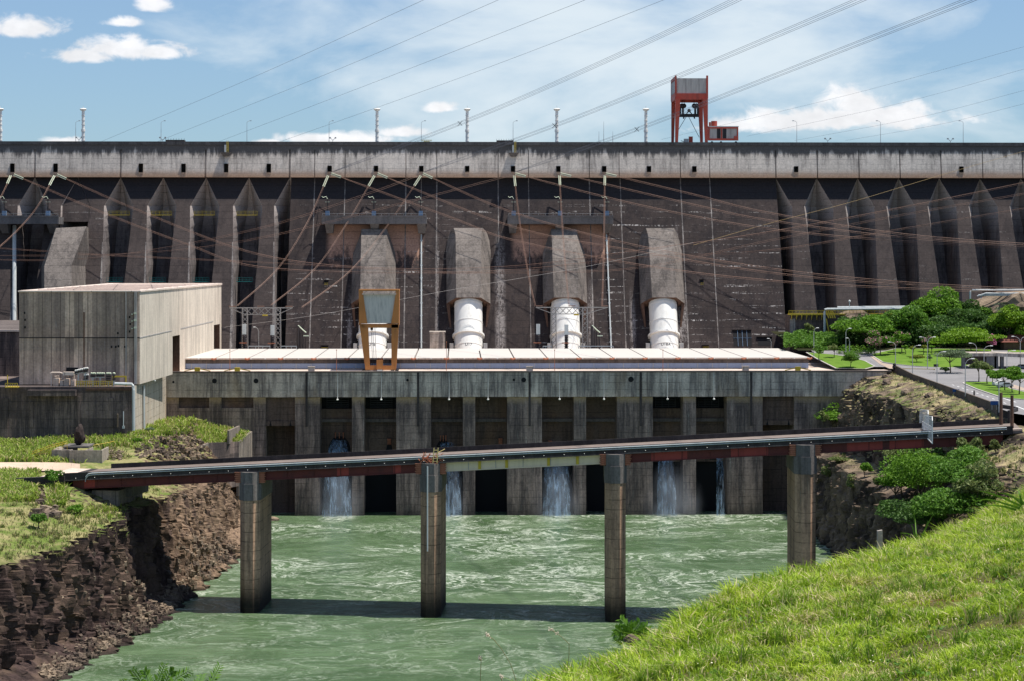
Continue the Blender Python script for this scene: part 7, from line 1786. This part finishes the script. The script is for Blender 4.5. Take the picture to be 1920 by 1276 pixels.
LL, QQ = np.meshgrid(lg, qg, indexing='ij'); HX = H0[0]+LL*HL[0]+QQ*HQ[0]; HY = H0[1]+LL*HL[1]+QQ*HQ[1]; HZ = hill_z(HX.ravel(), HY.ravel())
idx = np.arange(LL.size).reshape(LL.shape); f = np.stack([idx[:-1, :-1].ravel(), idx[1:, :-1].ravel(), idx[1:, 1:].ravel(), idx[:-1, 1:].ravel()], -1)
def soil():
    m, nt, out = new_mat('hill_soil'); pos = node(nt, 'ShaderNodeNewGeometry').outputs['Position']
    n = noise(nt, pos, 1.1, 6.0, .7); n2 = noise(nt, pos, .35, 4.0, .6)
    c = mixc(nt, rng(nt, n, .35, .65), (.045, .062, .014), (.10, .085, .03)); c = mixc(nt, rng(nt, n2, .60, .68), c, (.17, .065, .035))
    finish(nt, out, c, .95, n, .7, .08, spec=.1); return m
hill = struct(raw_mesh('grass_hill', np.stack([HX.ravel(), HY.ravel(), HZ], -1), f, soil(), None, True))
rg = np.random.default_rng(77)
def hill_pts(n, qlo=-1.2, qhi=12.5, llo=-22, lhi=52, pad=60):
    l = rg.uniform(llo, lhi, n); q = rg.uniform(qlo, qhi, n); x = H0[0]+l*HL[0]+q*HQ[0]; y = H0[1]+l*HL[1]+q*HQ[1]; z = hill_z(x, y)
    rel = np.stack([x, y, z-CAM.z], -1); fw = rel@np.array(FWD); uu = 960+F*(rel@np.array(RIGHT))/np.maximum(fw, 1); vv = HORIZON-F*rel[:, 2]/np.maximum(fw, 1)
    ok = (fw > 5) & (uu > -pad) & (uu < 1920+pad) & (vv < 1276+pad+40) & (vv > 600); return np.stack([x, y, z], -1)[ok], q[ok], fw[ok]
pts, q, fw = hill_pts(1500000)
dens = fbm(pts*np.array([1.3, 1.3, 0]), 4, 55); bare = fbm(pts*np.array([.55, .55, 0]), 3, 57)
keep = (rg.uniform(size=len(pts)) < np.clip((dens-.33)*3.6, .22, 1)) & ((bare < .70) | (rg.uniform(size=len(pts)) < .15))
pts, q, dens = pts[keep], q[keep], dens[keep]
if len(pts) > 230000: k = rg.choice(len(pts), 230000, replace=False); pts, q, dens = pts[k], q[k], dens[k]
print('hill blades', len(pts))
edge = np.exp(-np.maximum(q, 0)/2.2)
hh = (.07+.20*np.clip((dens-.3)*2.2, 0, 1.2)+.10*edge)*rg.uniform(.4, 1.6, len(pts))
hh = hh*np.interp(q, [0, 2.5, 6], [1.05, .8, .55]); dry = (fbm(pts*np.array([.8, .8, 0]), 4, 63)*.6+fbm(pts*np.array([2.6, 2.6, 0]), 3, 64)*.4+rg.normal(0, .035, len(pts))) > .55
wd_ = .009+.010*rg.uniform(size=len(pts))+hh*.035
M_grass = leafmat('hill_grass_blades', (0.13, 0.26, 0.010), (0.50, 0.63, 0.05), alt=(0.70, 0.60, 0.32), alt_share=.15, trans=.38, bigscale=1.3, bigw=.6)
M_grass2 = leafmat('hill_dry_blades', (0.16, 0.24, 0.018), (0.54, 0.58, 0.10), alt=(0.72, 0.60, 0.33), alt_share=.28, trans=.35, bigscale=2.2, bigw=.5)
for sel, mm_, nm_, lb_ in ((~dry, M_grass, 'hill_grass', 'bright green grass on the near hillside'), (dry, M_grass2, 'hill_dry_grass', 'yellowish trampled grass patches on the near hillside')):
    hs_ = hh[sel]*(.7 if nm_ == 'hill_dry_grass' else 1.0); V, f = blades(pts[sel], hs_, wd_[sel], rg, 1.15); stuff(raw_mesh(nm_, V, f, mm_), lb_, 'grass')
# taller tufts
tp, tq, _ = hill_pts(9000, -.6, 9); tp = tp[:260] if len(tp) > 260 else tp
base = np.repeat(tp, 46, 0)+rg.normal(0, .055, (len(tp)*46, 3))*np.array([1, 1, 0]); hs = np.repeat(rg.uniform(.16, .42, len(tp)), 46)*rg.uniform(.5, 1.1, len(base))
V, f = blades(base, hs, .016, rg, .85); stuff(raw_mesh('grass_tufts', V, f, leafmat('tuft_blades', (.10, .22, .014), (.28, .40, .04), alt=(.55, .47, .22), alt_share=.12)), 'taller green tufts in the hillside grass', 'grass')
# broad leaved weeds and small pale flowers
wp, _, _ = hill_pts(16000, 0, 10); wp = wp[:1500]; base = np.repeat(wp[:260], 9, 0)+rg.normal(0, .06, (260*9 if len(wp) >= 260 else len(wp)*9, 3))*np.array([1, 1, .25])+np.array([0, 0, .06])
V, f = leaves(base, .055, rg, 1.4, 1.0); stuff(raw_mesh('weeds', V, f, M_leaf['mid']), 'low broad leaved weeds among the grass', 'weeds')
fl = wp[300:560]+np.array([0, 0, .13])+rg.normal(0, .03, (len(wp[300:560]), 3)); V, f = leaves(fl, .028, rg, 1.0, 1.0); stuff(raw_mesh('small_flowers', V, f, paint('pale_flower', (.75, .70, .5), 0, .8)), 'tiny pale flower heads scattered over the grass', 'flowers')
# fence post, stalks, long blades and leaves at the brow
def hill_at(u, v, dist=None):
    for t in np.linspace(8, 80, 4000):
        p = CAM+ray(u, v)*float(t)
        if p.z <= hill_z(np.array([p.x]), np.array([p.y]))[0]: return p
    return None
def front(u, v, Y): return P(u, v, Y)
Yp = 47.0; b = front(1651, 1040, Yp); t = front(1649.5, 994, Yp); m = MB()
m.hexa([b+Vector((-.06, -.06, -.5)), b+Vector((.06, -.06, -.5)), b+Vector((.06, .06, -.5)), b+Vector((-.06, .06, -.5)), t+Vector((-.055, -.055, 0)), t+Vector((.05, -.055, .02)), t+Vector((.05, .055, .02)), t+Vector((-.055, .055, 0))])
tag(m.build('fence_post', concrete('post_concrete', (.40, .35, .31), (.16, .10, .08), streak=.6, lift=0)), 'weathered grey concrete fence post at the brow of the grass hill', 'post')
def long_grass(uvs, Y, name, lab, mat, w=.03, n=6):
    m = MB()
    for path in uvs:
        ps = [P(u, v, Y+dy) for u, v, dy in path]; k = len(ps); fine = []
        for i in range(k-1):
            for s in range(n): t_ = s/n; p0, p1, p2, p3 = ps[max(i-1, 0)], ps[i], ps[i+1], ps[min(i+2, k-1)]; fine.append(.5*((2*p1)+(p2-p0)*t_+(2*p0-5*p1+4*p2-p3)*t_*t_+(3*p1-p0-3*p2+p3)*t_**3))
        fine.append(ps[-1]); N = len(fine)
        for i in range(N-1):
            wa, wb = w*(1-(i/N)**1.5)*.5+.002, w*(1-((i+1)/N)**1.5)*.5+.002; d = (fine[i+1]-fine[i]).normalized(); nn = d.cross(Vector((0, 1, .25))).normalized()
            m.face(fine[i]-nn*wa, fine[i]+nn*wa, fine[i+1]+nn*wb, fine[i+1]-nn*wb)
    return tag(m.build(name, mat), lab, 'long grass')
long_grass([[(1915, 948, 0), (1880, 932, -.2), (1850, 922, -.3), (1836, 919, -.4)], [(1912, 952, 0), (1890, 945, 0), (1850, 935, .2), (1821, 942, .3)], [(1918, 945, 0), (1895, 928, 0), (1870, 922, 0)], [(1905, 955, 0), (1880, 948, 0), (1850, 946, .3), (1840, 948, .3)], [(1916, 945, 0), (1912, 925, 0), (1908, 915, .2)], [(1922, 945, 0), (1915, 938, 0), (1906, 932, .2)]], 55, 'long_grass', 'long arching green blades at the top right of the hill', M_leaf['bright'], .06)
long_grass([[(1722, 1010, 0), (1718, 1000, 0), (1716, 975, .2), (1713, 960, .2)], [(1725, 1008, 0), (1735, 990, 0), (1740, 975, 0)], [(1720, 1010, 0), (1705, 1000, 0), (1688, 998, .2)], [(1728, 1010, 0), (1738, 985, 0), (1750, 962, 0)], [(1715, 1008, 0), (1712, 990, 0), (1708, 982, 0)]], 51, 'long_grass', 'thin upright green blades on the brow right of the fence post', M_leaf['bright'], .035)
def seedstalk(path, Y, lab):
    r = thing('seed_stalk', lab, 'grass stalk', P(path[0][0], path[0][1], Y), 'dry seed stalks on the hill brow'); m = MB(); m.tube([P(u, v, Y) for u, v in path], .005, 5); m.build('stem', M_drygrass, r)
    m = MB(); a, b_ = P(*path[-2], Y), P(*path[-1], Y); rr = random.Random(int(path[0][0]))
    for k in range(26): c = a.lerp(b_, rr.uniform(.3, 1.05))+Vector((rr.uniform(-.025, .025), rr.uniform(-.02, .02), rr.uniform(-.02, .02))); m.ball(c, rr.uniform(.006, .013), 5)
    m.build('seed_head', paint('seed_fluff_%d' % path[0][0], (.62, .52, .42), .2, .9), r)
seedstalk([(968, 1276), (958, 1245), (940, 1215), (925, 1197), (910, 1187)], 31, 'leaning dry grass stalk with pale seed head over the water')
seedstalk([(900, 1290), (901, 1262), (902, 1240), (900, 1229)], 31, 'short upright dry stalk with small seed head beside the leaning one')
seedstalk([(1063, 1262), (1067, 1225), (1067, 1206), (1052, 1192), (1032, 1178)], 32, 'bent bare dry stalk at the lower end of the hill')
seedstalk([(938, 1290), (941, 1275), (940, 1265)], 30, 'small seed head just above the bottom of the hill')
# fern leaved plants
def fern(specs, Y, lab, scale=1.0):
    r = thing('leafy_plant', lab, 'plant', P(specs[0][0][0], specs[0][0][1], Y)); st_ = MB(); lf = MB(); rr = random.Random(int(specs[0][0][0]))
    for path in specs:
        ps = [P(u, v, Y+rr.uniform(-.15, .15)) for u, v in path]; st_.tube(ps, .006*scale, 5)
        N = 16
        for i in range(3, N):
            t_ = i/(N-1)*(len(ps)-1); k = min(int(t_), len(ps)-2); c = ps[k].lerp(ps[k+1], t_-k); d = (ps[k+1]-ps[k]).normalized()
            for sg in (-1, 1):
                sd = (d.cross(Vector((0, 1, 0))).normalized()*sg*.8+d*.6+Vector((0, rr.uniform(-.5, .5), 0))).normalized(); L_ = .105*scale*(1-.45*i/N)*rr.uniform(.8, 1.2); wv_ = d*L_*.16
                lf.face(c, c+sd*L_*.45-wv_, c+sd*L_, c+sd*L_*.45+wv_)
    st_.build('stem', M_leaf['mid'], r); lf.build('leaves', M_leaf['bright'], r)
    return r
fern([[(268, 1310), (262, 1275), (248, 1255)], [(300, 1320), (296, 1280), (308, 1246)], [(315, 1310), (330, 1270), (352, 1258), (362, 1262)], [(300, 1300), (318, 1262), (326, 1256)], [(385, 1310), (395, 1280), (412, 1248)], [(350, 1310), (372, 1285), (378, 1264)], [(240, 1310), (236, 1280), (230, 1272)], [(286, 1300), (276, 1268), (270, 1256)]], 22, 'bright feathery leaf tips at the bottom edge left of the middle', 1.0)
fern([[(1180, 1205), (1165, 1185), (1154, 1178)], [(1183, 1205), (1175, 1172), (1163, 1160)], [(1185, 1205), (1190, 1180), (1200, 1166)], [(1190, 1205), (1205, 1185), (1215, 1172)], [(1180, 1208), (1160, 1195), (1152, 1187)], [(1190, 1208), (1198, 1190), (1212, 1182)], [(1184, 1206), (1182, 1184), (1180, 1166)], [(1188, 1206), (1178, 1185), (1170, 1178)]], 36, 'small feathery green bush growing below the hill brow', 1.7)
tag(rock(P(1183, 1199, 35.5), .11, None, 61, .9).build('brow_stone', M_boulder), 'brown stone half buried at the hill brow beside the feathery bush', 'rock')

# ================================================================== POWER LINES
def cr(ps, n):
    out = []; k = len(ps)
    for i in range(k-1):
        p0, p1, p2, p3 = ps[max(i-1, 0)], ps[i], ps[i+1], ps[min(i+2, k-1)]
        for s in range(n): t = s/n; out.append(.5*((2*p1)+(p2-p0)*t+(2*p0-5*p1+4*p2-p3)*t*t+(3*p1-p0-3*p2+p3)*t**3))
    out.append(ps[-1]); return out
def line(pts, lab, group, offs=((0, 0),), r=.05, mat=None, spacers=(), insul=None, name='power_line', n=10):
    ps = [P(u, v, Y) for u, v, Y in pts]; c = cr(ps, n); root = thing(name, lab, 'power line', c[0], group)
    for dx, dz in offs:
        m = MB(); m.tube([p+Vector((dx*min(1, i/4), 0, dz*min(1, i/4))) for i, p in enumerate(c)], r, 4); m.build('conductor', mat or M_wire, root)
    for f_ in spacers:
        p = c[int(f_*(len(c)-1))]; m = MB(); q = [p+Vector((dx, 0, dz)) for dx, dz in offs]
        m.bar(q[0]+(q[0]-p)*.6, q[2]+(q[2]-p)*.6, .16); m.bar(q[1]+(q[1]-p)*.6, q[3]+(q[3]-p)*.6, .16); m.build('spacer', M_black, root)
    if insul:
        L0 = 0; acc = [c[0]]
        d = (c[3]-c[0]).normalized(); a = c[0]
        for sgn in (-1, 1):
            m = MB(); o = d.cross(Vector((0, 1, 0))).normalized()*.28*sgn
            k = 9
            for i in range(k): p0, p1 = a+d*insul*i/k+o, a+d*insul*(i+.7)/k+o; m.tube([p0, p1], .17, 7)
            m.tube([a+o, a+d*insul+o], .07, 5); m.build('insulator', M_insul, root)
    return root
Q4 = ((-.45, .45), (.45, .45), (.45, -.45), (-.45, -.45)); Q3 = ((-.4, .25), (.4, .25), (0, -.35))
S_ = 'cable bundles rising over the crest'
line([(620, 324, 797), (890, 221, 700), (1130, 117, 600), (1380, 0, 480), (1600, -110, 380)], 'lowest left cable bundle rising from the left centre windows over the crest', S_, Q4, .043, M_wiresky, (.245,))
line([(792, 324, 797), (1040, 236, 700), (1260, 148, 600), (1612, 0, 450), (1800, -85, 360)], 'middle cable bundle rising past the red gantry head', S_, Q4, .043, M_wiresky, (.26,))
line([(964, 324, 797), (1194, 243, 710), (1400, 163, 610), (1818, 0, 430), (1990, -72, 350)], 'right cable bundle rising behind the red gantry legs', S_, Q4, .043, M_wiresky, (.255,))
W_ = 'thin single wires in the sky'
for i, (p, l) in enumerate(((((185, 268, 812), (480, 143, 640), (795, 0, 500), (900, -48, 460)), 'leftmost'), (((290, 268, 812), (640, 128, 640), (935, 0, 500), (1040, -46, 460)), 'second'), (((405, 268, 812), (740, 140, 650), (1098, 0, 500), (1200, -42, 460)), 'third'), (((520, 268, 812), (880, 140, 650), (1245, 0, 500), (1330, -35, 460)), 'fourth'))):
    line(p, 'thin single wire crossing the left sky, %s from the left' % l, W_, r=.04, mat=M_wiresky)
for p, l in ((((1240, 262, 812), (1600, 176, 700), (1920, 88, 600), (2000, 66, 580)), 'uppermost'), (((1400, 256, 812), (1680, 196, 700), (1920, 130, 600), (2000, 108, 580)), 'second from top'), (((1490, 264, 812), (1720, 221, 700), (1920, 170, 600), (2000, 150, 580)), 'third from top'), (((1585, 264, 812), (1760, 234, 700), (1920, 195, 600), (2000, 175, 580)), 'lowest')):
    line(p, 'thin wire in the right sky over the big cloud, %s' % l, W_, r=.028, mat=M_wiresky)
D_ = 'cables dropping from the crest to the roof gantries'
B2 = ((-.22, 0), (.22, 0), (0, .3))
line([(615, 330, 796.5), (575, 420, 785), (520, 505, 765), (445, 574, 744)], 'cable dropping from the left centre window to the left lattice gantry', D_, B2, .038, insul=5.0)
line([(702, 330, 796.5), (650, 420, 785), (590, 505, 765), (508, 573, 744)], 'cable dropping from the middle window to the left lattice gantry', D_, B2, .038, insul=5.0)
line([(789, 330, 796.5), (725, 425, 785), (655, 510, 765), (566, 577, 744)], 'cable dropping across the first hood to the left lattice gantry', D_, B2, .038, insul=5.0)
line([(964, 330, 796.5), (975, 420, 782), (992, 522, 760), (1004, 575, 744)], 'cable dropping to the left arm of the right lattice gantry', D_, B2, .038, insul=5.0)
line([(1049, 330, 796.5), (1054, 420, 780), (1061, 510, 760), (1067, 576, 744)], 'cable dropping down the third hood to the right lattice gantry', D_, B2, .038, insul=5.0)
line([(1134, 330, 796.5), (1133, 420, 780), (1131, 510, 760), (1129, 575, 744)], 'cable dropping to the right arm of the right lattice gantry', D_, B2, .038, insul=5.0)
line([(102, 330, 796.5), (70, 388, 785), (30, 435, 765), (-20, 480, 744)], 'cable dropping past the left platform, right of two', D_, B2, .038, insul=5.0)
line([(20, 330, 796.5), (0, 372, 785), (-40, 430, 765), (-80, 480, 744)], 'cable dropping past the left platform, left of two', D_, B2, .038, insul=5.0)
X_ = 'rusty cable bundles strung across the dam face'
def span(u0, v0, pts, lab): line([(u0, v0, 796.5)]+[(u, v, Y) for u, v, Y in pts], lab, X_, ((-.35, .22), (.35, .22), (0, -.3)), .030, insul=4.2)
span(621, 326, [(845, 408, 782), (960, 450, 776), (1200, 497, 765), (1440, 526, 755), (1700, 541, 745), (2000, 552, 735)], 'rusty bundle sagging from the left centre window to the far right')
span(708, 326, [(960, 425, 782), (1186, 470, 772), (1440, 511, 760), (1700, 535, 750), (2000, 550, 738)], 'rusty bundle sagging from the second centre window to the far right')
span(793, 326, [(960, 398, 785), (1186, 459, 774), (1440, 503, 762), (1700, 530, 750), (2000, 546, 738)], 'rusty bundle sagging from the third centre window to the far right')
span(966, 326, [(1200, 385, 786), (1440, 429, 778), (1700, 453, 770), (2000, 470, 762)], 'rusty bundle from the fourth cable window to the right buttresses')
span(1051, 326, [(1300, 384, 786), (1440, 413, 778), (1700, 446, 770), (2000, 466, 762)], 'rusty bundle from the fifth cable window to the right buttresses')
span(1136, 326, [(1300, 365, 788), (1440, 399, 780), (1700, 440, 770), (2000, 463, 762)], 'rusty bundle from the sixth cable window to the right buttresses')
span(26, 328, [(190, 398, 786), (350, 458, 778), (480, 500, 772), (720, 512, 768), (960, 507, 768), (1200, 483, 766), (1440, 470, 762), (1700, 428, 756), (2000, 378, 750)], 'long rusty bundle from the far left window sagging and rising to the right edge')
span(107, 328, [(260, 395, 786), (480, 476, 775), (700, 503, 770), (960, 500, 768), (1200, 470, 766), (1440, 436, 762), (1700, 388, 756), (2000, 327, 750)], 'long rusty bundle from the second left window, sagging then rising highest at right')
def loose(pts, lab, r=.05): line(pts, lab, X_, ((-.3, .2), (.3, -.2)), .028)
loose([(-40, 463, 780), (190, 478, 775), (480, 492, 770), (760, 508, 768), (960, 512, 768), (1200, 502, 765), (1440, 452, 760), (1700, 402, 755), (2000, 350, 748)], 'rusty pair of cables from the left edge dipping low across the hoods')
loose([(-40, 487, 780), (190, 483, 776), (480, 430, 775), (700, 360, 785), (790, 326, 796)], 'faint rusty pair rising from the left edge to the middle windows')
loose([(-40, 480, 780), (250, 476, 776), (480, 448, 775), (760, 380, 780), (960, 328, 796)], 'faint rusty pair rising from the left edge to the right window group')
line([(1300, 460, 784), (1440, 420, 780), (1600, 378, 775), (1760, 330, 770), (1920, 284, 760), (2000, 262, 755)], 'single yellowish wire climbing over the right buttresses', X_, r=.05, mat=paint('yellowish_wire', (.45, .32, .15), .1, .6))
line([(420, 614, 750), (600, 590, 748), (840, 545, 744), (1100, 500, 742), (1300, 455, 740)], 'thin pale wire crossing behind the orange crane', X_, r=.035, mat=M_panel)

# ================================================================== FALLING WATER AND MIST
def fall_mat():
    m, nt, out = new_mat('falling_water'); g = node(nt, 'ShaderNodeNewGeometry'); pos = g.outputs['Position']
    n = noise(nt, vmul(nt, pos, (1.6, 1.0, .16)), 1.0, 6.0, .7, .6); n2 = noise(nt, vmul(nt, pos, (.35, .3, .16)), 1.0, 4.0, .6)
    a = mth(nt, 'MULTIPLY', rng(nt, mth(nt, 'ADD', mth(nt, 'MULTIPLY', n, .65), mth(nt, 'MULTIPLY', n2, .35)), .38, .72), .72)
    d = node(nt, 'ShaderNodeBsdfPrincipled', {'Base Color': (.50, .70, .92, 1), 'Roughness': .6}); t = node(nt, 'ShaderNodeBsdfTransparent'); tl = node(nt, 'ShaderNodeBsdfTranslucent', {'Color': (.50, .70, .92, 1)})
    s = node(nt, 'ShaderNodeMixShader', {0: .35, 1: d.outputs[0], 2: tl.outputs[0]})
    nt.links.new(node(nt, 'ShaderNodeMixShader', {0: a, 1: t.outputs[0], 2: s.outputs[0]}).outputs[0], out.inputs[0]); return m
M_fall = fall_mat()
def fall(strands, lab, v0, Y0=661.5, Y1=652.0):
    r = MB()
    for (ut0, ut1, ub0, ub1) in strands:
        nz, nxx = 22, 10; grid = []
        for i in range(nz+1):
            t = i/nz; zt2 = ZV(v0, Y0); z = zt2*(1-t*t) if zt2 > 0 else 0; y = Y0+(Y1-Y0)*t
            s_ = t**.8; a0, a1 = XU(ut0+(ub0-ut0)*s_, y), XU(ut1+(ub1-ut1)*s_, y); grid.append([Vector((a0+(a1-a0)*j/nxx, y-1.2*math.sin(math.pi*j/nxx)+.35*math.sin(j*2.1+i*.4), z)) for j in range(nxx+1)])
        for i in range(nz):
            for j in range(nxx): r.face(grid[i][j], grid[i][j+1], grid[i+1][j+1], grid[i+1][j])
    return tag(r.build('waterfall', M_fall, None, True, True), lab, 'falling water', 'water falling from the bays')
fall([(624, 642, 604, 634), (630, 646, 634, 660)], 'broad white water falling in the leftmost open bay', 823)
fall([(829, 842, 815, 842), (838, 848, 836, 866)], 'water falling in the bay behind the second pier', 828)
fall([(1027, 1052, 1018, 1052), (1036, 1060, 1040, 1070)], 'water falling in the wide bay between second and third pier', 834)
fall([(1236, 1246, 1232, 1252), (1240, 1252, 1246, 1270)], 'narrow jet spreading in the bay right of the third pier', 838)
fall([(1344, 1357, 1343, 1359)], 'thin curtain of water in the right bay, farthest right', 838)
def mist(u, v, ru, rz, dens, lab, Y=650.0):
    c = P(u, v, Y); m = MB(); m.ball((0, 0, 0), 1.0, 20); o = m.build('mist', None or M_dark); o.data.materials.clear()
    mm, nt, out = new_mat('spray_mist_%d' % u); tcx = node(nt, 'ShaderNodeTexCoord').outputs['Object']; L_ = node(nt, 'ShaderNodeVectorMath', {0: tcx}, operation='LENGTH').outputs['Value']
    dn = mth(nt, 'MULTIPLY', rng(nt, L_, 1.0, .1), dens); nn_ = rng(nt, noise(nt, tcx, 2.2, 4.0, .6), .3, .7)
    vol = node(nt, 'ShaderNodeVolumePrincipled', {'Color': (.80, .90, 1, 1), 'Density': mth(nt, 'MULTIPLY', dn, nn_)}); nt.links.new(vol.outputs[0], out.inputs[1])
    o.data.materials.append(mm); o.location = (c.x, Y, max(c.z, 0)); o.scale = (ru/6.1, 8.0 if Y < 652 else 4.0, rz/6.1); stuff(o, lab, 'mist')
mist(632, 952, 60, 110, .055, 'spray rising at the foot of the leftmost fall')
mist(848, 955, 36, 90, .03, 'spray rising behind the second pier')
mist(1046, 955, 60, 100, .05, 'spray at the foot of the fall between second and third pier')
mist(1262, 955, 66, 105, .065, 'thick spray at the foot of the jet right of the third pier')

mist(633, 905, 26, 66, .16, 'fine blue spray hanging in the leftmost open bay', 655.5)
mist(852, 905, 20, 66, .14, 'fine blue spray in the bay behind the second pier', 655.5)
mist(1044, 905, 28, 66, .16, 'fine blue spray in the bay between second and third pier', 655.5)
mist(1250, 905, 28, 66, .16, 'fine blue spray in the bay of the narrow jet', 655.5)
